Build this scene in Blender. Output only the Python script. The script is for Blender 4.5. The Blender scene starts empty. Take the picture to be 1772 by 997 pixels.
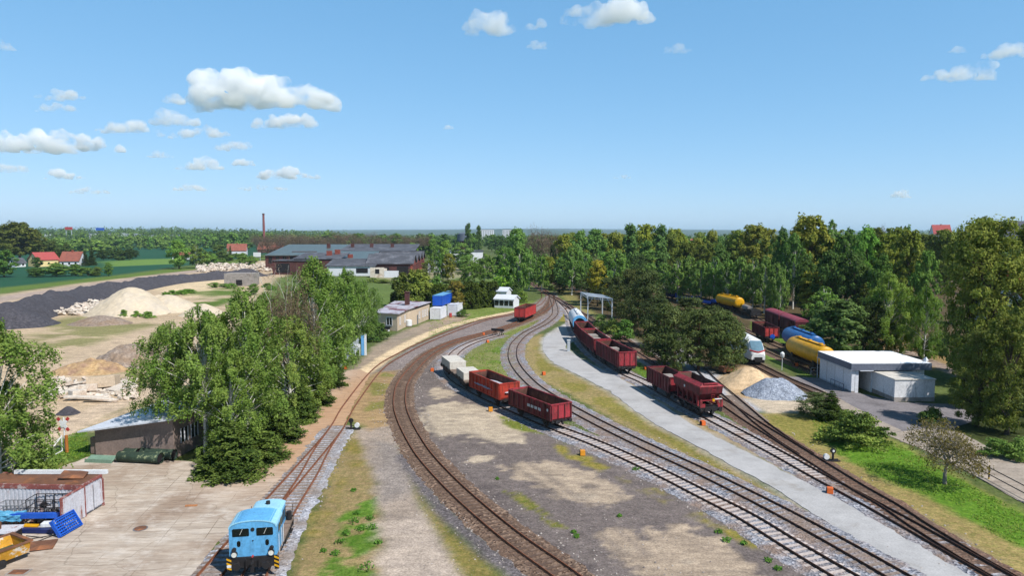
import bpy, bmesh, math, random
import numpy as np
from mathutils import Vector, Matrix, noise as mnoise
rnd = random.Random(11)
nr = np.random.default_rng(5)
PI = math.pi
scene = bpy.context.scene
COL = scene.collection

# ------------------------------------------------------------------ survey: camera constants turn sighted points into ground coordinates
CAM_H = 21.5
F = 1181.0
PITCH = math.atan(93.5 / F)
cp, sp = math.cos(PITCH), math.sin(PITCH)

def at(u, v, z=0.0):
    a = (u - 886) / F
    b = (498.5 - v) / F
    t = (z - CAM_H) / (-sp + b * cp)
    return (a * t, (cp + b * sp) * t)

def atY(u, v, y):
    a = (u - 886) / F
    b = (498.5 - v) / F
    t = y / (cp + b * sp)
    return (a * t, y, CAM_H + t * (-sp + b * cp))

# ------------------------------------------------------------------ helpers
def lin(c):
    c /= 255.0
    return c / 12.92 if c <= 0.04045 else ((c + 0.055) / 1.055) ** 2.4

def S(r, g, b, k=0.8):
    return (lin(r) * k, lin(g) * k, lin(b) * k)

def link(o, parent=None):
    COL.objects.link(o)
    if parent is not None:
        o.parent = parent
    return o

def tag(o, label=None, cat=None, group=None, kind=None):
    if label:
        o['label'] = label
    if cat:
        o['category'] = cat
    if group:
        o['group'] = group
    if kind:
        o['kind'] = kind
    return o

def thing(name, label, cat, loc=(0, 0, 0), rz=0.0, group=None, scale=None):
    o = bpy.data.objects.new(name, None)
    link(o)
    o.location = loc if len(loc) == 3 else (loc[0], loc[1], 0)
    o.rotation_euler = (0, 0, rz)
    o.empty_display_size = 0.3
    if scale:
        o.scale = scale
    return tag(o, label, cat, group)

def mesh_np(name, V, Fq, smooth=False):
    """V (n,3), Fq (m,k) arrays -> mesh"""
    me = bpy.data.meshes.new(name)
    V = np.asarray(V, np.float32)
    Fq = np.asarray(Fq, np.int32)
    m, k = Fq.shape
    me.vertices.add(len(V))
    me.vertices.foreach_set('co', V.ravel())
    me.loops.add(m * k)
    me.loops.foreach_set('vertex_index', Fq.ravel())
    me.polygons.add(m)
    me.polygons.foreach_set('loop_start', np.arange(m, dtype=np.int32) * k)
    if smooth:
        me.polygons.foreach_set('use_smooth', np.ones(m, bool))
    me.update(calc_edges=True)
    return me

class MB:
    def __init__(s):
        s.v = []
        s.f = []
    def add(s, vs, fs, M=None):
        n = len(s.v)
        if M is not None:
            vs = [tuple(M @ Vector(p)) for p in vs]
        s.v.extend([tuple(p) for p in vs])
        s.f.extend([tuple(n + i for i in f) for f in fs])
        return s
    def box(s, x0, x1, y0, y1, z0, z1, M=None):
        vs = [(x0, y0, z0), (x1, y0, z0), (x1, y1, z0), (x0, y1, z0), (x0, y0, z1), (x1, y0, z1), (x1, y1, z1), (x0, y1, z1)]
        return s.add(vs, [(0, 3, 2, 1), (4, 5, 6, 7), (0, 1, 5, 4), (1, 2, 6, 5), (2, 3, 7, 6), (3, 0, 4, 7)], M)
    def cbox(s, c, d, rz=0.0, rx=0.0, ry=0.0):
        M = Matrix.Translation(c) @ Matrix.Rotation(rz, 4, 'Z') @ Matrix.Rotation(ry, 4, 'Y') @ Matrix.Rotation(rx, 4, 'X')
        return s.box(-d[0] / 2, d[0] / 2, -d[1] / 2, d[1] / 2, -d[2] / 2, d[2] / 2, M)
    def cyl(s, p, q, r, r2=None, n=12, caps=True):
        p, q = Vector(p), Vector(q)
        r2 = r if r2 is None else r2
        d = (q - p).normalized()
        a = d.orthogonal().normalized()
        b = d.cross(a)
        vs = []
        for c, rr in ((p, r), (q, r2)):
            for i in range(n):
                t = 2 * PI * i / n
                vs.append(c + a * (rr * math.cos(t)) + b * (rr * math.sin(t)))
        s.add(vs, [(i, (i + 1) % n, n + (i + 1) % n, n + i) for i in range(n)])
        if caps:
            s.add(vs[:n], [tuple(range(n - 1, -1, -1))])
            s.add(vs[n:], [tuple(range(n))])
        return s
    def bar(s, p, q, w=0.06):
        return s.cyl(p, q, w / 2, n=6)
    def tube(s, pts, rs, n=8):
        """tapered tube through pts"""
        pts = [Vector(p) for p in pts]
        k = len(pts)
        base = len(s.v)
        up = None
        for i in range(k):
            d = (pts[min(i + 1, k - 1)] - pts[max(i - 1, 0)]).normalized()
            if up is None:
                up = d.orthogonal().normalized()
            a = (up - d * up.dot(d))
            a = a.normalized() if a.length > 1e-4 else d.orthogonal().normalized()
            up = a
            b = d.cross(a)
            for j in range(n):
                t = 2 * PI * j / n
                s.v.append(tuple(pts[i] + a * (rs[i] * math.cos(t)) + b * (rs[i] * math.sin(t))))
        for i in range(k - 1):
            for j in range(n):
                s.f.append((base + i * n + j, base + i * n + (j + 1) % n, base + (i + 1) * n + (j + 1) % n, base + (i + 1) * n + j))
        s.f.append(tuple(base + (k - 1) * n + j for j in range(n)))
        return s
    def prism(s, poly, a, b, axis='x'):
        """poly in the plane across axis, extruded from a to b"""
        n = len(poly)
        def P(p, t):
            return {'x': (t, p[0], p[1]), 'y': (p[0], t, p[1]), 'z': (p[0], p[1], t)}[axis]
        vs = [P(p, a) for p in poly] + [P(p, b) for p in poly]
        fs = [(i, (i + 1) % n, n + (i + 1) % n, n + i) for i in range(n)]
        fs += [tuple(range(n - 1, -1, -1)), tuple(range(n, 2 * n))]
        return s.add(vs, fs)
    def build(s, name, mat, parent=None, smooth=False, bevel=0.0):
        me = bpy.data.meshes.new(name)
        me.from_pydata(s.v, [], s.f)
        me.update()
        if smooth:
            me.polygons.foreach_set('use_smooth', [True] * len(me.polygons))
            try:
                me.set_sharp_from_angle(angle=math.radians(40))
            except Exception:
                pass
        me.materials.append(mat)
        o = link(bpy.data.objects.new(name, me), parent)
        if bevel:
            m = o.modifiers.new('b', 'BEVEL')
            m.width = bevel
            m.segments = 2
            m.limit_method = 'ANGLE'
        return o

# ------------------------------------------------------------------ materials
def new_mat(name):
    m = bpy.data.materials.new(name)
    m.use_nodes = True
    nt = m.node_tree
    return m, nt, nt.nodes['Principled BSDF']

def node(nt, t, **kw):
    n = nt.nodes.new(t)
    for k, v in kw.items():
        if k in n.inputs:
            n.inputs[k].default_value = v
        else:
            setattr(n, k, v)
    return n

def tex_noise(nt, vec, scale, detail=4.0, rough=0.6):
    n = nt.nodes.new('ShaderNodeTexNoise')
    n.inputs['Scale'].default_value = scale
    n.inputs['Detail'].default_value = detail
    n.inputs['Roughness'].default_value = rough
    if vec is not None:
        nt.links.new(vec, n.inputs['Vector'])
    return n.outputs['Fac']

def mathn(nt, op, a, b=None, clamp=False):
    n = nt.nodes.new('ShaderNodeMath')
    n.operation = op
    n.use_clamp = clamp
    for i, x in enumerate((a, b)):
        if x is None:
            continue
        if isinstance(x, (int, float)):
            n.inputs[i].default_value = x
        else:
            nt.links.new(x, n.inputs[i])
    return n.outputs[0]

def maprange(nt, x, a, b, c, d):
    n = nt.nodes.new('ShaderNodeMapRange')
    for i, k in zip((1, 2, 3, 4), (a, b, c, d)):
        n.inputs[i].default_value = k
    nt.links.new(x, n.inputs[0])
    return n.outputs[0]

def mixc(nt, fac, a, b, mode='MIX'):
    n = nt.nodes.new('ShaderNodeMix')
    n.data_type = 'RGBA'
    n.blend_type = mode
    for sock, x in ((n.inputs[0], fac), (n.inputs[6], a), (n.inputs[7], b)):
        if isinstance(x, (int, float)):
            sock.default_value = x
        elif isinstance(x, (tuple, list)):
            sock.default_value = (*x[:3], 1)
        else:
            nt.links.new(x, sock)
    return n.outputs[2]

def objcoord(nt, scale=None):
    tc = nt.nodes.new('ShaderNodeTexCoord')
    o = tc.outputs['Object']
    if scale:
        mp = nt.nodes.new('ShaderNodeMapping')
        mp.inputs['Scale'].default_value = scale
        nt.links.new(o, mp.inputs['Vector'])
        o = mp.outputs['Vector']
    return o

def mat(name, col, rough=0.75, var=0.25, scale=1.5, col2=None, thr=(0.5, 0.65), s2=1.0, stretch=None, bump=0.0, bscale=15, metal=0.0, spec=0.3, fine=0.15):
    """painted or mineral surface: base colour, broad and fine mottling, optional worn patches of col2"""
    m, nt, b = new_mat(name)
    oc = objcoord(nt)
    n1 = tex_noise(nt, oc, scale, 5)
    n2 = tex_noise(nt, oc, scale * 9, 3)
    f = mathn(nt, 'ADD', maprange(nt, n1, 0.3, 0.7, 1 - var, 1 + var), maprange(nt, n2, 0.3, 0.7, -fine, fine))
    base = tuple(col)
    c = nt.nodes.new('ShaderNodeRGB')
    c.outputs[0].default_value = (*base, 1)
    out = c.outputs[0]
    if col2 is not None:
        oc2 = objcoord(nt, stretch) if stretch else oc
        n3 = tex_noise(nt, oc2, s2, 7, 0.7)
        out = mixc(nt, maprange(nt, n3, thr[0], thr[1], 0, 1), out, col2)
    comb = nt.nodes.new('ShaderNodeCombineColor')
    for i in range(3):
        nt.links.new(f, comb.inputs[i])
    out = mixc(nt, 1.0, out, comb.outputs[0], 'MULTIPLY')
    nt.links.new(out, b.inputs['Base Color'])
    b.inputs['Roughness'].default_value = rough
    b.inputs['Metallic'].default_value = metal
    b.inputs['Specular IOR Level'].default_value = spec
    if bump:
        bp = nt.nodes.new('ShaderNodeBump')
        bp.inputs['Strength'].default_value = bump
        bp.inputs['Distance'].default_value = 0.05
        nt.links.new(tex_noise(nt, oc, bscale, 4), bp.inputs['Height'])
        nt.links.new(bp.outputs['Normal'], b.inputs['Normal'])
    return m

def gravel(name, c1, c2, scale=7.0, c3=None, bump=0.6):
    """stones: one grey per Voronoi cell, with a broad change of tone"""
    m, nt, b = new_mat(name)
    geo = nt.nodes.new('ShaderNodeNewGeometry')
    P = geo.outputs['Position']
    vo = nt.nodes.new('ShaderNodeTexVoronoi')
    vo.inputs['Scale'].default_value = scale
    nt.links.new(P, vo.inputs['Vector'])
    sep = nt.nodes.new('ShaderNodeSeparateColor')
    nt.links.new(vo.outputs['Color'], sep.inputs[0])
    out = mixc(nt, sep.outputs[0], c1, c2)
    if c3:
        out = mixc(nt, maprange(nt, tex_noise(nt, P, 0.35, 5), 0.42, 0.62, 0, 0.9), out, c3)
    n = maprange(nt, tex_noise(nt, P, 1.6, 5), 0.3, 0.7, 0.72, 1.25)
    comb = nt.nodes.new('ShaderNodeCombineColor')
    for i in range(3):
        nt.links.new(n, comb.inputs[i])
    out = mixc(nt, 1.0, out, comb.outputs[0], 'MULTIPLY')
    nt.links.new(out, b.inputs['Base Color'])
    b.inputs['Roughness'].default_value = 0.9
    b.inputs['Specular IOR Level'].default_value = 0.15
    bp = nt.nodes.new('ShaderNodeBump')
    bp.inputs['Strength'].default_value = bump
    bp.inputs['Distance'].default_value = 0.08
    nt.links.new(vo.outputs['Distance'], bp.inputs['Height'])
    nt.links.new(bp.outputs['Normal'], b.inputs['Normal'])
    return m

def leafmat(name, c1, c2, trans=0.35):
    m = bpy.data.materials.new(name)
    m.use_nodes = True
    nt = m.node_tree
    nt.nodes.clear()
    out = nt.nodes.new('ShaderNodeOutputMaterial')
    geo = nt.nodes.new('ShaderNodeNewGeometry')
    oi = nt.nodes.new('ShaderNodeObjectInfo')
    oc = objcoord(nt)
    n = tex_noise(nt, oc, 0.45, 3)
    c = mixc(nt, maprange(nt, n, 0.35, 0.65, 0, 1), c1, c2)
    c = mixc(nt, 1.0, c, oi.outputs['Color'], 'MULTIPLY')
    v = maprange(nt, geo.outputs['Random Per Island'], 0, 1, 0.72, 1.32)
    comb = nt.nodes.new('ShaderNodeCombineColor')
    for i in range(3):
        nt.links.new(v, comb.inputs[i])
    c = mixc(nt, 1.0, c, comb.outputs[0], 'MULTIPLY')
    d = nt.nodes.new('ShaderNodeBsdfDiffuse')
    t = nt.nodes.new('ShaderNodeBsdfTranslucent')
    mx = nt.nodes.new('ShaderNodeMixShader')
    mx.inputs[0].default_value = trans
    nt.links.new(c, d.inputs[0])
    nt.links.new(c, t.inputs[0])
    nt.links.new(d.outputs[0], mx.inputs[1])
    nt.links.new(t.outputs[0], mx.inputs[2])
    nt.links.new(mx.outputs[0], out.inputs[0])
    return m

# ------------------------------------------------------------------ numpy value noise
_tab = nr.random((256, 256))
def vnoise(x, y, s, seed=0):
    x = x * s + seed * 17.3
    y = y * s + seed * 5.7
    xi, yi = np.floor(x).astype(int), np.floor(y).astype(int)
    fx, fy = x - xi, y - yi
    fx = fx * fx * (3 - 2 * fx)
    fy = fy * fy * (3 - 2 * fy)
    g = lambda a, b: _tab[a % 256, b % 256]
    return (g(xi, yi) * (1 - fx) + g(xi + 1, yi) * fx) * (1 - fy) + (g(xi, yi + 1) * (1 - fx) + g(xi + 1, yi + 1) * fx) * fy
def fbm(x, y, s, oct=4, seed=0):
    t, a, n = 0, 1.0, 0
    for i in range(oct):
        t = t + a * vnoise(x, y, s * 2 ** i, seed + i)
        n += a
        a *= 0.55
    return t / n

def smooth_path(pts, step=0.5, it=3):
    """Catmull-Rom through pts, then even spacing"""
    P = np.array(pts, float)
    P = np.vstack([2 * P[0] - P[1], P, 2 * P[-1] - P[-2]])
    out = []
    for i in range(1, len(P) - 2):
        n = max(4, int(np.hypot(*(P[i + 1] - P[i])) / 0.5))
        t = np.linspace(0, 1, n, endpoint=False)[:, None]
        a, b, c, d = P[i - 1], P[i], P[i + 1], P[i + 2]
        out.append(0.5 * ((2 * b) + (-a + c) * t + (2 * a - 5 * b + 4 * c - d) * t ** 2 + (-a + 3 * b - 3 * c + d) * t ** 3))
    out.append(P[-2][None])
    Q = np.vstack(out)
    def resample(Q):
        d = np.r_[0, np.cumsum(np.hypot(*np.diff(Q, axis=0).T))]
        n = max(2, int(round(d[-1] / step)) + 1)
        s = np.linspace(0, d[-1], n)
        return np.c_[np.interp(s, d, Q[:, 0]), np.interp(s, d, Q[:, 1])]
    Q = resample(Q)
    for _ in range(it * 4):
        Q[1:-1] = 0.25 * Q[:-2] + 0.5 * Q[1:-1] + 0.25 * Q[2:]
    return resample(Q)
def tang(Q):
    T = np.gradient(Q, axis=0)
    return T / np.hypot(T[:, 0], T[:, 1])[:, None]
HAZE = 0.000055
# ------------------------------------------------------------------ camera, sun, sky
cam = bpy.data.cameras.new('Camera')
cam.sensor_width = 36.0
cam.lens = F / 1772 * 36.0
cam.clip_start = 0.5
cam.clip_end = 80000
co = link(bpy.data.objects.new('Camera', cam))
co.location = (0, 0, CAM_H)
co.rotation_euler = (PI / 2 - PITCH, 0, 0)
scene.camera = co

SUN_EL = math.radians(50)
SX, SY = 0.745, -0.667                      # horizontal direction towards the sun
sun = bpy.data.lights.new('Sun', 'SUN')
sun.energy = 5.0
sun.angle = math.radians(0.5)
sun.color = (1.0, 0.96, 0.9)
so = link(bpy.data.objects.new('Sun', sun))
sv = Vector((SX * math.cos(SUN_EL), SY * math.cos(SUN_EL), math.sin(SUN_EL)))
so.rotation_euler = sv.to_track_quat('Z', 'Y').to_euler()
so.location = (60, -50, 120)

world = bpy.data.worlds.new('World')
scene.world = world
world.use_nodes = True
wt = world.node_tree
bg = wt.nodes['Background']
sky = wt.nodes.new('ShaderNodeTexSky')
sky.sky_type = 'NISHITA'
sky.sun_disc = False
sky.sun_elevation = SUN_EL
sky.sun_rotation = math.atan2(SX, SY)
sky.altitude = 200
sky.air_density = 0.7
sky.dust_density = 0.3
sky.ozone_density = 6.0
# clear May sky: the Nishita colours, evened out towards the horizon and deeper overhead
sepk = wt.nodes.new('ShaderNodeSeparateColor')
comk = wt.nodes.new('ShaderNodeCombineColor')
wt.links.new(sky.outputs[0], sepk.inputs[0])
for i_, (p_, k_) in enumerate(((0.75, 0.90), (0.5, 0.87), (0.4, 0.97))):
    t_ = mathn(wt, 'MULTIPLY', sepk.outputs[i_], 0.11)
    t_ = mathn(wt, 'POWER', t_, p_)
    wt.links.new(mathn(wt, 'MULTIPLY', t_, k_ / 0.11), comk.inputs[i_])
gw = wt.nodes.new('ShaderNodeTexCoord')
sw = wt.nodes.new('ShaderNodeSeparateXYZ')
wt.links.new(gw.outputs['Generated'], sw.inputs[0])
deep = wt.nodes.new('ShaderNodeMapRange')
deep.interpolation_type = 'SMOOTHSTEP'
for i_, v_ in zip((1, 2, 3, 4), (0.33, 0.75, 1.0, 0.4)):
    deep.inputs[i_].default_value = v_
wt.links.new(sw.outputs[2], deep.inputs[0])
vm = wt.nodes.new('ShaderNodeVectorMath'); vm.operation = 'SCALE'
wt.links.new(comk.outputs[0], vm.inputs[0])
wt.links.new(deep.outputs[0], vm.inputs[3])
wt.links.new(vm.outputs[0], bg.inputs['Color'])
bg.inputs['Strength'].default_value = 0.11

vs = scene.view_settings
vs.view_transform = 'Standard'
vs.look = 'None'
vs.exposure = 0.25
vs.gamma = 1.0
scene.render.engine = 'CYCLES'
cy = scene.cycles
cy.use_denoising = True
cy.max_bounces = 12
cy.diffuse_bounces = 2
cy.glossy_bounces = 2
cy.transmission_bounces = 2
cy.transparent_max_bounces = 4
cy.volume_bounces = 10
cy.use_adaptive_sampling = True
cy.adaptive_threshold = 0.02
cy.sample_clamp_indirect = 4.0

# ------------------------------------------------------------------ the ground: one sheet to the horizon, albedo surveyed region by region
def axis(segs):
    out = [segs[0][0]]
    for a, b, d0, d1 in segs:
        x, d = a, d0
        n = max(1, int(round(2 * (b - a) / (d0 + d1))))
        w = np.linspace(d0, d1, n)
        w = w / w.sum() * (b - a)
        out.extend(list(a + np.cumsum(w)))
    return np.array(out)
gx = axis([(-30000, -2000, 9000, 300), (-2000, -300, 200, 8), (-300, -70, 5, 0.7), (-70, 75, 0.33, 0.33), (75, 200, 0.7, 5), (200, 2000, 8, 200), (2000, 30000, 300, 9000)])
gy = axis([(-400, 0, 100, 8), (0, 36, 4, 0.5), (36, 130, 0.3, 0.36), (130, 300, 0.45, 1.6), (300, 800, 2, 10), (800, 4000, 14, 300), (4000, 40000, 500, 6000)])
GX, GY = np.meshgrid(gx, gy)
px, py = GX.ravel(), GY.ravel()
col = np.empty((len(px), 3), np.float32)
det = np.zeros((len(px), 3), np.float32)        # r grass, g stones, b streaks of dirt
K = 0.80
def lc(c, k=K):
    return np.array([lin(c[0]) * k, lin(c[1]) * k, lin(c[2]) * k], np.float32)
base = lc((96, 108, 62))
col[:] = base
det[:, 0] = 0.8
nz_edge = fbm(px, py, 0.9, 4, 3) - 0.5
nz_big = fbm(px, py, 0.16, 4, 9) - 0.5

def blend(idx, a, c, d):
    a = a[:, None]
    col[idx] = col[idx] * (1 - a) + lc(c) * a
    if d is not None:
        det[idx] = det[idx] * (1 - a) + np.array(d, np.float32) * a

def paint(pts, c, d=None, soft=0.5, rag=1.2, amt=1.0, patch=0.0, world_pts=False, seed=0):
    P = np.array(pts if world_pts else [at(u, v) for u, v in pts])
    m = soft + rag * 2
    idx = np.nonzero((px > P[:, 0].min() - m) & (px < P[:, 0].max() + m) & (py > P[:, 1].min() - m) & (py < P[:, 1].max() + m))[0]
    if not len(idx):
        return
    x, y = px[idx], py[idx]
    ins = np.zeros(len(idx), bool)
    dist = np.full(len(idx), 1e9)
    for i in range(len(P)):
        ax, ay = P[i - 1]
        bx, by = P[i]
        if ay != by:
            ins ^= ((ay > y) != (by > y)) & (x < (bx - ax) * (y - ay) / (by - ay) + ax)
        L = (bx - ax) ** 2 + (by - ay) ** 2 + 1e-9
        t = np.clip(((x - ax) * (bx - ax) + (y - ay) * (by - ay)) / L, 0, 1)
        dist = np.minimum(dist, np.hypot(x - ax - t * (bx - ax), y - ay - t * (by - ay)))
    sd = np.where(ins, dist, -dist) + nz_edge[idx] * rag * 2
    a = np.clip(sd / soft * 0.5 + 0.5, 0, 1) * amt
    if patch:
        n = fbm(x, y, patch, 4, 20 + seed)
        a = a * np.clip((n - 0.42) * 8, 0, 1)
    blend(idx, a, c, d)

def stroke(pts, w, c, d=None, soft=0.5, rag=0.6, amt=1.0, world_pts=False, off=0.0, patch=0.0, seed=0):
    Q = smooth_path(pts if world_pts else [at(u, v) for u, v in pts], 1.5, 1)
    if off:
        T = tang(Q)
        Q = Q + np.c_[-T[:, 1], T[:, 0]] * off
    m = w / 2 + soft + rag * 2
    idx = np.nonzero((px > Q[:, 0].min() - m) & (px < Q[:, 0].max() + m) & (py > Q[:, 1].min() - m) & (py < Q[:, 1].max() + m))[0]
    if not len(idx):
        return
    x, y = px[idx], py[idx]
    d2 = np.full(len(idx), 1e9)
    for i in range(len(Q) - 1):
        ax, ay = Q[i]
        bx, by = Q[i + 1]
        near = np.nonzero((np.abs(x - ax) < m + 2) & (np.abs(y - ay) < m + 2))[0]
        if not len(near):
            continue
        xx, yy = x[near], y[near]
        L = (bx - ax) ** 2 + (by - ay) ** 2 + 1e-9
        t = np.clip(((xx - ax) * (bx - ax) + (yy - ay) * (by - ay)) / L, 0, 1)
        d2[near] = np.minimum(d2[near], np.hypot(xx - ax - t * (bx - ax), yy - ay - t * (by - ay)))
    sd = w / 2 - d2 + nz_edge[idx] * rag * 2
    a = np.clip(sd / soft * 0.5 + 0.5, 0, 1) * amt
    if patch:
        a = a * np.clip((fbm(x, y, patch, 4, 20 + seed) - 0.46) * 8, 0, 1)
    blend(idx, a, c, d)

GR, ST, DI = (1, 0, 0), (0, 1, 0), (0, 0, 1)
# far fields and works yard on the west side
paint([(-900, 640), (-200, 530), (0, 499), (180, 479), (330, 459), (460, 441), (520, 425), (470, 409.5), (200, 408.4), (-900, 408.6)], (44, 88, 66), (0.5, 0, 0), 3, 3)
paint([(182, 451), (312, 447), (318, 456), (185, 462)], (112, 142, 70), GR, 3, 4)
paint([(-200, 416), (170, 412), (330, 420), (120, 428)], (98, 118, 62), GR, 10, 20, 0.5)
stroke([(-160, 535), (0, 503), (140, 487), (330, 464), (450, 447)], 16, (104, 125, 58), GR, 3, 4)
paint([(-400, 690), (-120, 570), (0, 510), (140, 490), (330, 468), (452, 451), (520, 455), (480, 490), (450, 520), (400, 570), (330, 620), (290, 700), (140, 750), (60, 800), (-150, 870)], (200, 178, 150), DI, 2, 2.5)
stroke([(-150, 552), (0, 518), (140, 497), (300, 474), (440, 458)], 11, (180, 162, 150), DI, 2, 2)
paint([(260, 500), (330, 488), (450, 474), (440, 490), (380, 500), (330, 515)], (222, 200, 165), DI, 3, 3)
paint([(60, 560), (130, 545), (180, 556), (300, 552), (330, 580), (230, 600), (140, 610), (80, 640), (40, 600)], (122, 126, 72), GR, 1.2, 3, .75, 0.12)
paint([(270, 512), (345, 502), (420, 496), (440, 510), (380, 530), (300, 535)], (100, 122, 54), GR, 1.5, 3, 1, 0.07, seed=1)
paint([(60, 640), (260, 640), (300, 690), (130, 735), (60, 760)], (128, 126, 78), GR, 0.7, 2, .75, 0.14, seed=2)
stroke([(60, 775), (140, 725), (240, 685), (290, 668), (330, 640)], 4.5, (205, 184, 160), DI, 0.8, 0.6)
stroke([(110, 655), (180, 605), (260, 575), (340, 555)], 9, (200, 178, 152), DI, 2, 1.5)
paint([(60, 800), (105, 760), (150, 742), (155, 790), (110, 800), (70, 822)], (88, 118, 46), GR, 0.5, 0.8)
paint([(-80, 850), (60, 806), (130, 800), (70, 826), (-80, 868)], (120, 122, 66), GR, 0.5, 0.8)
# scrub between works and sheds
paint([(455, 520), (480, 480), (620, 480), (760, 480), (900, 470), (915, 500), (890, 530), (800, 515), (760, 505), (660, 530), (600, 560), (520, 560)], (104, 122, 66), GR, 3, 3)
paint([(640, 474), (760, 462), (830, 452), (860, 470), (740, 490), (680, 492)], (178, 165, 140), DI, 4, 5, 0.6)
# yard by the tan shed
paint([(646, 600), (690, 576), (745, 556), (770, 548), (800, 545), (830, 535), (780, 552), (720, 580), (660, 620)], (160, 146, 130), DI, 0.8, 0.8)
paint([(745, 552), (790, 520), (870, 524), (935, 520), (920, 533), (870, 541), (800, 558), (740, 583), (690, 604), (700, 588), (770, 560)], (124, 138, 74), GR, 0.8, 0.8)
paint([(757, 552), (790, 540), (815, 543), (800, 556), (770, 560)], (172, 150, 132), DI, 0.5, 0.4)
paint([(560, 655), (605, 640), (650, 600), (700, 588), (735, 568), (800, 548), (760, 572), (700, 600), (660, 640), (625, 660)], (164, 148, 130), DI, 0.7, 0.5)
# railway yard
paint([(640, 650), (700, 605), (800, 562), (900, 536), (960, 505), (972, 530), (960, 560), (900, 590), (800, 612), (770, 640), (730, 660), (690, 690), (650, 660)], (142, 130, 126), ST, 1, 0.8)
paint([(735, 800), (690, 715), (700, 660), (745, 625), (790, 612), (775, 645), (800, 672), (960, 756), (1100, 812), (1300, 922), (1440, 1005), (1500, 1060), (1000, 1060), (985, 997), (880, 925)], (121, 111, 108), (0.1, 0.4, 0.6), 0.8, 0.7)
stroke([(905, 537), (880, 541), (830, 551), (780, 564), (735, 581), (690, 604), (645, 634), (610, 655)], 2.6, (226, 202, 166), DI, 0.4, 0.4)
paint([(725, 720), (740, 702), (790, 696), (840, 700), (880, 718), (905, 745), (900, 765), (860, 770), (800, 748), (765, 758), (735, 745)], (190, 175, 155), DI, 0.3, 1.6)
paint([(741, 678), (760, 668), (785, 678), (780, 690), (750, 690)], (184, 168, 148), DI, 0.3, 1.3)
paint([(875, 808), (905, 797), (990, 806), (1050, 830), (1095, 866), (1060, 880), (985, 866), (910, 836)], (178, 161, 142), DI, 0.3, 1.7)
paint([(1022, 922), (1060, 908), (1110, 930), (1160, 905), (1240, 928), (1300, 965), (1370, 1030), (1140, 1040), (1080, 965)], (172, 155, 137), DI, 0.3, 1.9)
paint([(805, 800), (830, 787), (862, 788), (850, 797), (820, 803)], (192, 176, 156), DI, 0.2, 0.9)
paint([(930, 745), (1000, 782), (1100, 828), (1200, 880), (1330, 950), (1300, 952), (1180, 886), (1080, 836), (980, 790)], (146, 134, 62), GR, 0.3, 0.7, 0.9, 0.3)
paint([(865, 720), (905, 732), (940, 750), (900, 745), (870, 735)], (118, 126, 58), GR, 0.3, 0.6)
paint([(880, 850), (905, 860), (950, 895), (980, 912), (960, 912), (905, 880)], (130, 126, 62), GR, 0.15, 0.5, 0.9, 0.5)
for k_, pts_ in enumerate([[(872, 850), (892, 862), (918, 882)], [(884, 852), (912, 870), (940, 892)], [(896, 852), (925, 872), (950, 892)], [(938, 896), (960, 912)], [(958, 902), (978, 914)]]):
    stroke(pts_, 0.28, (122, 120, 62), GR, 0.12, 0.1)
for pts_ in ([(745, 800), (800, 850), (860, 905), (930, 960)], [(770, 790), (830, 838), (900, 900), (980, 965)], [(800, 760), (880, 800), (980, 870), (1080, 960)], [(820, 752), (905, 795), (1010, 868), (1120, 960)], [(730, 690), (745, 740), (790, 790)], [(715, 700), (730, 752), (770, 800)]):
    stroke(pts_, 0.5, (104, 95, 93), (0, .3, .7), 0.35, 0.25, 0.55)
for k_ in range(60):
    u_ = rnd.uniform(730, 1350); v_ = rnd.uniform(690, 990)
    if (v_ - 660) * 1.65 + 735 < u_:
        continue
    c_ = at(u_, v_)
    r_ = rnd.uniform(.15, .7)
    paint([(c_[0] + r_ * 1.6 * math.cos(t_), c_[1] + r_ * math.sin(t_)) for t_ in np.linspace(0, 6.0, 9)], (92, 84, 84) if k_ % 3 else (168, 154, 138), (0, .4, .5), 0.25, 0.3, 0.7, world_pts=True)
# strip, footpath and verge between the two curves
paint([(490, 1060), (505, 990), (560, 850), (604, 748), (640, 742), (660, 860), (690, 1060)], (152, 134, 96), (0.6, 0, 0.3), 0.5, 0.6)
paint([(500, 1030), (545, 880), (604, 750), (640, 748), (640, 800), (590, 850), (560, 930), (540, 1030)], (142, 130, 64), GR, 0.6, 1.2, 0.8, 0.25)
paint([(580, 900), (650, 860), (662, 950), (600, 960)], (96, 128, 48), GR, 0.2, 0.8, 1, 0.6, seed=3)
paint([(560, 960), (650, 930), (655, 1010), (560, 1010)], (96, 124, 50), GR, 0.2, 0.8, 1, 0.7, seed=4)
paint([(612, 745), (640, 738), (680, 732), (702, 780), (722, 860), (765, 935), (830, 1040), (660, 1060), (662, 940), (650, 830)], (166, 151, 138), (0, 0.3, 0.6), 0.5, 0.4)
paint([(664, 900), (735, 890), (790, 985), (830, 1040), (655, 1060)], (192, 176, 162), (0, .2, .6), 1.0, 1.2)
paint([(645, 760), (695, 770), (712, 850), (690, 860), (660, 870), (650, 820)], (146, 137, 132), (0, 0.5, 0.4), 0.8, 0.8, 0.8)
paint([(692, 770), (712, 790), (735, 868), (800, 938), (870, 1000), (900, 1040), (830, 1040), (768, 935), (724, 860)], (138, 126, 74), (0.8, 0, 0.2), 0.4, 0.6)
stroke([(700, 790), (740, 850), (800, 915), (860, 965), (930, 1020)], 1.6, (112, 105, 106), ST, 0.4, 0.4)
paint([(600, 720), (625, 660), (650, 645), (690, 640), (684, 690), (690, 730), (640, 745)], (168, 142, 106), DI, 0.5, 0.6)
paint([(640, 665), (665, 645), (684, 650), (672, 700), (650, 735), (634, 720)], (126, 126, 66), GR, 0.3, 0.9, 0.8, 0.25)
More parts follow.
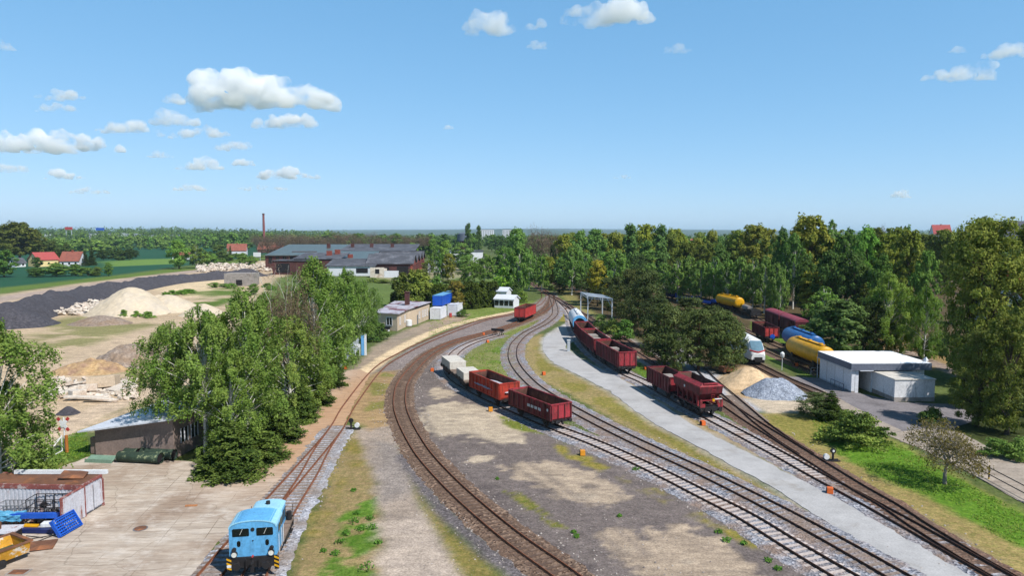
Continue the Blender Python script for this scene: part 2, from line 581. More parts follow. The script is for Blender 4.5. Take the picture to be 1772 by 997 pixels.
# grass island, strips beside the gravel road
paint([(850, 588), (880, 572), (935, 552), (905, 580), (884, 600), (882, 628), (905, 660), (935, 695), (870, 658), (800, 640), (785, 622), (810, 604)], (134, 136, 84), (0.8, 0, 0.2), 0.6, 0.8)
paint([(800, 618), (850, 594), (880, 590), (870, 620), (880, 645), (830, 640)], (108, 132, 54), GR, 0.5, 0.9, 0.9, 0.15)
paint([(915, 585), (940, 577), (938, 605), (960, 630), (1060, 680), (1160, 737), (1320, 840), (1500, 945), (1640, 1040), (1580, 1040), (1440, 940), (1290, 848), (1130, 768), (1000, 690), (930, 655), (902, 615)], (158, 141, 98), (0.7, 0, 0.4), 0.5, 0.5)
paint([(925, 600), (940, 590), (945, 615), (1060, 684), (1240, 795), (1440, 915), (1420, 925), (1200, 790), (1000, 685), (930, 640)], (132, 126, 58), GR, 0.3, 0.8, 0.75, 0.25, seed=6)
paint([(990, 602), (1060, 650), (1157, 708), (1196, 736), (1245, 760), (1330, 800), (1420, 850), (1530, 912), (1680, 1000), (1660, 960), (1500, 885), (1400, 830), (1300, 775), (1220, 735), (1130, 680), (1060, 640)], (164, 142, 104), (0.5, 0, 0.6), 0.4, 0.5)
paint([(1098, 612), (1128, 640), (1138, 655), (1112, 655), (1100, 640)], (98, 128, 50), GR, 0.4, 0.5)
paint([(962, 530), (985, 540), (988, 556), (968, 556)], (150, 138, 72), GR, 0.6, 0.6)
paint([(941, 584), (939, 605), (947, 618), (960, 630), (1000, 649), (1056, 678), (1096, 709), (1135, 735), (1201, 770), (1262, 804), (1315, 831), (1358, 858), (1407, 889), (1500, 944), (1660, 1045), (1760, 1045), (1680, 997), (1598, 946), (1531, 911), (1457, 868), (1407, 842), (1320, 797), (1245, 759), (1196, 735), (1157, 707), (1113, 678), (1071, 654), (1000, 618), (978, 602)], (186, 182, 180), (0, .3, .3), 1.1, 0.5)
# grey hardstanding by the gantry and along the through line
paint([(936, 595), (945, 578), (985, 556), (1012, 548), (1060, 575), (1120, 620), (1180, 658), (1165, 660), (1100, 622), (1040, 590), (1000, 588), (965, 600), (945, 612)], (190, 186, 182), (0, 0.2, 0.3), 0.5, 0.4)
stroke([(998, 538), (1053, 572), (1086, 594), (1118, 615), (1159, 640), (1205, 668)], 5.5, (166, 158, 152), (0, 0.3, 0.4), 0.8, 0.6)
stroke([(1150, 565), (1163, 585), (1185, 609), (1206, 632), (1233, 659), (1261, 683), (1286, 705)], 5.0, (184, 184, 190), (0, 0.5, 0), 0.8, 0.5)
# woodland floor east of the through line
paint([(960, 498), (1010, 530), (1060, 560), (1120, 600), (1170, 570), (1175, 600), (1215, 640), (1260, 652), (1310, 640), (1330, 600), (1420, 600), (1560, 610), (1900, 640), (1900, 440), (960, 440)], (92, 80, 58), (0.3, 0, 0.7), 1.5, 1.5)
paint([(960, 500), (985, 498), (1010, 530), (1050, 556), (1060, 566), (1030, 552), (990, 530)], (142, 134, 84), GR, 0.8, 1, 0.9)
paint([(1040, 565), (1058, 556), (1085, 562), (1090, 575), (1072, 582)], (112, 134, 54), GR, 0.5, 0.8)
paint([(1120, 640), (1160, 622), (1185, 640), (1182, 655), (1150, 652)], (158, 140, 112), DI, 0.8, 0.6)
paint([(1300, 556), (1345, 575), (1420, 612), (1460, 650), (1400, 652), (1345, 630), (1318, 615), (1300, 590)], (108, 138, 58), GR, 0.6, 0.5)
stroke([(1290, 546), (1340, 565), (1400, 586)], 4, (126, 112, 98), ST, 1, 0.6)
stroke([(1310, 581), (1340, 596), (1365, 606), (1400, 622), (1440, 640)], 3.2, (122, 108, 96), ST, 0.8, 0.5)
stroke([(1328, 606), (1390, 633), (1430, 650)], 3.2, (122, 108, 96), ST, 0.8, 0.5)
stroke([(1300, 626), (1362, 657), (1406, 675), (1440, 692)], 3.2, (128, 114, 98), ST, 0.8, 0.5)
paint([(1240, 655), (1290, 630), (1340, 655), (1360, 668), (1300, 690), (1270, 690)], (196, 168, 132), DI, 0.6, 0.6)
paint([(1290, 692), (1380, 672), (1410, 700), (1400, 714), (1330, 716)], (208, 192, 170), DI, 0.5, 0.3)
# lawns and verge on the east side
paint([(1262, 690), (1300, 716), (1400, 716), (1480, 740), (1545, 762), (1600, 790), (1700, 848), (1800, 905), (1900, 960), (1900, 1060), (1780, 1030), (1640, 955), (1500, 872), (1420, 822), (1330, 748)], (158, 142, 92), (0.7, 0, 0.4), 0.5, 0.5)
paint([(1400, 722), (1480, 745), (1545, 765), (1600, 792), (1700, 850), (1800, 905), (1900, 962), (1880, 985), (1740, 935), (1600, 860), (1500, 815), (1440, 780)], (98, 134, 44), GR, 0.6, 0.9)
paint([(1320, 720), (1420, 718), (1470, 760), (1400, 770), (1350, 745)], (140, 134, 70), GR, 0.5, 0.8, 0.8)
paint([(1520, 850), (1600, 900), (1720, 965), (1690, 975), (1580, 915), (1500, 862)], (140, 124, 116), (0, 0.3, 0.6), 0.7, 0.7, 0.8)
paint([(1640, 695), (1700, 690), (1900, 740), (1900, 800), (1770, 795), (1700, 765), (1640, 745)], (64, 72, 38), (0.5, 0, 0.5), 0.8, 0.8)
paint([(1490, 575), (1600, 600), (1700, 640), (1600, 640), (1500, 612)], (160, 130, 92), (0.4, 0, 0.6), 1, 1.2, 0.8)
stroke([(1560, 606), (1600, 622), (1680, 655)], 3, (160, 142, 130), DI, 0.6, 0.5)
# broad unevenness of wear, the same everywhere
n1 = 1 + 0.35 * nz_big + 0.28 * nz_edge
col *= np.clip(n1, 0.6, 1.4)[:, None]

def rise(x, y):
    u = 886 + x / np.maximum(y, 1.0) * F
    return np.clip(y - 1200, 0, 4200) * 0.012 * np.clip(np.maximum((620 - u) / 320, (u - 1480) / 160), 0, 1)
nxg, nyg = len(gx), len(gy)
ii = np.arange(nxg * nyg).reshape(nyg, nxg)
quads = np.stack([ii[:-1, :-1], ii[:-1, 1:], ii[1:, 1:], ii[1:, :-1]], -1).reshape(-1, 4)
zg = 0.05 * nz_edge * (np.hypot(px, py) < 260) + rise(px, py)
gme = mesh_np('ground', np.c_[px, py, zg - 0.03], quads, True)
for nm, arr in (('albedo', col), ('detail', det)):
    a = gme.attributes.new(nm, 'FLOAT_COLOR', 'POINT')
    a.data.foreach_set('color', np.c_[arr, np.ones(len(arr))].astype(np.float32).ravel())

def ground_mat():
    m, nt, b = new_mat('ground')
    geo = nt.nodes.new('ShaderNodeNewGeometry')
    P = geo.outputs['Position']
    a = nt.nodes.new('ShaderNodeAttribute'); a.attribute_name = 'albedo'
    d = nt.nodes.new('ShaderNodeAttribute'); d.attribute_name = 'detail'
    sep = nt.nodes.new('ShaderNodeSeparateColor')
    nt.links.new(d.outputs['Color'], sep.inputs[0])
    out = a.outputs['Color']
    # grass: tufts of lighter and darker green, bare soil between
    n2 = tex_noise(nt, P, 2.2, 6, 0.7)
    g = mixc(nt, maprange(nt, n2, 0.38, 0.62, 0, 1), (0.55, 0.72, 0.45), (1.35, 1.2, 1.3))
    out2 = mixc(nt, 1.0, out, g, 'MULTIPLY')
    out = mixc(nt, mathn(nt, 'MULTIPLY', sep.outputs[0], 0.85), out, out2)
    # dirt: pale scuffs and dark damp streaks
    mp = nt.nodes.new('ShaderNodeMapping'); mp.inputs['Scale'].default_value = (0.35, 1.1, 1)
    mp.inputs['Rotation'].default_value = (0, 0, 0.5)
    nt.links.new(P, mp.inputs['Vector'])
    n3 = tex_noise(nt, mp.outputs[0], 0.9, 7, 0.72)
    s = mixc(nt, maprange(nt, n3, 0.35, 0.65, 0, 1), (0.72, 0.71, 0.72), (1.22, 1.2, 1.16))
    out = mixc(nt, sep.outputs[2], out, mixc(nt, 1.0, out, s, 'MULTIPLY'))
    # stones
    vo = nt.nodes.new('ShaderNodeTexVoronoi'); vo.inputs['Scale'].default_value = 7.0
    nt.links.new(P, vo.inputs['Vector'])
    sv_ = nt.nodes.new('ShaderNodeSeparateColor'); nt.links.new(vo.outputs['Color'], sv_.inputs[0])
    cc = nt.nodes.new('ShaderNodeCombineColor')
    r = maprange(nt, sv_.outputs[0], 0, 1, 0.6, 1.4)
    for i in range(3):
        nt.links.new(r, cc.inputs[i])
    out = mixc(nt, sep.outputs[1], out, mixc(nt, 1.0, out, cc.outputs[0], 'MULTIPLY'))
    # fine grain everywhere
    n4 = mathn(nt, 'MULTIPLY', maprange(nt, tex_noise(nt, P, 7.0, 4, 0.75), 0.3, 0.7, 0.62, 1.38), maprange(nt, tex_noise(nt, P, 1.7, 3, 0.6), 0.3, 0.7, 0.84, 1.16))
    c4 = nt.nodes.new('ShaderNodeCombineColor')
    for i in range(3):
        nt.links.new(n4, c4.inputs[i])
    out = mixc(nt, 1.0, out, c4.outputs[0], 'MULTIPLY')
    nt.links.new(out, b.inputs['Base Color'])
    b.inputs['Roughness'].default_value = 0.95
    b.inputs['Specular IOR Level'].default_value = 0.1
    bp = nt.nodes.new('ShaderNodeBump'); bp.inputs['Strength'].default_value = 0.45; bp.inputs['Distance'].default_value = 0.1
    nt.links.new(tex_noise(nt, P, 4.0, 6, 0.75), bp.inputs['Height'])
    nt.links.new(bp.outputs['Normal'], b.inputs['Normal'])
    return m
gme.materials.append(ground_mat())
tag(link(bpy.data.objects.new('ground', gme)), kind='structure')

# ------------------------------------------------------------------ sheets laid on the ground
def sheet(name, pts, m, z=0.012, rag=0.35, step=0.6, world_pts=False):
    """flat area with an uneven edge"""
    P = [Vector((*(p if world_pts else at(*p)), 0)) for p in pts]
    out = []
    for i in range(len(P)):
        a, b = P[i], P[(i + 1) % len(P)]
        n = max(1, int((b - a).length / step))
        nrm = Vector((b.y - a.y, a.x - b.x, 0)).normalized()
        for k in range(n):
            q = a.lerp(b, k / n)
            q = q + nrm * (rag * (mnoise.noise(q * 0.7) + 0.6 * mnoise.noise(q * 2.1)))
            out.append((q.x, q.y, z))
    bm = bmesh.new()
    f = bm.faces.new([bm.verts.new(p) for p in out])
    if f.normal.z < 0:
        f.normal_flip()
    bmesh.ops.triangulate(bm, faces=bm.faces[:])
    me = bpy.data.meshes.new(name)
    bm.to_mesh(me)
    bm.free()
    me.materials.append(m)
    return tag(link(bpy.data.objects.new(name, me)), kind='structure')

def concrete_yard_mat():
    """old cast slabs: joints every few metres one way, board marks the other, rust and dust"""
    m, nt, b = new_mat('yard_concrete')
    geo = nt.nodes.new('ShaderNodeNewGeometry')
    P = geo.outputs['Position']
    mp = nt.nodes.new('ShaderNodeMapping')
    mp.inputs['Rotation'].default_value = (0, 0, math.radians(-8))
    nt.links.new(P, mp.inputs['Vector'])
    br = nt.nodes.new('ShaderNodeTexBrick')
    br.offset = 0.0
    br.inputs['Color1'].default_value = (*S(206, 192, 178), 1)
    br.inputs['Color2'].default_value = (*S(190, 175, 160), 1)
    br.inputs['Mortar'].default_value = (*S(128, 114, 100), 1)
    br.inputs['Scale'].default_value = 1.0
    br.inputs['Mortar Size'].default_value = 0.035
    br.inputs['Mortar Smooth'].default_value = 0.6
    br.inputs['Brick Width'].default_value = 3.0
    br.inputs['Row Height'].default_value = 1.0
    nt.links.new(mp.outputs[0], br.inputs['Vector'])
    nj = tex_noise(nt, P, 0.3, 4, 0.6)
    out = mixc(nt, maprange(nt, nj, 0.42, 0.6, 0, 1), S(198, 183, 168), br.outputs['Color'])
    n0 = tex_noise(nt, P, 0.16, 6, 0.65)
    out = mixc(nt, maprange(nt, n0, 0.45, 0.64, 0, 0.8), out, S(160, 138, 120))
    n1 = tex_noise(nt, P, 0.5, 7, 0.7)
    out = mixc(nt, maprange(nt, n1, 0.5, 0.68, 0, 0.7), out, S(226, 216, 206))
    # rust-coloured dirt along the loading track
    sepx = nt.nodes.new('ShaderNodeSeparateXYZ')
    nt.links.new(P, sepx.inputs[0])
    g = mathn(nt, 'ADD', sepx.outputs[0], mathn(nt, 'MULTIPLY', n1, 6.0))
    gy_ = maprange(nt, sepx.outputs[1], 52, 64, 0, 1)
    r = mathn(nt, 'MULTIPLY', maprange(nt, g, -26, -19.5, 0, 0.85), gy_)
    out = mixc(nt, r, out, S(198, 158, 124))
    mp2 = nt.nodes.new('ShaderNodeMapping'); mp2.inputs['Scale'].default_value = (0.3, 2.5, 1)
    nt.links.new(P, mp2.inputs['Vector'])
    n2 = tex_noise(nt, mp2.outputs[0], 1.2, 6, 0.75)
    out = mixc(nt, 1.0, out, mixc(nt, maprange(nt, n2, 0.35, 0.65, 0, 1), (0.72, 0.71, 0.7), (1.15, 1.15, 1.15)), 'MULTIPLY')
    # cracks
    vo = nt.nodes.new('ShaderNodeTexVoronoi'); vo.feature = 'DISTANCE_TO_EDGE'; vo.inputs['Scale'].default_value = 0.16
    wob = nt.nodes.new('ShaderNodeVectorMath'); wob.operation = 'ADD'
    nn = nt.nodes.new('ShaderNodeTexNoise'); nn.inputs['Scale'].default_value = 0.7
    nt.links.new(P, nn.inputs['Vector'])
    nt.links.new(P, wob.inputs[0]); nt.links.new(nn.outputs['Color'], wob.inputs[1])
    nt.links.new(wob.outputs[0], vo.inputs['Vector'])
    out = mixc(nt, maprange(nt, vo.outputs['Distance'], 0.003, 0.008, 0.3, 0), out, S(96, 84, 70))
    nt.links.new(out, b.inputs['Base Color'])
    b.inputs['Roughness'].default_value = 0.9
    b.inputs['Specular IOR Level'].default_value = 0.15
    bp = nt.nodes.new('ShaderNodeBump'); bp.inputs['Strength'].default_value = 0.3; bp.inputs['Distance'].default_value = 0.05
    nt.links.new(tex_noise(nt, P, 6, 5), bp.inputs['Height'])
    nt.links.new(bp.outputs['Normal'], b.inputs['Normal'])
    return m
sheet('concrete_pavement', [(-60, 1060), (-60, 870), (60, 828), (150, 792), (200, 785), (330, 800), (420, 815), (470, 770), (540, 700), (585, 655), (600, 642), (625, 640), (640, 650), (612, 700), (595, 738), (568, 742), (470, 850), (378, 940), (345, 975), (290, 1060)], concrete_yard_mat(), 0.018, 0.25)

def road_mat():
    m, nt, b = new_mat('road_gravel')
    geo = nt.nodes.new('ShaderNodeNewGeometry')
    P = geo.outputs['Position']
    n0 = tex_noise(nt, P, 0.35, 6, 0.65)
    out = mixc(nt, maprange(nt, n0, 0.35, 0.65, 0, 1), S(176, 174, 174), S(196, 194, 194))
    mp = nt.nodes.new('ShaderNodeMapping')
    mp.inputs['Rotation'].default_value = (0, 0, math.radians(60))
    mp.inputs['Scale'].default_value = (0.06, 1.4, 1)
    nt.links.new(P, mp.inputs['Vector'])
    ns = tex_noise(nt, mp.outputs[0], 1.0, 5, 0.6)
    out = mixc(nt, 1.0, out, mixc(nt, maprange(nt, ns, 0.38, 0.62, 0, 1), (0.96, 0.96, 0.96), (1.02, 1.02, 1.02)), 'MULTIPLY')
    nb = tex_noise(nt, P, 0.22, 6, 0.7)
    out = mixc(nt, maprange(nt, nb, 0.56, 0.7, 0, 0.6), out, S(150, 142, 132))
    n1 = tex_noise(nt, P, 7, 4, 0.7)
    out = mixc(nt, 1.0, out, mixc(nt, maprange(nt, n1, 0.3, 0.7, 0, 1), (0.82, 0.82, 0.82), (1.12, 1.12, 1.12)), 'MULTIPLY')
    nt.links.new(out, b.inputs['Base Color'])
    b.inputs['Roughness'].default_value = 0.95
    b.inputs['Specular IOR Level'].default_value = 0.1
    return m
RL = [(941, 584), (939, 605), (947, 618), (960, 630), (1000, 649), (1056, 678), (1096, 709), (1135, 735), (1201, 770), (1262, 804), (1315, 831), (1358, 858), (1407, 889), (1447, 915), (1500, 944), (1590, 997), (1660, 1045)]
RR = [(1760, 1045), (1680, 997), (1598, 946), (1531, 911), (1457, 868), (1407, 842), (1362, 819), (1320, 797), (1245, 759.5), (1196, 735), (1157, 707), (1113, 678), (1071, 654), (1030, 634), (1000, 618), (978, 602), (985, 580), (975, 572)]
sheet('gravel_road', RL + RR, road_mat(), 0.016, 0.2)
asph = mat('asphalt', S(134, 128, 130), 0.9, 0.18, 0.4, S(110, 104, 106), (0.48, 0.7), 0.3, fine=0.2)
sheet('asphalt_pavement', [(1365, 652), (1426, 655), (1484, 680), (1556, 696), (1650, 700), (1700, 725), (1640, 745), (1600, 770), (1560, 765), (1545, 752), (1505, 735), (1460, 706), (1410, 678)], asph, 0.012, 0.15)
pathm = mat('path_concrete', S(170, 157, 144), 0.9, 0.2, 0.5, S(140, 126, 112), (0.5, 0.7), 0.6, stretch=(0.3, 2, 1), fine=0.2)
sheet('concrete_path', [(1530, 752), (1600, 742), (1660, 748), (1740, 790), (1900, 850), (1900, 945), (1772, 872), (1690, 826), (1600, 780)], pathm, 0.020, 0.12)
sheet('concrete_path', [(1408, 678), (1425, 676), (1500, 716), (1560, 746), (1535, 752), (1480, 724)], pathm, 0.024, 0.12)

# ------------------------------------------------------------------ railway tracks
M_rust = mat('rail_rust', S(74, 52, 42), 0.7, 0.3, 2.0, S(110, 74, 54), (0.5, 0.7), 3.0)
M_rustlight = mat('rail_rust_bright', S(132, 84, 60), 0.7, 0.3, 2.0, S(96, 62, 48), (0.5, 0.7), 3.0)
M_sl_white = mat('sleeper_pale', S(205, 192, 186), 0.9, 0.3, 1.2, S(150, 135, 126), (0.5, 0.7), 2.0)
M_sl_grey = mat('sleeper_weathered', S(158, 142, 132), 0.9, 0.35, 1.2, S(104, 88, 78), (0.45, 0.65), 2.0)
M_sl_brown = mat('sleeper_brown', S(104, 84, 72), 0.9, 0.4, 1.2, S(150, 130, 114), (0.58, 0.7), 2.0)
M_bal_blue = gravel('ballast_blue_grey', S(92, 96, 108), S(186, 186, 194), 6.0, S(150, 128, 114), bump=1.0)
M_bal_white = gravel('ballast_pale', S(136, 138, 148), S(206, 206, 214), 6.0, S(150, 138, 130), bump=1.0)
M_bal_brown = gravel('ballast_brown', S(70, 52, 44), S(168, 142, 122), 6.0, S(116, 94, 80), bump=1.0)
M_bal_rust = gravel('ballast_rusty', S(88, 64, 54), S(158, 126, 108), 7.0, S(120, 100, 88), bump=1.0)
M_bal_grey = gravel('ballast_grey', S(130, 122, 120), S(172, 164, 160), 7.0, S(140, 124, 112))

GAUGE = 0.755
def rail_mesh(Q, off, z0, name):
    T = tang(Q)
    N = np.c_[-T[:, 1], T[:, 0]]
    prof = [(-0.07, 0), (-0.065, 0.02), (-0.012, 0.04), (-0.012, 0.11), (-0.036, 0.125), (-0.036, 0.16), (0.036, 0.16), (0.036, 0.125), (0.012, 0.11), (0.012, 0.04), (0.065, 0.02), (0.07, 0)]
    n, k = len(Q), len(prof)
    V = np.zeros((n, k, 3))
    for j, (a, z) in enumerate(prof):
        V[:, j, :2] = Q + N * (off + a)
        V[:, j, 2] = z0 + z
    i = np.arange(n * k).reshape(n, k)
    f = np.stack([i[:-1, :-1], i[1:, :-1], i[1:, 1:], i[:-1, 1:]], -1).reshape(-1, 4)
    return mesh_np(name, V.reshape(-1, 3), f)

sl_protos = {}
def sleeper_protos(m):
    if m.name not in sl_protos:
        L = []
        for k in range(3):
            b = MB()
            w = 0.13 + 0.015 * rnd.random()
            b.box(-w, w, -1.25 - 0.05 * rnd.random(), 1.25 + 0.05 * rnd.random(), -0.1, 0.062)
            me = bpy.data.meshes.new('sleeper')
            me.from_pydata(b.v, [], b.f)
            me.materials.append(m)
            L.append(me)
        sl_protos[m.name] = L
    return sl_protos[m.name]

tracks = {}
def track(key, label, pts, ballast=None, sleeper=None, railm=None, bw=1.75, lift=0.0, indiv=100, skip=None, gap=0.65, zrail=0.06, sunk=0.0, raised=1.0, brange=None):
    W = [at(u, v, 0.1) for u, v in pts]
    Q = smooth_path(W, 0.5)
    tracks[key] = Q
    o0 = Q[len(Q) // 2]
    root = thing('railway_track', label, 'railway track', (o0[0], o0[1], 0), group='tracks of the railway yard')
    q = Q - o0
    T = tang(q)
    N = np.c_[-T[:, 1], T[:, 0]]
    for s in (-1, 1):
        me = rail_mesh(q, s * GAUGE, zrail, 'rail')
        me.materials.append(railm or M_rust)
        link(bpy.data.objects.new('rail', me), root)
    if ballast is not None:
        prof = [(-bw - 0.35, -0.06), (-bw, 0.01), (-bw * 0.75, 0.035), (-0.9, 0.04), (-0.3, 0.035), (0.3, 0.035), (0.9, 0.04), (bw * 0.75, 0.035), (bw, 0.01), (bw + 0.35, -0.06)]
        n, k = len(q), len(prof)
        V = np.zeros((n, k, 3))
        for j, (a, z) in enumerate(prof):
            jit = nr.normal(0, 0.10 if j in (0, 1, k - 1, k - 2) else 0.02, n)
            V[:, j, :2] = q + N * (a + jit)[:, None]
            V[:, j, 2] = z * raised + lift + nr.normal(0, 0.008, n)
        i = np.arange(n * k).reshape(n, k)
        if brange:
            rows = np.where((Q[:, 1] >= brange[0]) & (Q[:, 1] <= brange[1]))[0]
            i = i[rows[0]:rows[-1] + 1]
        f = np.stack([i[:-1, :-1], i[1:, :-1], i[1:, 1:], i[:-1, 1:]], -1).reshape(-1, 4)
        me = mesh_np('ballast', V.reshape(-1, 3), f, True)
        me.flip_normals()
        me.materials.append(ballast)
        link(bpy.data.objects.new('ballast', me), root)
    if sleeper is not None:
        L = 0.5 * (len(Q) - 1)
        ss = np.arange(0.3, L - 0.2, gap)
        idx = np.clip((ss / 0.5).astype(int), 0, len(Q) - 1)
        P = np.c_[np.interp(ss, np.arange(len(q)) * 0.5, q[:, 0]), np.interp(ss, np.arange(len(q)) * 0.5, q[:, 1])]
        A = np.arctan2(T[idx, 1], T[idx, 0])
        order = np.argsort((P[:, 1] + o0[1]) + 1000 * ((P[:, 1] + o0[1]) < 36))
        order = [k for k in order if not (skip and skip(P[k, 0] + o0[0], P[k, 1] + o0[1]))]
        pro = sleeper_protos(sleeper)
        rest = MB()
        for c, k in enumerate(order):
            a = A[k] + rnd.gauss(0, 0.012)
            if c < indiv:
                o = link(bpy.data.objects.new('sleeper', pro[k % 3]), root)
                o.location = (P[k, 0], P[k, 1], -sunk + rnd.gauss(0, 0.006))
                o.rotation_euler = (0, 0, a)
            else:
                rest.box(-0.13, 0.13, -1.27, 1.27, -0.1, 0.06 - sunk, Matrix.Translation((P[k, 0], P[k, 1], 0)) @ Matrix.Rotation(a, 4, 'Z'))
        if rest.v:
            tag(rest.build('sleepers', sleeper, root), kind='stuff')
    return root

T1P = [(940, 503), (941.2, 515), (934.7, 524.2), (929.8, 527.8), (889, 543), (835, 554.5), (748, 587), (694, 613), (654, 639), (606, 700), (582.5, 741)]
T1S = T1P + [(538, 795), (490, 850), (430, 918), (372, 986), (310, 1060)]
T1D = [(582.5, 741), (556, 780), (534, 822), (490, 892), (443, 990), (415, 1060)]
T3P = [(1060, 1060), (979, 997), (891, 934.6), (830, 884.5), (777, 835.5), (735.5, 790), (716.7, 761.5), (700.5, 730.8), (692, 705.3), (691.7, 683), (697, 662.6), (712.5, 641.3), (737.7, 616.4), (765.4, 600.6), (797, 588), (851, 573.7), (895, 559.5), (937.9, 539.5), (947.4, 532.3), (954, 524.2), (954, 513)]
T4P = [(866, 579), (823.5, 591), (794, 605.3), (779.3, 622.4), (776, 640), (790, 659), (832, 683), (890, 710), (962, 741), (1026, 765.3), (1088, 792.6), (1149.7, 822), (1210, 853), (1295.3, 896.8), (1357.7, 936.4), (1457.9, 996), (1570, 1060)]
T5P = [(954, 512), (958.2, 524.2), (961, 535), (958.8, 545.8), (942, 560), (910.3, 576.8), (893, 592.5), (887.3, 605.7), (887.6, 620.2), (895.6, 637), (915.9, 659.9), (940.8, 679.1), (1000, 713.5), (1072, 750.8), (1135, 780.6), (1205.7, 813), (1302.8, 861), (1377.7, 900), (1480.8, 957), (1548.5, 996), (1660, 1060)]
T6P = [(966.8, 519.6), (982, 534), (989, 545), (991.5, 556), (996, 570), (1010, 592), (1035, 617), (1081.6, 646.8), (1112.2, 660), (1170, 692), (1230.7, 724.2), (1260, 739.6), (1312, 767.3), (1353.9, 789.6), (1393.5, 811.9), (1444.4, 839.6), (1473.4, 854.3), (1519.3, 879.6), (1575.8, 910.7), (1627.1, 939.6), (1657.8, 957.6), (1716, 990.5), (1840, 1060)]
TMP = [(870, 458), (900, 474), (917.5, 487.6), (938.1, 501.1), (953.9, 512), (966.8, 519.6), (985.5, 531.4), (997.9, 538.6), (1053, 572), (1086.3, 594.1), (1118.7, 614.7), (1159.3, 639.7), (1210, 671), (1261.2, 702.9), (1282.3, 717.3), (1311, 736), (1355.7, 763.7), (1392, 786.6), (1466.8, 833.5), (1486.3, 845.9), (1546.3, 879.6), (1576.7, 902.3), (1638.2, 939.6), (1664, 957.6), (1722, 990.5), (1846, 1060)]
T9P = [(1120, 535), (1140, 556), (1163.4, 584.8), (1185, 608.9), (1205.6, 631.7), (1233.2, 659.4), (1261, 683.5), (1285.9, 705.3), (1297.4, 715.5), (1314.1, 730), (1359.6, 763.7), (1396, 786.6)]
world_y = lambda u, v: at(u, v)[1]
track('T1', 'rusty track from the yard points past the blue locomotive, sunk in concrete further off', T1S, M_bal_white, M_sl_grey, M_rustlight, brange=(0, 75.5), bw=1.3, indiv=60, skip=lambda x, y: y > 75.5, lift=0.0, zrail=0.05)
track('T1D', 'short diverging track on pale ballast that the blue locomotive stands on', T1D, M_bal_white, M_sl_grey, M_rustlight, bw=1.75, indiv=60, skip=lambda x, y: y > 64, lift=0.006, zrail=0.054)
track('T3', 'rusty brown track sweeping in a long curve around the footpath to the bright red wagon', T3P, M_bal_brown, M_sl_brown, M_rustlight, bw=1.7)
track('T4', 'track under the flat wagon and two red open wagons, ending at a buffer stop', T4P, M_bal_blue, M_sl_white, M_rust, bw=2.0)
track('T5', 'track with pale sleepers curving tightly past the grass island, between two gravel strips', T5P, M_bal_blue, M_sl_grey, M_rust, bw=2.0, lift=0.005)
track('T6', 'track with white sleepers under the hopper wagon and long dark red wagons', T6P, M_bal_blue, M_sl_white, M_rust, bw=1.7, skip=lambda x, y: y < 58.5, lift=0.003)
track('TM', 'rust brown through line from the distant points under the white gantry', TMP, M_bal_rust, M_sl_brown, M_rust, bw=1.5, skip=lambda x, y: 97 < y < 165, lift=0.008)
track('T9', 'dark railed track coming out of the pines over pale gravel', T9P, None, M_sl_grey, M_rust, lift=0.011, skip=lambda x, y: y < 77 or y > 90)
track('T2B', 'short rusty branch leaving the distant points towards the pines', [(905, 481), (925, 484.5), (943, 488), (958, 489.6), (970, 492), (1000, 501), (1040, 516)], M_bal_brown, M_sl_brown, M_rust, indiv=30, lift=0.012)
track('T10', 'track in front of the white and red train beside the sand heap', [(1262, 600), (1290, 620), (1314.7, 633.7), (1362, 657), (1406, 675), (1440, 691)], None, M_sl_brown, M_rust, indiv=40)
track('T11', 'track under the small red wagon and the blue tank wagon', [(1262, 560), (1310, 581), (1340, 596), (1365, 606), (1400, 622), (1440, 640), (1500, 668)], M_bal_brown, M_sl_brown, M_rust, indiv=30)
track('T11B', 'track in the grass that leads up to the yellow tank wagon', [(1270, 578), (1328.5, 606), (1390, 633), (1430, 650)], M_bal_brown, M_sl_brown, M_rust, indiv=30)
track('T12', 'far siding with box wagons and blue flat wagons in front of the birches', [(1120, 509), (1150, 515), (1200, 525), (1245, 533.5), (1290, 545), (1328, 561), (1362, 576), (1420, 602)], M_bal_brown, M_sl_brown, M_rust, indiv=30)
# ------------------------------------------------------------------ rolling stock
M_black = mat('black_iron', S(44, 42, 44), 0.6, 0.3, 2.0, S(80, 68, 60), (0.58, 0.72), 2.5)
M_wheel = mat('wheel_steel', S(58, 50, 46), 0.6, 0.2, 3.0)
M_crim = mat('crimson_paint', S(166, 54, 64), 0.65, 0.25, 0.8, S(96, 52, 48), (0.46, 0.64), 1.8, stretch=(1.6, 1.6, 0.35), fine=0.25)
M_crim_shade = mat('shaded_crimson_paint', S(116, 42, 50), 0.65, 0.3, 0.8, S(66, 42, 42), (0.45, 0.64), 1.8, stretch=(1.6, 1.6, 0.35), fine=0.25)  # darker crimson copy: shade of wagon sides and ribs put into colour
M_red = mat('bright_red_paint', S(184, 64, 48), 0.6, 0.2, 0.8, S(112, 56, 46), (0.47, 0.66), 1.8, stretch=(1.6, 1.6, 0.35), fine=0.25)
M_redlit = mat('signal_red_paint', S(192, 68, 66), 0.6, 0.2, 0.8, S(150, 62, 56), (0.5, 0.75), 1.6, stretch=(1, 1, 0.4))
M_inrust = mat('wagon_inside_rust', S(92, 62, 54), 0.85, 0.35, 0.9, S(132, 88, 72), (0.5, 0.7), 1.2)
M_white = mat('white_paint', S(232, 234, 236), 0.5, 0.06, 0.8, S(190, 192, 194), (0.58, 0.8), 1.0)
M_offwhite = mat('chalk_marking', S(214, 216, 220), 0.7, 0.2, 3.0)
M_yellow = mat('yellow_paint', S(226, 168, 26), 0.45, 0.15, 0.8, S(178, 128, 40), (0.58, 0.8), 1.2)
M_yblack = mat('plain_black_paint', S(30, 30, 32), 0.6, 0.1)
M_glass = mat('dark_glass', S(22, 26, 32), 0.08, 0.1, spec=0.6)
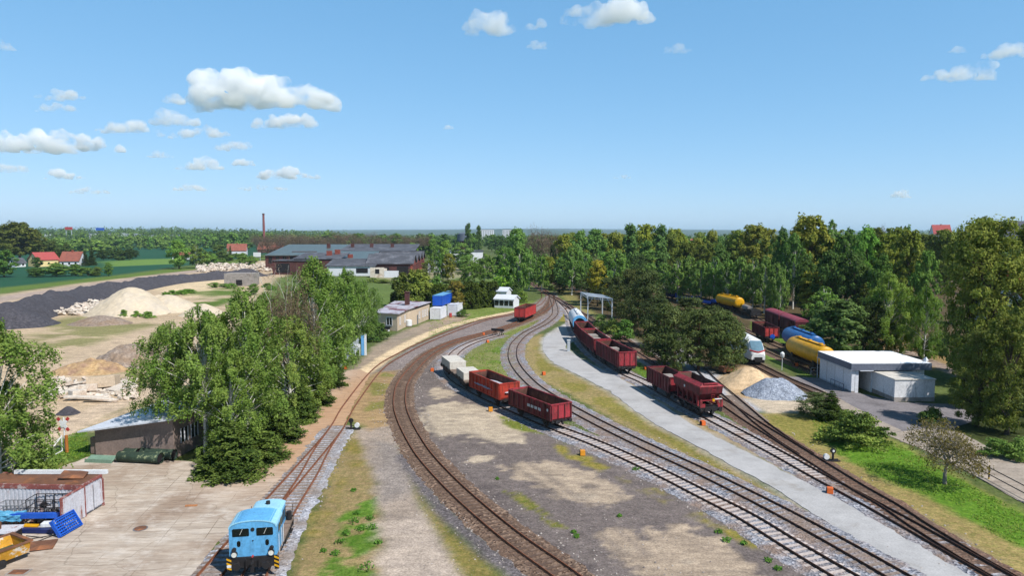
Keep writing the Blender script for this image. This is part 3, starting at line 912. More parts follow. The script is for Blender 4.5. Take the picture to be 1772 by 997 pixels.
M_blue_l = mat('loco_light_blue', S(104, 178, 230), 0.45, 0.1, 0.8, S(88, 140, 178), (0.5, 0.8), 1.8, stretch=(1, 1, 0.3))
M_blue_t = mat('tank_blue', S(52, 110, 176), 0.35, 0.15, 0.8, S(40, 78, 134), (0.5, 0.75), 0.7, stretch=(0.6, 1, 1))
M_blue_s = mat('strong_blue', S(36, 92, 196), 0.4, 0.12, 1.0)
M_navy = mat('navy_paint', S(30, 44, 98), 0.5, 0.2, 1.0)
M_conc = mat('white_concrete', S(214, 208, 198), 0.9, 0.12, 0.8, S(168, 160, 150), (0.55, 0.75), 0.9)
M_concd = mat('grey_concrete', S(160, 152, 146), 0.9, 0.2, 0.8, S(118, 110, 104), (0.5, 0.7), 0.9)
M_wood = mat('deck_planks', S(136, 118, 106), 0.9, 0.3, 1.0, S(96, 80, 70), (0.5, 0.7), 1.0, stretch=(6, 0.4, 1))
M_lamp = mat('lamp_lens', S(230, 228, 220), 0.1, 0.05, spec=0.6)
M_sandload = gravel('sand_load', S(150, 134, 118), S(196, 182, 164), 9, bump=0.3)
M_gravload = gravel('gravel_load', S(170, 174, 188), S(206, 208, 216), 11, bump=0.3)

def on_track(key, y_near, L):
    Q = tracks[key]
    m = np.where((Q[:, 1] > 36) & (Q[:, 1] < 260))[0]
    i = m[np.argmin(np.abs(Q[m, 1] - y_near))]
    st = 1 if Q[min(i + 3, len(Q) - 1), 1] > Q[max(i - 3, 0), 1] else -1
    j, d = i, 0.0
    while d < L and 0 <= j + st < len(Q):
        d += float(np.hypot(*(Q[j + st] - Q[j])))
        j += st
    a, b = Q[i], Q[j]
    c = (a + b) / 2
    return (c[0], c[1], 0.22), math.atan2(a[1] - b[1], a[0] - b[0])

def wheelset(root, x, r=0.48):
    b = MB()
    for s in (-1, 1):
        b.cyl((x, s * 0.69, r), (x, s * 0.82, r), r, n=18)
        b.cyl((x, s * 0.69, r), (x, s * 0.66, r), r + 0.03, n=18)
    b.cyl((x, -0.9, r), (x, 0.9, r), 0.08, n=8)
    b.build('wheelset', M_wheel, root, True)

def running_gear(root, L, W, zf, axles):
    b = MB()
    for s in (-1, 1):
        b.box(-L / 2, L / 2, s * 0.95 - 0.06, s * 0.95 + 0.06, zf - 0.36, zf - 0.06)
    for s in (-1, 1):
        b.box(s * L / 2 - 0.12, s * L / 2 + 0.12, -W / 2 + 0.1, W / 2 - 0.1, zf - 0.42, zf - 0.02)
    b.box(-L / 2 + 0.3, L / 2 - 0.3, -0.12, 0.12, zf - 0.4, zf - 0.1)
    b.cyl((-0.8, 0.25, zf - 0.5), (0.5, 0.25, zf - 0.5), 0.2, n=10)
    b.build('underframe', M_black, root)
    if axles == 2:
        xs = (-L * 0.3, L * 0.3)
        for x in xs:
            for s in (-1, 1):
                g = MB()
                g.box(x - 0.5, x + 0.5, s * 0.98 - 0.05, s * 0.98 + 0.05, 0.55, 0.72)
                g.box(x - 0.16, x + 0.16, s * 0.98 - 0.09, s * 0.98 + 0.09, 0.34, 0.62)
                g.box(x - 0.34, x - 0.26, s * 0.98 - 0.03, s * 0.98 + 0.03, 0.3, zf - 0.35)
                g.box(x + 0.26, x + 0.34, s * 0.98 - 0.03, s * 0.98 + 0.03, 0.3, zf - 0.35)
                g.build('axle_guard', M_black, root)
            wheelset(root, x)
    else:
        for c in (-L / 2 + 2.1, L / 2 - 2.1):
            g = MB()
            for s in (-1, 1):
                g.box(c - 1.35, c + 1.35, s * 0.98 - 0.06, s * 0.98 + 0.06, 0.42, 0.68)
                for x in (c - 0.9, c + 0.9):
                    g.box(x - 0.17, x + 0.17, s * 1.02 - 0.08, s * 1.02 + 0.08, 0.32, 0.66)
            g.box(c - 0.25, c + 0.25, -1.0, 1.0, 0.5, zf - 0.3)
            g.build('bogie', M_black, root)
            for x in (c - 0.9, c + 0.9):
                wheelset(root, x, 0.46)
    for e in (-1, 1):
        for s in (-1, 1):
            g = MB()
            g.cyl((e * (L / 2 + 0.1), s * 0.875, zf - 0.2), (e * (L / 2 + 0.5), s * 0.875, zf - 0.2), 0.09, n=10)
            g.cyl((e * (L / 2 + 0.5), s * 0.875, zf - 0.2), (e * (L / 2 + 0.58), s * 0.875, zf - 0.2), 0.22, n=14)
            g.build('buffer', M_black, root)
        g = MB()
        g.box(min(e * L / 2, e * (L / 2 + 0.35)), max(e * L / 2, e * (L / 2 + 0.35)), -0.06, 0.06, zf - 0.5, zf - 0.2)
        g.cyl((e * (L / 2 + 0.35), -0.1, zf - 0.55), (e * (L / 2 + 0.35), 0.1, zf - 0.55), 0.09, n=8)
        g.build('coupling_hook', M_black, root)

def gondola(key, y, L, W, zf, zt, label, body, ribm, nrib, axles, group, rimm=None, endpanels=3, mark=False):
    loc, rz = on_track(key, y, L)
    r = thing('open_wagon', label, 'freight wagon', loc, rz, group)
    t = 0.07
    for s in (-1, 1):
        w = MB()
        w.box(-L / 2, L / 2, min(s * W / 2, s * (W / 2 - t)), max(s * W / 2, s * (W / 2 - t)), zf, zt)
        for k in range(nrib + 1):
            x = -L / 2 + 0.08 + (L - 0.16) * k / nrib
            w.box(x - 0.06, x + 0.06, min(s * (W / 2 - 0.01), s * (W / 2 + 0.09)), max(s * (W / 2 - 0.01), s * (W / 2 + 0.09)), zf - 0.12, zt - 0.06)
        w.box(-L / 2, L / 2, min(s * (W / 2 - 0.12), s * (W / 2 + 0.05)), max(s * (W / 2 - 0.12), s * (W / 2 + 0.05)), zf - 0.2, zf + 0.003)
        w.build('side_wall', body, r)
    for e in (-1, 1):
        w = MB()
        x0, x1 = sorted((e * L / 2, e * (L / 2 - t)))
        w.box(x0 + 0.002, x1 - 0.002, -W / 2 + t, W / 2 - t, zf, zt)
        w.build('end_wall', ribm, r)
    w = MB()
    w.box(-L / 2 + t, L / 2 - t, -W / 2 + t, W / 2 - t, zf - 0.05, zf + 0.03)
    for s in (-1, 1):
        y0, y1 = sorted((s * (W / 2 - t), s * (W / 2 - t - 0.012)))
        w.box(-L / 2 + t + 0.02, L / 2 - t - 0.02, y0, y1, zf, zt - 0.1)
    for e in (-1, 1):
        x0, x1 = sorted((e * (L / 2 - t), e * (L / 2 - t - 0.012)))
        w.box(x0, x1, -W / 2 + t + 0.02, W / 2 - t - 0.02, zf, zt - 0.1)
    w.build('lining', M_inrust, r)
    for e in (-1, 1):
        w = MB()
        for k in range(endpanels + 1):
            yy = -W / 2 + 0.09 + (W - 0.18) * k / endpanels
            w.box(min(e * L / 2, e * (L / 2 + 0.09)), max(e * L / 2, e * (L / 2 + 0.09)), yy - 0.05, yy + 0.05, zf - 0.05, zt - 0.08)
        w.box(min(e * L / 2, e * (L / 2 + 0.07)), max(e * L / 2, e * (L / 2 + 0.07)), -W / 2, W / 2, zf - 0.14, zf - 0.02)
        w.build('end_rib', M_crim_shade if endpanels == 3 else ribm, r)  # shadow lines between end panels drawn by giving ribs the darker copy
    w = MB()
    for s in (-1, 1):
        w.box(-L / 2 - 0.06, L / 2 + 0.06, s * W / 2 - 0.06, s * W / 2 + 0.06, zt - 0.03, zt + 0.09)
    for e in (-1, 1):
        w.box(e * L / 2 - 0.07, e * L / 2 + 0.07, -W / 2 + 0.061, W / 2 - 0.061, zt - 0.04, zt + 0.092)
    w.build('top_rim', rimm or ribm, r)
    if mark:
        w = MB()
        for k in range(4):
            x = -L * 0.02 + k * 0.75
            for q in range(3):
                w.box(x + q * 0.19, x + 0.13 + q * 0.19, -W / 2 - 0.115, -W / 2 - 0.09, zf + 0.55, zf + 0.86)
        w.build('painted_number', M_offwhite, r)
        w = MB()
        w.cyl((L / 2 - 0.55, -W / 2 - 0.1, zf + 0.95), (L / 2 - 0.55, -W / 2 - 0.115, zf + 0.95), 0.16, n=14)
        w.build('owner_plate', M_offwhite, r)
    running_gear(r, L - 0.1, W, zf, axles)
    return r, loc, rz

def heap(name, label, cat, loc, rz, L, W, h, m, group=None, base=0.0, n=40, sx=0.0, rough=0.12, crest=None, kind=None, pw=1.3):
    """loose material lying at its own slope: a mound with an uneven skin"""
    k = n
    u = np.linspace(-1, 1, k)
    X, Y = np.meshgrid(u, u)
    rr = np.sqrt(X ** 2 + Y ** 2)
    an = np.arctan2(Y, X)
    wob = 1 + 0.18 * (vnoise(np.cos(an) * 2 + 5, np.sin(an) * 2 + 5, 1.0, int(L * 7) % 50) - 0.5)
    prof = np.clip(1 - (rr / wob), 0, 1)
    Z = 1 - np.sqrt((1 - prof) ** 2 * 0.94 + 0.06) + (math.sqrt(1.0) - 1)
    Z = np.clip(Z, 0, None) / (1 - math.sqrt(0.06))
    if crest is not None:
        for cx, cy, rad, hh in crest:
            d = np.sqrt((X - cx) ** 2 + (Y - cy) ** 2) / rad
            Z = np.maximum(Z * 0.999, hh * np.clip(1 - np.sqrt(d ** 2 * 0.97 + 0.03) + 0.0, 0, 1) / (1 - math.sqrt(0.03)))
    Z = Z * h + rough * h * (fbm(X * L / 2 + loc[0], Y * W / 2 + loc[1], 0.9, 4, 7) - 0.5) * np.clip(Z * 4, 0, 1)
    V = np.c_[(X * L / 2).ravel(), (Y * W / 2).ravel(), (Z + base - 0.06 * (Z <= 0.001)).ravel()]
    i = np.arange(k * k).reshape(k, k)
    f = np.stack([i[:-1, :-1], i[:-1, 1:], i[1:, 1:], i[1:, :-1]], -1).reshape(-1, 4)
    zz = V[:, 2].reshape(-1)
    keep = (zz[f] > base + 0.001).any(1)
    me = mesh_np(name, V, f[keep], True)
    me.materials.append(m)
    o = link(bpy.data.objects.new(name, me))
    o.location = loc
    o.rotation_euler = (0, 0, rz)
    if kind:
        return tag(o, kind=kind)
    return tag(o, label, cat, group)

def block_on(name, label, loc, rz, dx, dy, z0, d, m, group=None, dr=0.0):
    b = MB()
    b.box(-d[0] / 2, d[0] / 2, -d[1] / 2, d[1] / 2, 0, d[2])
    o = b.build(name, m, None, bevel=0.04)
    c, s = math.cos(rz), math.sin(rz)
    o.location = (loc[0] + c * dx - s * dy, loc[1] + s * dx + c * dy, loc[2] + z0)
    o.rotation_euler = (0, 0, rz + dr)
    return tag(o, label, 'concrete block', group)

# string of wagons nearest the curve: flat wagon and two open wagons
gA = 'open wagons parked in the yard'
r, l, a = gondola('T4', 73.2, 8.9, 2.72, 1.2, 2.78, 'dull red open wagon with white painted number on its side, behind the orange-red one', M_crim_shade, M_crim, 8, 2, gA, mark=True)
heap('sand_load', 'tan sand lying in the open wagon with the white painted number', 'sand load', (l[0], l[1], l[2] + 1.22), a, 8.2, 2.5, 0.9, M_sandload, crest=[(-0.2, 0.1, 0.8, 1.0), (0.75, 0.2, 0.3, 0.9)])
r, l, a = gondola('T4', 82.6, 8.7, 2.75, 1.2, 2.95, 'orange-red open wagon with pale gravel inside, coupled to the flat wagon', M_red, M_red, 8, 2, gA, rimm=M_red, endpanels=2)
heap('gravel_load', 'pale grey gravel lying in the orange-red open wagon', 'gravel load', (l[0], l[1], l[2] + 1.9), a, 9.2, 3.2, 0.5, M_gravload)
loc, rz = on_track('T4', 92.0, 14.5)
fw = thing('flat_wagon', 'long flat wagon with plank deck carrying two white concrete blocks', 'freight wagon', loc, rz)
b = MB(); b.box(-7.2, 7.2, -1.3, 1.3, 1.1, 1.24); b.build('deck', M_wood, fw)
b = MB()
for s in (-1, 1):
    b.box(-7.2, 7.2, s * 1.3 - 0.05, s * 1.3 + 0.05, 0.86, 1.16)
    for k in range(8):
        b.box(-6.6 + k * 1.9 - 0.05, -6.6 + k * 1.9 + 0.05, s * 1.38 - 0.04, s * 1.38 + 0.04, 0.95, 1.5)
b.build('side_frame', M_black, fw)
running_gear(fw, 14.4, 2.7, 1.1, 4)
block_on('concrete_block', 'large white concrete block on the far end of the flat wagon', loc, rz, -4.2, 0.0, 1.24, (5.4, 2.5, 1.15), M_conc, 'blocks on the flat wagon')
block_on('concrete_block', 'white concrete block on the flat wagon next to the orange-red wagon', loc, rz, 4.3, 0.05, 1.24, (4.0, 2.5, 1.05), M_conc, 'blocks on the flat wagon')

# long string beside the gravel road
r, l, a = gondola('T6', 102.8, 11.8, 2.85, 1.25, 3.35, 'dark red bogie open wagon nearest the orange marker, with one concrete block inside', M_crim_shade, M_crim, 14, 4, gA)
block_on('concrete_block', 'squat grey concrete block inside the nearest bogie open wagon of the string', l, a, -1.6, 0.2, 1.29, (1.6, 1.7, 1.5), M_concd)
r, l, a = gondola('T6', 115.6, 12.2, 2.85, 1.25, 3.35, 'dark red bogie open wagon with several flat blocks inside, middle of its string', M_crim_shade, M_crim, 14, 4, gA)
block_on('concrete_block', 'rear flat concrete block in the middle bogie open wagon', l, a, -3.0, 0.0, 1.29, (2.6, 2.0, 1.5), M_concd, 'blocks in the middle bogie wagon')
block_on('concrete_block', 'centre flat concrete block in the middle bogie open wagon', l, a, 0.3, 0.0, 1.29, (2.4, 2.0, 1.35), M_concd, 'blocks in the middle bogie wagon')
block_on('concrete_block', 'front flat concrete block in the middle bogie open wagon', l, a, 3.2, 0.0, 1.29, (2.0, 2.0, 1.25), M_concd, 'blocks in the middle bogie wagon')
r, l, a = gondola('T6', 128.6, 10.4, 2.85, 1.25, 3.35, 'dark red open wagon right in front of the white tank wagon', M_crim_shade, M_crim, 12, 4, gA)
block_on('concrete_block', 'tan concrete slab inside the open wagon before the white tank wagon', l, a, 1.5, 0.0, 1.29, (3.4, 2.0, 1.3), M_concd)
r, l, a = gondola('T6', 86.0, 7.4, 2.7, 1.2, 2.95, 'short dark red open wagon coupled to the hopper wagon', M_crim_shade, M_crim, 8, 2, gA, rimm=M_crim_shade)
block_on('concrete_block', 'long grey slab lying in the short open wagon beside the hopper', l, a, 0.9, 0.1, 1.24, (3.4, 1.5, 1.3), M_concd)

# hopper wagon
loc, rz = on_track('T6', 78.0, 7.3)
hp = thing('hopper_wagon', 'crimson hopper wagon with sloping ends, end platform and ladder', 'freight wagon', loc, rz)
L, W, zt, zm, zb = 7.0, 2.9, 3.95, 2.75, 1.5
b = MB()
top = [(-L / 2, -W / 2), (L / 2, -W / 2), (L / 2, W / 2), (-L / 2, W / 2)]
mid = [(-L / 2 + 0.05, -W / 2), (L / 2 - 0.05, -W / 2), (L / 2 - 0.05, W / 2), (-L / 2 + 0.05, W / 2)]
bot = [(-L / 2 + 1.35, -0.8), (L / 2 - 1.35, -0.8), (L / 2 - 1.35, 0.8), (-L / 2 + 1.35, 0.8)]
m2 = [(-L / 2 + 0.05, -W / 2), (L / 2 - 0.05, -W / 2), (L / 2 - 0.05, W / 2), (-L / 2 + 0.05, W / 2)]
z2 = 3.5
vs_ = [(*p, zt - 0.35) for p in top] + [(p[0] * 0.97, p[1], zm) for p in m2] + [(*p, zb) for p in bot]
fs_ = [(i, i + 4, (i + 1) % 4 + 4, (i + 1) % 4) for i in range(4)] + [(i + 4, i + 8, (i + 1) % 4 + 8, (i + 1) % 4 + 4) for i in range(4)] + [(8, 11, 10, 9)]
b.add(vs_, fs_)
b.build('hopper_body', M_crim_shade, hp)
b = MB()
ti = [(x * 0.9, y * 0.62, zt) for x, y in top]
to = [(*p, zt - 0.35) for p in top]
b.add(to + ti, [(i, (i + 1) % 4, (i + 1) % 4 + 4, i + 4) for i in range(4)])
b.box(-L / 2 - 0.05, L / 2 + 0.05, -W / 2 - 0.05, -W / 2 + 0.02, zt - 0.45, zt - 0.3)
b.box(-L / 2 - 0.05, L / 2 + 0.05, W / 2 - 0.02, W / 2 + 0.05, zt - 0.45, zt - 0.3)
for e in (-1, 1):
    b.box(e * (L * 0.475) - 0.14, e * (L * 0.475) + 0.14, -W / 2 * 0.62, W / 2 * 0.62, zt - 0.1, zt + 0.03)
b.build('top_hood', M_crim, hp)
b = MB()
b.add([(x * 0.9, y * 0.62, zt - 0.01) for x, y in top] + [(x * 0.5, y * 0.4, 1.7) for x, y in top], [(i + 4, (i + 1) % 4 + 4, (i + 1) % 4, i) for i in range(4)] + [(4, 5, 6, 7)])
b.build('lining', M_inrust, hp)
b = MB()
for x in (-2.4, -1.1, 0.2, 1.5, 2.6):
    for s in (-1, 1):
        b.box(x - 0.09, x + 0.09, min(s * 1.1, s * 1.38), max(s * 1.1, s * 1.38), 1.15, 2.8)
for s in (-1, 1):
    b.box(-2.6, 2.7, s * 1.2 - 0.09, s * 1.2 + 0.09, 1.1, 1.3)
b.build('side_post', M_crim_shade, hp)
b = MB(); b.box(L / 2 - 1.3, L / 2 + 0.15, -1.4, 1.4, 1.08, 1.18); b.box(-L / 2 - 0.15, -L / 2 + 1.3, -1.4, 1.4, 1.08, 1.18); b.build('end_platform', M_black, hp)
b = MB()
for s in (-1, 1):
    b.box(L / 2 - 0.05, L / 2 + 0.1, s * 1.3 - 0.12, s * 1.3 + 0.12, 1.15, 2.1)
    b.box(L / 2 - 0.9, L / 2 - 0.75, s * 1.25 - 0.08, s * 1.25 + 0.08, 1.15, 2.9)
b.box(L / 2 - 0.02, L / 2 + 0.06, -1.3, 1.3, 1.95, 2.05)
b.box(L / 2 - 0.02, L / 2 + 0.06, -1.4, -0.8, 1.18, 1.6)
b.box(L / 2 - 0.02, L / 2 + 0.06, 0.85, 1.4, 1.18, 1.6)
b.build('guard_rail', M_crim, hp)
b = MB()
for s in (-1, 1):
    b.bar((L / 2 - 0.62, 0.35 + s * 0.22, 1.2), (L / 2 + 0.03, 0.35 + s * 0.22, 3.6), 0.05)
for k in range(8):
    t = k / 7
    b.bar((L / 2 - 0.62 + 0.65 * t, 0.13, 1.3 + 2.2 * t), (L / 2 - 0.62 + 0.65 * t, 0.57, 1.3 + 2.2 * t), 0.04)
b.build('ladder', M_crim, hp)
b = MB(); b.cyl((L / 2 - 0.05, 0.25, 2.0), (L / 2 + 0.12, 0.25, 2.0), 0.16, n=10); b.build('brake_wheel', M_yellow, hp)
b = MB(); b.cyl((L / 2, 0.4, 2.1), (L / 2, 1.35, 2.1), 0.07, n=8); b.build('brake_cylinder', M_offwhite, hp)
b = MB(); b.cyl((-0.4, -W / 2 - 0.01, 2.95), (-0.4, -W / 2 - 0.03, 2.95), 0.16, n=14); b.build('owner_plate', M_offwhite, hp)
running_gear(hp, L, W, 1.15, 4)

# single bright wagon on the curve
gondola('T3', 165.0, 10.0, 2.75, 1.2, 3.3, 'bright red open wagon standing alone on the curve beside the white hut', M_redlit, M_redlit, 9, 4, gA, rimm=M_crim_shade, endpanels=2)
r, l, a = gondola('T11', 133.0, 8.6, 2.75, 1.2, 2.9, 'small dark red open wagon behind the white and red train', M_crim_shade, M_redlit, 9, 2, gA, rimm=M_crim_shade)
b = MB(); b.cyl((4.35, 0.1, 1.15), (4.5, 0.1, 1.15), 0.48, n=16); b.build('track_closed_disc', M_blue_s, r)

# tank wagons
def tank(key, y, L, R, zc, label, m, endm=None, group='tank wagons', saddle=True, ring=False, hatch=None, dip=0.25):
    loc, rz = on_track(key, y, L)
    r = thing('tank_wagon', label, 'tank wagon', loc, rz, group)
    b = MB()
    prof = [(0.0, R * 0.55), (0.08, R * 0.8), (dip, R * 0.96), (dip + 0.25, R)]
    pts, rs = [], []
    for d, q in prof:
        pts.append((-L / 2 + d, 0, zc)); rs.append(q)
    for d, q in reversed(prof):
        pts.append((L / 2 - d, 0, zc)); rs.append(q)
    b.tube(pts, rs, 28)
    b.add([(-L / 2 - 0.02, 0, zc)] + [(-L / 2, R * 0.55 * math.cos(2 * PI * i / 28), zc + R * 0.55 * math.sin(2 * PI * i / 28)) for i in range(28)], [(0, 1 + i, 1 + (i + 1) % 28) for i in range(28)])
    b.build('tank_body', m, r, True)
    b = MB()
    for k in range(5):
        x = -L / 2 + 0.9 + (L - 1.8) * k / 4
        b.cyl((x - 0.05, 0, zc), (x + 0.05, 0, zc), R + 0.025, n=28, caps=False)
    b.build('hoop', m, r, True)
    b = MB()
    for x in (-L * 0.32, 0.0, L * 0.32):
        b.cyl((x, 0, zc + R - 0.05), (x, 0, zc + R + 0.3), 0.3, n=14)
    b.build('dome_hatch', hatch or m, r, True)
    b = MB()
    b.box(-L * 0.4, L * 0.4, -0.35, 0.35, zc + R + 0.12, zc + R + 0.16)
    b.build('roof_walkway', hatch or m, r)
    for x in (-L * 0.33, L * 0.33):
        b = MB()
        b.box(x - 0.3, x + 0.3, -R * 0.8, R * 0.8, 1.05, zc - R * 0.6)
        b.build('saddle', M_black, r)
    if ring:
        b = MB()
        b.cyl((L / 2 - 0.12, 0, zc), (L / 2 + 0.05, 0, zc), R + 0.03, R * 0.98, n=28, caps=False)
        b.cyl((L / 2 - 0.02, 0, zc), (L / 2 + 0.04, 0, zc), R * 0.99, R * 0.96, n=28)
        b.build('end_ring', endm, r, True)
        b = MB(); b.cyl((L / 2 + 0.04, 0, zc - 0.1), (L / 2 + 0.07, 0, zc - 0.1), R * 0.72, n=24); b.build('end_plate', M_glass, r)
    running_gear(r, L - 0.3, 2.6, 1.1, 4)
    return r
tank('T6', 141.5, 14.0, 1.55, 2.75, 'white covered tank wagon with blue end ring under the gantry', M_white, M_blue_l, ring=True)
tank('T11', 112.5, 12.0, 1.55, 2.75, 'blue tank wagon standing in front of the dark bushes', M_blue_t, group='tank wagons')
tank('T11B', 101.0, 11.5, 1.5, 2.7, 'yellow tank wagon half hidden behind the white flat-roofed store', M_yellow)
tank('T12', 184.0, 12.5, 1.45, 2.7, 'far yellow tank wagon in front of the birch stand', M_yellow)

# far siding: box wagons, flat wagons
for y, L, lab in ((148.3, 10.2, 'dark red box wagon with arched roof whose full side is visible'), (137.2, 10.2, 'dark red box wagon half covered by the round green bush')):
    loc, rz = on_track('T12', y, L)
    r = thing('box_wagon', lab, 'freight wagon', loc, rz, 'box wagons on the far siding')
    W = 2.8
    b = MB(); b.box(-L / 2, L / 2, -W / 2, W / 2, 1.15, 3.45); b.build('body', mat('boxcar_maroon', S(88, 36, 44), 0.7, 0.2), r)
    b = MB()
    arc = [(-W / 2 - 0.08, 3.4)] + [((W / 2 + 0.08) * math.sin(t), 3.45 + 0.55 * math.cos(t)) for t in np.linspace(-PI / 2, PI / 2, 11)] + [(W / 2 + 0.08, 3.4)]
    b.prism(arc, -L / 2 - 0.06, L / 2 + 0.06, 'x'); b.build('roof', mat('boxcar_roof', S(142, 66, 80), 0.7, 0.15), r)
    b = MB()
    for s in (-1, 1):
        for k in range(9):
            x = -L / 2 + 0.1 + (L - 0.2) * k / 8
            b.box(x - 0.05, x + 0.05, min(s * W / 2, s * (W / 2 + 0.06)), max(s * W / 2, s * (W / 2 + 0.06)), 1.1, 3.4)
    b.build('side_rib', M_crim_shade, r)
    b = MB()
    for s in (-1, 1):
        b.box(-1.0, 1.0, min(s * W / 2, s * (W / 2 + 0.08)), max(s * W / 2, s * (W / 2 + 0.08)), 1.2, 3.2)
    b.build('sliding_door', M_crim_shade, r)
    running_gear(r, L, W, 1.1, 2)
for y, lab in ((198.5, 'dark blue flat wagon next to the far yellow tank wagon'), (209.5, 'second dark blue flat wagon along from the far yellow tank wagon'), (220.5, 'dark blue flat wagon furthest along the far siding, by the pines')):
    L = 10.4
    loc, rz = on_track('T12', y, L)
    r = thing('flat_wagon', lab, 'freight wagon', loc, rz, 'blue flat wagons on the far siding')
    b = MB(); b.box(-L / 2, L / 2, -1.35, 1.35, 1.05, 1.3); b.build('deck', M_navy, r)
    b = MB()
    for s in (-1, 1):
        b.box(-L / 2, L / 2, s * 1.35 - 0.05, s * 1.35 + 0.05, 0.9, 1.75)
    for e in (-1, 1):
        b.box(e * L / 2 - 0.08, e * L / 2 + 0.08, -1.35, 1.35, 1.3, 2.3)
    b.build('side_frame', M_blue_s if y < 210 else M_navy, r)
    b = MB()
    for k in range(5):
        b.cyl((-4 + k * 2.0, -1.2, 1.6), (-4 + k * 2.0, 1.2, 1.6), 0.42, n=12)
    b.build('wheelset_rack', M_black, r, True)
    running_gear(r, L, 2.7, 1.05, 2)
loc, rz = on_track('T12', 171.0, 11.0)
r = thing('flat_wagon', 'black flat wagon with grey drum, between far yellow tank wagon and box wagons', 'freight wagon', loc, rz)
b = MB(); b.box(-5.4, 5.4, -1.35, 1.35, 1.05, 1.25); b.build('deck', M_black, r)
b = MB(); b.cyl((-4.5, 0, 1.95), (0.5, 0, 1.95), 0.7, n=16); b.build('drum', M_concd, r, True)
b = MB(); b.box(1.5, 5.0, -1.2, 1.2, 1.25, 2.1); b.build('tool_box', M_black, r)
running_gear(r, 10.8, 2.7, 1.05, 2)

# modern train nose under the pines
loc, rz = on_track('T10', 110.4, 19.0)
tr = thing('railcar', 'white railcar with red stripe and rounded glass nose beside the sand heap', 'train', loc, rz)
def section(x, w, zt_, zb_):
    return [(x, -w, zb_), (x, -w * 1.04, zb_ + 0.35 * (zt_ - zb_)), (x, -w, zb_ + 0.6 * (zt_ - zb_)), (x, -w * 0.8, zb_ + 0.9 * (zt_ - zb_)), (x, -w * 0.35, zt_), (x, w * 0.35, zt_), (x, w * 0.8, zb_ + 0.9 * (zt_ - zb_)), (x, w, zb_ + 0.6 * (zt_ - zb_)), (x, w * 1.04, zb_ + 0.35 * (zt_ - zb_)), (x, w, zb_)]
def loft(secs):
    b = MB()
    n = len(secs[0])
    vs_ = [p for s_ in secs for p in s_]
    fs_ = []
    for i in range(len(secs) - 1):
        for j in range(n):
            fs_.append((i * n + j, i * n + (j + 1) % n, (i + 1) * n + (j + 1) % n, (i + 1) * n + j))
    fs_ += [tuple(range(n - 1, -1, -1)), tuple((len(secs) - 1) * n + j for j in range(n))]
    return b.add(vs_, fs_)
loft([section(-9.4, 1.42, 3.9, 0.75), section(6.3, 1.42, 3.9, 0.75), section(7.6, 1.38, 3.45, 0.75), section(8.6, 1.25, 2.55, 0.72), section(9.3, 1.05, 1.75, 0.75)]).build('car_body', M_white, tr, True)
def slab_on_nose(z0, z1, wf, m, name, off):
    xs = lambda z: 6.5 + (3.9 - z) * (2.85 / 2.15) ** 1.0
    b = MB()
    P = []
    for z in (z1, z0):
        x = np.interp(z, [1.75, 2.55, 3.45, 3.9], [9.3, 8.6, 7.6, 6.3])
        w = np.interp(z, [1.75, 2.55, 3.45, 3.9], [0.9, 1.05, 1.0, 0.6]) * wf
        for q in np.linspace(-w, w, 7):
            P.append((x + off - 0.10 * (q / w) ** 2, q, z + off))
    b.add(P, [(i, i + 7, i + 8, i + 1) for i in range(6)])
    return b.build(name, m, tr, True)
M_win = mat('train_windscreen', S(110, 142, 160), 0.06, 0.1, spec=0.9)
b = MB()
zs = np.linspace(3.55, 2.05, 8)
P = []
for z in zs:
    x = np.interp(z, [1.75, 2.55, 3.45, 3.9], [9.3, 8.6, 7.6, 6.3])
    w = np.interp(z, [1.75, 2.55, 3.45, 3.9], [0.85, 1.0, 0.95, 0.5])
    for q in np.linspace(-1, 1, 9):
        P.append((x + 0.12 - 0.22 * q * q, q * w, z + 0.08))
b.add(P, [(i * 9 + j, (i + 1) * 9 + j, (i + 1) * 9 + j + 1, i * 9 + j + 1) for i in range(7) for j in range(8)])
b.build('windscreen', M_win, tr, True)
b = MB(); b.tube([(9.16 - 0.62 * q * q, q * 1.16, 1.98 + 0.22 * abs(q)) for q in np.linspace(-1, 1, 11)], [0.13] * 11, 8); b.build('red_stripe', M_redlit, tr, True)
for s in (-1, 1):
    b = MB(); b.cyl((9.0, s * 0.8, 1.55), (9.22, s * 0.85, 1.5), 0.15, n=12); b.build('headlight', M_glass, tr)
b = MB(); b.box(8.7, 9.55, -0.6, 0.6, 0.45, 1.2); b.box(7.9, 9.0, -1.1, 1.1, 0.2, 0.72); b.build('coupling_apron', M_black, tr)
b = MB()
for s in (-1, 1):
    b.box(-9.0, 6.0, min(s * 1.38, s * 1.46), max(s * 1.38, s * 1.46), 2.3, 3.0)
b.build('window_band', M_glass, tr)
for x in (-7.5, -5.5, 3.5, 5.5):
    wheelset(tr, x, 0.42)

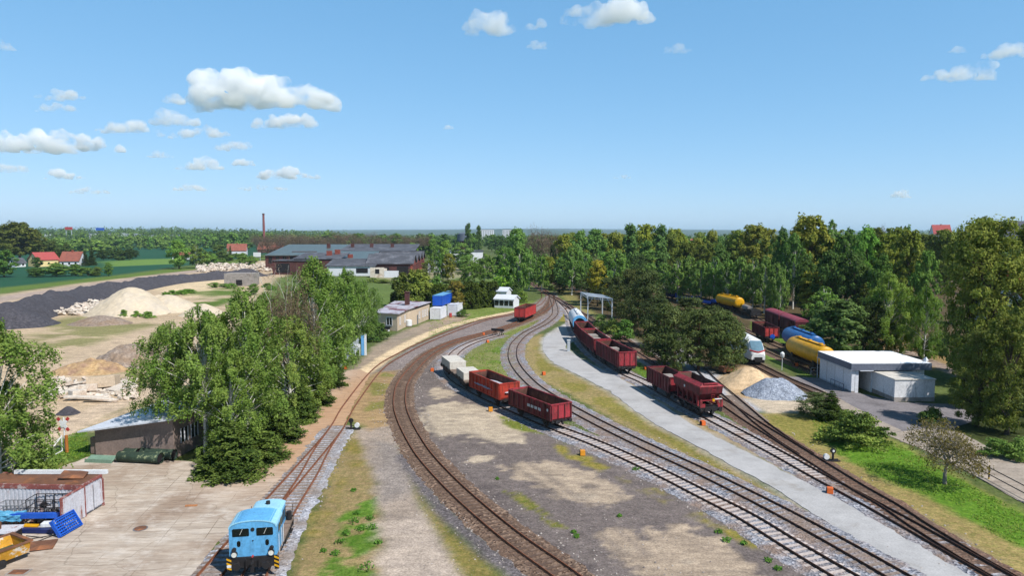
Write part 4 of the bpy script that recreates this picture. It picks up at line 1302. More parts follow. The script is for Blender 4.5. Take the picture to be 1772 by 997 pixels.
# blue shunting locomotive
loc, rz = on_track('T1D', 41.3, 7.0)
lo = thing('shunting_locomotive', 'light blue shunting locomotive with hazard-striped buffer beam', 'locomotive', loc, rz)
def cabprof(w, zb_, zs_, rise, n=9):
    return [(-w, zb_), (w, zb_), (w, zs_ - 0.12), (w - 0.06, zs_)] + [((w - 0.12) * math.cos(t), zs_ + 0.04 + rise * math.sin(t)) for t in np.linspace(0.25, PI - 0.25, n)] + [(-w + 0.06, zs_), (-w, zs_ - 0.12)]
b = MB(); b.prism(cabprof(1.42, 1.2, 3.15, 0.34), 1.5, 3.42, 'x'); b.build('cab', M_blue_l, lo)
b = MB()
rp = [(-1.44, 3.0)] + [(1.44 * math.cos(t), 3.1 + 0.42 * math.sin(t)) for t in np.linspace(PI, 0, 13)] + [(1.44, 3.0)]
ri = [(1.40, 2.98)] + [(1.38 * math.cos(t), 3.06 + 0.38 * math.sin(t)) for t in np.linspace(0, PI, 13)] + [(-1.42, 3.02)]
b.prism(rp + ri, 1.47, 3.45, 'x'); b.build('cab_roof', mat('loco_roof_blue', S(160, 214, 240), 0.45, 0.06), lo)
b = MB(); b.prism(cabprof(1.0, 1.2, 2.42, 0.2), -2.0, 1.499, 'x'); b.build('engine_hood', M_blue_l, lo)
b = MB(); b.prism([(-1.02, 2.42)] + [(1.02 * math.cos(t), 2.5 + 0.2 * math.sin(t)) for t in np.linspace(PI, 0, 11)] + [(1.02, 2.42)], -2.05, 1.46, 'x'); b.build('hood_top', bpy.data.materials['loco_roof_blue'], lo)
b = MB()
for s in (-1, 1):
    for k in range(6):
        b.box(-1.9 + k * 0.5, -1.6 + k * 0.5, min(s * 1.0, s * 1.02), max(s * 1.0, s * 1.02), 1.5, 2.2)
b.build('louvre', M_black, lo)
b = MB(); b.box(-2.5, 3.4, -1.45, 1.45, 1.02, 1.18); b.build('running_plate', M_wood, lo)
b = MB()
b.box(3.4, 3.55, -1.42, 1.42, 0.55, 1.2)
b.build('buffer_beam', M_black, lo)
b = MB(); b.box(-2.65, -2.5, -1.42, 1.42, 0.55, 1.2); b.build('buffer_beam', M_black, lo)
b = MB()
for s in (-1, 1):
    b.box(-2.45, 3.3, s * 0.8 - 0.05, s * 0.8 + 0.05, 0.4, 1.0)
    b.box(-1.0, 0.4, s * 1.2 - 0.2, s * 1.2 + 0.2, 0.5, 1.0)
b.build('main_frame', M_black, lo)
for s in (-1, 1):
    b = MB()
    y0 = s * 0.72
    poly = [(y0 - 0.47, 2.5), (y0 + 0.47, 2.5), (y0 + 0.5, 2.55), (y0 + 0.5, 2.95), (y0 + 0.44, 3.0), (y0 - 0.44, 3.0), (y0 - 0.5, 2.95), (y0 - 0.5, 2.55)]
    b.prism(poly, 3.40, 3.435, 'x')
    w = b.build('front_window', M_glass, lo)
    b = MB(); b.bar((3.45, y0 - 0.05, 2.62), (3.45, y0 + 0.12, 2.98), 0.03); b.build('wiper', M_lamp, w)
    b = MB(); b.cyl((3.4, s * 0.85, 1.95), (3.43, s * 0.85, 1.95), 0.11, n=12); b.cyl((3.4, s * 0.85, 2.12), (3.43, s * 0.85, 2.12), 0.11, n=12); b.box(3.4, 3.43, s * 0.85 - 0.11, s * 0.85 + 0.11, 1.95, 2.12); b.build('vent', M_glass, lo)
    b = MB(); b.cyl((3.4, s * 1.1, 1.42), (3.62, s * 1.1, 1.42), 0.17, 0.2, n=14); b.cyl((3.4, s * 1.12, 1.7), (3.58, s * 1.12, 1.7), 0.13, n=12); h = b.build('headlight', M_black, lo)
    b = MB(); b.cyl((3.621, s * 1.1, 1.42), (3.632, s * 1.1, 1.42), 0.16, n=14); b.build('lens', M_lamp, h)
    b = MB(); b.box(3.553, 3.58, s * 1.42 - 0.14, s * 1.42 + 0.14, 0.35, 1.2); hz = b.build('hazard_board', M_yblack, lo)
    b = MB()
    for k in range(3):
        z = 0.42 + k * 0.27
        b.add([(3.585, s * 1.42 - 0.14, z + 0.14), (3.585, s * 1.42 + 0.14, z), (3.585, s * 1.42 + 0.14, z + 0.13), (3.585, s * 1.42 - 0.14, z + 0.27)], [(0, 1, 2, 3)])
    if s < 0:
        pass
    b.build('yellow_stripe', M_yellow, hz)
    for e in (-1, 1):
        g = MB()
        xb = 3.55 if e > 0 else -2.65
        g.cyl((xb, s * 0.875, 0.82), (xb + e * 0.4, s * 0.875, 0.82), 0.1, n=10)
        g.cyl((xb + e * 0.4, s * 0.875, 0.82), (xb + e * 0.48, s * 0.875, 0.82), 0.23, n=16)
        g.build('buffer', M_black, lo)
    b = MB(); b.box(1.65, 2.15, min(s * 1.42, s * 1.435), max(s * 1.42, s * 1.435), 2.45, 3.0); b.build('side_window', M_glass, lo)
    b = MB(); b.box(2.3, 2.95, min(s * 1.42, s * 1.435), max(s * 1.42, s * 1.435), 1.25, 2.95); dd = b.build('cab_door', M_blue_l, lo)
    b = MB(); b.box(2.38, 2.87, min(s * 1.436, s * 1.45), max(s * 1.436, s * 1.45), 2.4, 2.9); b.build('door_window', M_glass, dd)
    b = MB()
    for x in (1.6, 2.2, 3.1):
        b.bar((x, s * 1.5, 1.2), (x, s * 1.5, 2.4), 0.035)
    b.build('hand_rail', M_white, lo)
    b = MB()
    b.box(-2.4, -1.7, s * 1.3 - 0.12, s * 1.3 + 0.12, 0.3, 0.36); b.box(-2.4, -1.7, s * 1.3 - 0.12, s * 1.3 + 0.12, 0.65, 0.71); b.bar((-2.45, s * 1.4, 0.3), (-2.45, s * 1.4, 2.1), 0.04); b.build('step', M_black, lo)
b = MB(); b.cyl((3.4, 0, 2.92), (3.45, 0, 2.92), 0.12, n=14); b.build('top_lamp', M_black, lo)
b = MB(); b.cyl((3.42, 0.0, 2.2), (3.45, 0.0, 2.2), 0.045, n=8); b.build('socket', M_black, lo)
b = MB(); b.cyl((3.55, 0, 1.28), (3.7, 0, 1.28), 0.06, n=8); b.build('tail_lamp', M_redlit, lo)
b = MB(); b.cyl((3.5, 0, 0.95), (3.95, 0, 0.9), 0.07, n=8); b.box(3.7, 3.85, -0.1, 0.1, 0.35, 0.95); b.box(3.55, 3.7, 0.35, 0.42, 0.5, 1.1); b.box(3.55, 3.7, -0.42, -0.35, 0.5, 1.1); b.build('coupling_hook', M_black, lo)
b = MB(); b.box(3.59, 3.6, -1.55, -1.29, 0.62, 0.78); b.build('number_plate', M_white, lo)
b = MB(); b.cyl((0.6, -0.45, 2.55), (0.6, -0.45, 2.95), 0.1, n=12); b.cyl((1.0, -0.6, 2.5), (1.0, -0.6, 2.75), 0.07, n=8); b.cyl((-1.2, 0, 2.6), (-1.2, 0, 2.9), 0.14, n=12); b.build('exhaust', M_black, lo, True)
b = MB(); b.cyl((-2.0, 1.22, 1.2), (-2.0, 1.22, 1.75), 0.2, n=14); b.build('air_reservoir', M_black, lo, True)
for x in (-1.1, 1.7):
    wheelset(lo, x, 0.5)
# ------------------------------------------------------------------ buildings
M_render = mat('tan_render', S(204, 184, 160), 0.9, 0.1, 0.5, S(170, 148, 126), (0.55, 0.75), 0.5)
M_renderd = mat('brown_render', S(150, 132, 124), 0.9, 0.15, 0.6, S(118, 102, 96), (0.5, 0.7), 0.5)
M_white_wall = mat('white_wall', S(226, 228, 234), 0.8, 0.06, 0.4, S(190, 190, 194), (0.6, 0.78), 0.6, stretch=(1.5, 1.5, 0.3))
M_whiteroof = mat('white_roof_sheet', S(252, 252, 254, 0.9), 0.5, 0.03, 0.4)
M_fascia = mat('grey_fascia', S(108, 114, 130), 0.6, 0.08, 0.4)
M_concwall = mat('stained_white_concrete', S(230, 229, 230), 0.9, 0.1, 0.5, S(142, 138, 138), (0.56, 0.74), 0.9, stretch=(1.5, 1.5, 0.25))
M_tin = mat('pale_tin_roof', S(222, 226, 236), 0.55, 0.08, 0.5, S(190, 194, 204), (0.5, 0.7), 0.5)
M_lilac = mat('faded_tin_roof', S(190, 186, 196), 0.6, 0.08, 0.4, S(128, 88, 92), (0.5, 0.58), 0.22)
M_brick = mat('red_brick', S(150, 78, 66), 0.9, 0.2, 0.6, S(110, 62, 56), (0.5, 0.7), 0.4)
M_brickd = mat('dark_brick', S(96, 60, 58), 0.9, 0.25, 0.6, S(66, 46, 46), (0.5, 0.7), 0.3)
M_felt = mat('dark_roof_felt', S(86, 88, 96), 0.85, 0.2, 0.2, S(116, 118, 126), (0.5, 0.7), 0.2)
M_glassroof = mat('greenish_glass_roof', S(94, 104, 102), 0.4, 0.15, 0.3, S(104, 122, 124), (0.5, 0.7), 0.4)
M_tile = mat('red_tile_roof', S(178, 84, 82), 0.85, 0.15, 0.5, S(150, 78, 70), (0.5, 0.7), 0.5)
M_tileb = mat('brown_tile_roof', S(150, 90, 76), 0.85, 0.15, 0.4, S(118, 76, 66), (0.5, 0.7), 0.5)
M_cream = mat('cream_wall', S(240, 216, 156), 0.85, 0.06, 0.4)
M_galv = mat('galvanised_steel', S(200, 208, 216), 0.45, 0.1, 1.0, metal=0.2)
M_orange = mat('orange_plastic', S(226, 110, 50), 0.5, 0.1, 2.0)
M_ochre = mat('ochre_plastic', S(226, 150, 44), 0.5, 0.1, 2.0)
M_rustsheet = mat('rusted_sheet', S(120, 84, 66), 0.85, 0.3, 0.5, S(160, 104, 68), (0.5, 0.65), 0.7)
M_contwhite = mat('peeling_white_sheet', S(206, 206, 214), 0.7, 0.1, 0.8, S(150, 92, 76), (0.56, 0.68), 1.4, stretch=(1.5, 1.5, 0.3))
M_contred = mat('red_container_rail', S(146, 84, 78), 0.8, 0.3, 0.8, S(180, 168, 166), (0.52, 0.62), 1.6)
M_void = mat('dark_interior', S(34, 32, 36), 0.9, 0.1)
M_cyan = mat('cyan_frame', S(90, 160, 196), 0.5, 0.15, 1.0)
M_steelg = mat('grey_steel', S(120, 124, 130), 0.6, 0.25, 1.0, S(92, 82, 76), (0.5, 0.7), 1.5)
M_moss = mat('mossy_green_pipe', S(52, 70, 58), 0.75, 0.35, 0.8, S(150, 158, 122), (0.56, 0.66), 1.6)
M_greenp = mat('faded_green_plate', S(120, 150, 132), 0.7, 0.15, 1.0)
M_copper = mat('orange_post_paint', S(186, 116, 54), 0.7, 0.2, 1.0)

def bld(name, label, cat='building', loc=(0, 0, 0), rz=0.0, group=None):
    return thing(name, label, cat, loc, rz, group)

# flat-roofed white store beside the asphalt
st = bld('store_building', 'white flat-roofed store with a drive-through passage and low concrete annex', loc=(46.3, 91.2, 0), rz=math.radians(1.0))
b = MB(); b.box(-0.3, 0.15, 0, 9.2, 0, 3.15); b.build('side_wall', M_white_wall, st)
b = MB(); b.box(0.2, 0.65, 0.0, 0.4, 0, 3.15); b.build('post', M_white_wall, st)
b = MB(); b.box(0.2, 0.65, 8.7, 9.1, 0, 3.15); b.build('post', M_white_wall, st)
b = MB(); b.box(2.5, 9.8, 0.3, 9.1, 0, 3.15); b.build('store_wall', M_concwall, st)
b = MB(); b.box(-0.55, 10.4, -0.35, 9.5, 3.15, 4.05); b.build('fascia', M_fascia, st)
b = MB(); b.box(-0.5, 10.35, -0.3, 9.45, 4.05, 4.09); b.build('roof', M_whiteroof, st)
b = MB(); b.box(0.66, 2.5, -0.34, 9.4, 3.02, 3.148); b.build('passage_lintel', M_white_wall, st)
b = MB()
b.box(2.7, 7.9, -5.0, 0.28, 0.55, 2.82)
b.build('annex_wall', M_concwall, st)
b = MB(); b.box(2.68, 7.92, -5.02, 0.27, 0, 0.55); b.build('annex_plinth', M_concd, st)
b = MB(); b.box(2.6, 8.0, -5.1, 0.29, 2.82, 2.95); b.build('annex_roof', M_conc, st)
b = MB()
for y in (1.2, 2.4, 3.6, 4.8):
    b.bar((-0.75, y, 0), (-0.75, y, 0.9), 0.07)
b.bar((-0.75, 1.2, 0.9), (-0.75, 4.8, 0.9), 0.09); b.bar((-0.75, 1.2, 0.0), (-0.75, 1.2, 0.95), 0.12)
b.build('bumper_rail', M_fascia, st)
b = MB()
for y in (2.2, 4.6, 7.0):
    b.box(-0.315, -0.3, y - 0.02, y + 0.02, 0.1, 3.1)
b.build('panel_joint', M_concd, st)
b = MB(); b.box(-0.30, 0.16, -0.01, 9.21, 0, 0.22); b.build('plinth', M_concd, st)
b = MB(); b.box(-0.62, -0.55, -0.36, 9.5, 3.1, 3.2); b.bar((-0.6, 9.3, 3.1), (-0.6, 9.3, 0.1), 0.1); b.build('gutter', M_galv, st)
b = MB(); b.tube([(10.2, 1.0, 4.1), (10.4, 0.9, 4.3), (10.5, 0.8, 4.15)], [0.3, 0.45, 0.2], 10); b.build('roof_vent', M_white_wall, st, True)

# tan shed with skew roof and brick chimney
x0, y0 = -30.3, 152.2
ts = bld('workshop', 'tan rendered workshop with low skew roof, rust patch and brick chimney', loc=(-25.4, 150.0, 0))
foot = [(-4.9, 2.4), (0, 0), (1.0, 8.7), (2.7, 11.4), (4.5, 21.8), (-4.2, 23.5)]
b = MB(); b.prism(foot, 0, 3.75, 'z'); b.build('wall', M_render, ts)
b = MB()
rf = [(-5.6, 1.9), (0.4, -0.5), (1.4, 8.4), (3.1, 11.1), (4.9, 22.2), (-4.6, 24.0)]
hz_ = [3.85, 3.8, 3.9, 4.3, 4.2, 4.25]
n = len(rf)
b.add([(*p, h) for p, h in zip(rf, hz_)] + [(*p, h + 0.18) for p, h in zip(rf, hz_)], [tuple(range(n - 1, -1, -1))] + [(i, (i + 1) % n, n + (i + 1) % n, n + i) for i in range(n)] + [(n, n + 1, n + 2), (n, n + 2, n + 5), (n + 2, n + 3, n + 5), (n + 3, n + 4, n + 5)])
b.build('roof', M_lilac, ts)
ang = math.atan2(-2.4, 4.9)
def wall_window(root, p, q, t, w, z0, z1, name='window', m=None, frame=True, out=0.04):
    p, q = Vector((*p, 0)), Vector((*q, 0))
    d = (q - p).normalized()
    nrm = Vector((d.y, -d.x, 0))
    c = p.lerp(q, t) + nrm * out
    rz = math.atan2(d.y, d.x)
    b = MB(); b.cbox((c.x, c.y, (z0 + z1) / 2), (w, 0.06, z1 - z0), rz)
    win = b.build(name, m or M_glass, root)
    if frame:
        b = MB()
        cc = c + nrm * 0.04
        for dx in (-w / 2, 0, w / 2):
            b.cbox((cc.x + d.x * dx, cc.y + d.y * dx, (z0 + z1) / 2), (0.1, 0.07, z1 - z0 + 0.1), rz)
        for z in (z0, z1):
            b.cbox((cc.x, cc.y, z), (w, 0.072, 0.1), rz)
        b.build('frame', M_white_wall, win)
    return win
wall_window(ts, foot[0], foot[1], 0.62, 1.5, 1.2, 3.0)
for t in (0.25, 0.7):
    wall_window(ts, foot[1], foot[2], t, 0.9, 1.2, 2.8, m=M_render, out=0.02)
for t in (0.2, 0.45, 0.62, 0.8):
    wall_window(ts, foot[3], foot[4], t, 0.9, 1.2, 2.8, m=M_render, out=0.02)
wall_window(ts, foot[3], foot[4], 0.06, 0.8, 0.1, 2.2, 'door', M_steelg, False)
b = MB(); b.box(-0.55, 0.55, 14.3, 15.2, 4.0, 7.4); b.box(-0.65, 0.65, 14.2, 15.3, 7.4, 7.6); b.build('chimney', M_brickd, ts)
bn = thing('garden_bench', 'small bench with dark seat under the workshop window', 'bench', (-28.0, 150.4, 0), ang)
b = MB(); b.box(-0.9, 0.9, -0.25, 0.25, 0.42, 0.5); b.box(-0.9, 0.9, 0.2, 0.28, 0.5, 0.95); b.build('seat', M_black, bn)
for s in (-1, 1):
    b = MB(); b.box(s * 0.75 - 0.08, s * 0.75 + 0.08, -0.22, 0.22, 0, 0.42); b.build('leg', M_white_wall, bn)
tk = thing('water_tank', 'white plastic tank standing in the corner of the tan workshop', 'tank', (-24.0, 157.5, 0))
b = MB(); b.cyl((0, 0, 0.25), (0, 0, 1.5), 0.75, n=16); b.cyl((0, 0, 1.5), (0, 0, 1.7), 0.75, 0.3, n=16); b.build('vessel', M_white, tk, True)
b = MB(); b.box(-0.7, 0.7, -0.7, 0.7, 0, 0.24); b.build('pallet', M_wood, tk)

def container(name, label, loc, rz, L, W, H, m, group, rib=0.28, mroof=None):
    r = thing(name, label, 'container', loc, rz, group)
    b = MB(); b.box(-L / 2, L / 2, -W / 2, W / 2, 0.1, H - 0.06); b.build('body', m, r)
    b = MB()
    n = int(L / rib / 2)
    for s in (-1, 1):
        for k in range(n):
            x = -L / 2 + 0.2 + k * (L - 0.4) / n
            b.box(x, x + rib * 0.8, min(s * W / 2, s * (W / 2 + 0.04)), max(s * W / 2, s * (W / 2 + 0.04)), 0.2, H - 0.16)
    b.build('rib', m, r)
    b = MB(); b.box(-L / 2 - 0.03, L / 2 + 0.03, -W / 2 - 0.05, W / 2 + 0.05, H - 0.06, H + 0.03); b.build('roof', mroof or m, r)
    b = MB()
    for e in (-1, 1):
        for s in (-1, 1):
            b.box(e * L / 2 - 0.06, e * L / 2 + 0.06, s * W / 2 - 0.06, s * W / 2 + 0.06, 0, H - 0.062)
    b.build('corner_frame', m, r)
    return r
ca = math.radians(81)
container('white_container', 'white container hut next to the tan workshop, under the blue container', (-18.8, 173.4, 0), ca, 6.0, 2.6, 2.9, M_white_wall, 'containers by the workshop')
container('white_container', 'white container hut with grey roof, behind under the blue container', (-15.2, 181.5, 0), ca, 6.0, 2.6, 3.0, M_white_wall, 'containers by the workshop', mroof=M_tin)
container('blue_container', 'long blue container standing on top of the white container huts', (-17.9, 181.5, 3.05), ca, 15.0, 2.5, 2.7, M_blue_s, 'containers by the workshop', mroof=mat('blue_roof', S(108, 168, 214), 0.5, 0.08))
b = MB(); b.cyl((0, 0, 0.0), (0, 0, 1.1), 0.35, n=14)
tag(b.build('oil_drum', M_redlit), 'red drum between the two white container huts', 'drum').location = (-15.9, 175.5, 0)
for k, (u, v) in enumerate([(789, 548), (793, 545), (802, 536)]):
    p = thing('flagpole', ['white pole at the lawn edge, in front of two others', 'white pole close behind the first pole on the lawn', 'slim white pole nearest the brown round tree'][k], 'pole', at(u, v), group='poles on the lawn')
    b = MB(); b.cyl((0, 0, 0), (0, 0, 3.6), 0.07, 0.05, n=8); b.build('shaft', M_white, p, True)
    b = MB(); b.cyl((0, 0, 0), (0, 0, 0.12), 0.2, n=10); b.build('foot', M_concd, p)

def gable_house(name, label, loc, rz, L, W, eave, ridge, mw, mr, group=None, wins=3, chim=True, over=0.5, gablewin=True, cat='house', mg=None):
    r = thing(name, label, cat, loc, rz, group)
    b = MB(); b.prism([(-W / 2, 0), (W / 2, 0), (W / 2, eave), (0, ridge - 0.1), (-W / 2, eave)], -L / 2, L / 2, 'x'); b.build('wall', mw, r)
    sl = (ridge - eave) / (W / 2)
    e = eave - over * sl
    b = MB(); b.prism([(-W / 2 - over, e), (0, ridge), (W / 2 + over, e), (W / 2 + over, e + 0.3), (0, ridge + 0.3), (-W / 2 - over, e + 0.3)], -L / 2 - over, L / 2 + over, 'x')
    rf = b.build('roof', mr, r)
    if chim:
        b = MB(); b.box(-0.5, 0.5, -0.5, 0.5, ridge - 0.4, ridge + 1.3); b.build('chimney', M_brick, rf)
    for s in (-1, 1):
        for k in range(wins):
            x = -L / 2 + L * (k + 0.5) / wins
            b = MB(); b.box(x - 0.6, x + 0.6, min(s * W / 2, s * (W / 2 + 0.05)), max(s * W / 2, s * (W / 2 + 0.05)), eave * 0.3, eave * 0.3 + 1.4); b.build('window', M_glass, r)
    if gablewin:
        for s in (-1, 1):
            b = MB()
            b.box(min(s * L / 2, s * (L / 2 + 0.05)), max(s * L / 2, s * (L / 2 + 0.05)), -0.7, 0.7, eave, eave + 1.4)
            b.build('gable_window', M_glass, r)
    return r
# white huts by the bright red wagon
gable_house('site_hut', 'white hut with dark windows and pale roof behind the bright red wagon', (*at(877, 532), 0), math.radians(-22), 6.0, 4.4, 2.5, 3.5, M_white_wall, M_tin, wins=4, chim=False, cat='hut', over=0.3, gablewin=False)
gable_house('site_hut', 'small white hut with blue-grey windows behind the dark clipped hedge', (*at(868, 522), 0), math.radians(-22), 5.0, 4.0, 3.4, 4.4, M_white_wall, M_tin, wins=3, chim=False, cat='hut', over=0.3, gablewin=False)

# long shed in the concrete yard
sh = bld('shed', 'brown rendered shed with pale monopitch roof beside the stack of green pipes', loc=(-36.5, 64.5, 0), rz=math.radians(-9))
b = MB(); b.prism([(-4.2, 0), (4.2, 0), (4.2, 3.9), (-4.2, 2.5)], 0, 13.5, 'y'); b.build('wall', M_renderd, sh)
b = MB(); b.prism([(-5.5, 2.3), (4.7, 3.99), (4.7, 4.13), (-5.5, 2.44)], -0.7, 14.0, 'y'); b.build('roof', M_tin, sh)
b = MB(); b.box(-4.9, -4.2, 0.2, 0.7, 0, 1.6); b.build('buttress', M_renderd, sh)
for y in (1.6, 3.2, 5.4):
    b = MB(); b.box(4.2, 4.25, y - 0.55, y + 0.55, 1.3, 2.6); w = b.build('window', M_glass, sh)
    b = MB()
    for d in (-0.55, 0, 0.55):
        b.box(4.25, 4.3, y + d - 0.05, y + d + 0.05, 1.25, 2.65)
    b.build('frame', M_white_wall, w)
for cx_, y_, L, lab in [(-35.0, 62.75, 4.2, 'mossy green pipe lying in front of the other two pipes at the shed'), (-36.35, 63.85, 1.3, 'short mossy green pipe against the shed wall'), (-33.8, 63.75, 3.3, 'long mossy green pipe against the shed wall')]:
    p = thing('pipe', lab, 'pipe', (cx_, y_, 0.53), math.radians(-8), 'mossy pipes at the shed')
    b = MB(); b.cyl((-L / 2, 0, 0), (L / 2, 0, 0), 0.48, n=22, caps=False); b.build('shell', M_moss, p, True)
    b = MB(); b.cyl((-L / 2 + 0.1, 0, 0), (L / 2 - 0.1, 0, 0), 0.42, n=16); b.build('core', M_void, p)
    for e in (-1, 1):
        b = MB()
        b.cyl((e * (L / 2 - 0.12), 0, 0), (e * (L / 2 + 0.03), 0, 0), 0.53, n=22, caps=False)
        b.build('flange', M_moss, p, True)
pl = thing('steel_trough', 'flat pale green steel trough leaning on the shed corner by the pipes', 'trough', (*at(172, 801), 0.2), math.radians(-6))
b = MB(); b.cbox((0, 0.3, 0.1), (2.7, 0.9, 0.06), 0, 0.35); b.build('plate', M_greenp, pl)
b = MB(); b.box(-1.35, 1.35, -0.18, -0.1, -0.2, 0.15); b.build('lip', M_greenp, pl)

# lean-to for goods: container, fence panel and scrap in the corner of the yard
cr = math.radians(-3)
ct = thing('goods_container', 'rusty white shipping container with brown roof at the left edge of the yard', 'container', (-36.2, 51.6, 0), cr)
b = MB(); b.box(-4.4, 3.7, -1.2, 1.2, 0.12, 2.5); b.build('body', M_contwhite, ct)
b = MB()
for k in range(26):
    x = -4.3 + k * 0.31
    b.box(x, x + 0.16, -1.24, -1.2, 0.25, 2.2)
for k in range(7):
    y = -1.1 + k * 0.31
    b.box(3.7, 3.74, y, y + 0.16, 0.25, 2.3)
b.build('rib', M_contwhite, ct)
b = MB(); b.box(-4.4, 3.72, -1.26, -1.14, 2.2, 2.56); b.box(-4.4, 3.72, 1.14, 1.26, 2.2, 2.56); b.box(3.64, 3.78, -1.14, 1.14, 2.36, 2.562); b.box(3.64, 3.8, -1.28, -1.1, 0, 2.2); b.box(3.64, 3.8, 1.1, 1.28, 0, 2.2); b.box(-4.4, 3.78, -1.25, -1.15, 0, 0.14)
b.build('corner_frame', M_contred, ct)
b = MB(); b.box(-4.38, 3.62, -1.13, 1.13, 2.5, 2.54); b.build('roof', M_rustsheet, ct)
b = MB(); b.box(3.79, 3.83, -1.0, -0.1, 0.3, 2.2); b.box(3.79, 3.83, 0.05, 1.0, 0.3, 2.2)
for y in (-0.75, -0.35, 0.3, 0.75):
    b.bar((3.86, y, 0.3), (3.86, y, 2.25), 0.05)
b.build('door', M_contwhite, ct)
tag(MB().box(-3.6, 3.7, -0.12, 0.12, 0, 0.3).build('white_beam', M_white), 'long white beam lying along the back of the container roof', 'beam').location = (-35.7, 52.65, 2.58)
o = tag(MB().box(-0.9, 0.9, -0.6, 0.6, 0, 0.06).build('rust_plate', M_rustsheet), 'rusty plate propped on the container roof end', 'metal plate'); o.location = (-34.2, 51.9, 2.75); o.rotation_euler = (0.15, 0.1, 0.2)
pn = thing('sheet_pile_panel', 'white corrugated panel standing on edge in front of the container end', 'metal panel', (-32.55, 49.2, 0), math.radians(88))
b = MB(); b.box(-1.2, 1.2, -0.05, 0.05, 0.05, 2.35)
for k in range(7):
    b.box(-1.1 + k * 0.32, -0.95 + k * 0.32, -0.1, -0.051, 0.1, 2.3)
b.build('sheet', M_contwhite, pn)
b = MB(); b.box(-1.28, -1.2, -0.1, 0.1, 0, 2.42); b.box(1.2, 1.28, -0.1, 0.1, 0, 2.42); b.box(-1.2, 1.2, -0.09, 0.09, 2.351, 2.45); b.build('edge_rail', M_contred, pn)
# blue stillage leaning
bl = thing('steel_stillage', 'bright blue steel stillage leaning against the white panel', 'stillage', (*at(120, 921), 0.02))
bl.rotation_euler = (math.radians(58), 0, math.radians(84))
b = MB()
for k in range(6):
    b.box(-1.0, 1.0, 0.06 + k * 0.2, 0.16 + k * 0.2, 0.1, 0.16)
for k in range(11):
    b.box(-1.0 + k * 0.2, -0.95 + k * 0.2, 0, 1.2, 0.05, 0.098)
b.build('grid', M_blue_s, bl)
b = MB(); b.box(-1.08, 1.08, -0.06, 0, 0.02, 0.26); b.box(-1.08, 1.08, 1.2, 1.27, 0.02, 0.26); b.box(-1.08, -1.01, 0, 1.2, 0.02, 0.26); b.box(1.01, 1.08, 0, 1.2, 0.02, 0.26); b.build('frame', M_blue_s, bl)
def lattice(name, label, cat, loc, rz, W, D, Hh, nx, m, extra=None):
    r = thing(name, label, cat, loc, rz)
    b = MB()
    for x in np.linspace(-W / 2, W / 2, nx):
        for y in (-D / 2, D / 2):
            b.bar((x, y, 0), (x, y, Hh), 0.07)
    for z in np.linspace(0.1, Hh, 4):
        for y in (-D / 2, D / 2):
            b.bar((-W / 2, y, z), (W / 2, y, z), 0.06)
        for x in (-W / 2, W / 2):
            b.bar((x, -D / 2, z), (x, D / 2, z), 0.06)
    b.build('frame', m, r)
    b = MB(); b.box(-W / 2, W / 2, -D / 2, D / 2, 0.1, 0.14); b.build('floor', M_rustsheet, r)
    return r
r = lattice('steel_rack', 'dark steel rack full of scrap in front of the container', 'rack', (-34.6, 49.6, 0), 0.03, 2.6, 1.2, 1.9, 5, M_black)
r2 = lattice('cyan_rack', 'cyan painted frame standing behind the white panel', 'rack', (-33.1, 49.5, 0), 0.1, 0.9, 0.7, 1.7, 4, M_cyan)
lattice('mesh_crate', 'grey mesh crate at the left picture edge beside the dark rack', 'crate', (-37.2, 49.4, 0), 0.0, 1.8, 1.1, 1.5, 7, M_steelg)
for k in range(16):
    a = rnd.random() * PI
    L = 0.4 + rnd.random() * 0.8
    b = MB()
    if k % 4 == 0:
        b.cyl((-0.06, 0, 0), (0.06, 0, 0), 0.25, n=14)
    else:
        b.box(-L / 2, L / 2, -0.08, 0.08, -0.05, 0.05)
    o = tag(b.build('scrap_piece', M_steelg if k % 2 else M_black), 'scrap iron piece lying inside the dark steel rack', 'scrap', 'scrap in the steel rack')
    o.location = (-34.6 + rnd.uniform(-1.0, 1.0), 49.6 + rnd.uniform(-0.4, 0.4), 0.2 + rnd.random() * 1.3)
    o.rotation_euler = (rnd.uniform(-0.5, 0.5), rnd.uniform(-0.4, 0.4), a)
o = tag(MB().box(-1.9, 1.9, -0.16, 0.16, 0, 0.35).build('blue_beam', M_blue_s), 'blue steel beam lying across the scrap in front of the rack', 'beam'); o.location = (-35.0, 48.5, 0.75); o.rotation_euler = (0, 0, 0.03)
o = tag(MB().box(-1.0, 1.0, -0.4, 0.4, 0, 0.45).build('crumpled_sheet', M_cyan), 'crumpled light blue tarpaulin at the left end of the blue beam', 'tarpaulin', None); o.location = (-36.9, 48.5, 0.65); o.rotation_euler = (0.1, 0.05, 0.1)
md = o.modifiers.new('s', 'SUBSURF'); md.levels = md.render_levels = 3; md.subdivision_type = 'SIMPLE'
tx = bpy.data.textures.new('crumple', 'CLOUDS'); tx.noise_scale = 0.35
md = o.modifiers.new('d', 'DISPLACE'); md.texture = tx; md.strength = 0.45
o = tag(MB().box(-1.8, 1.8, -0.2, 0.2, 0, 0.28).build('navy_beam', M_navy), 'dark navy beam lying on the ground before the scrap pile', 'beam'); o.location = (-33.9, 47.6, 0.05); o.rotation_euler = (0, 0, -0.03)
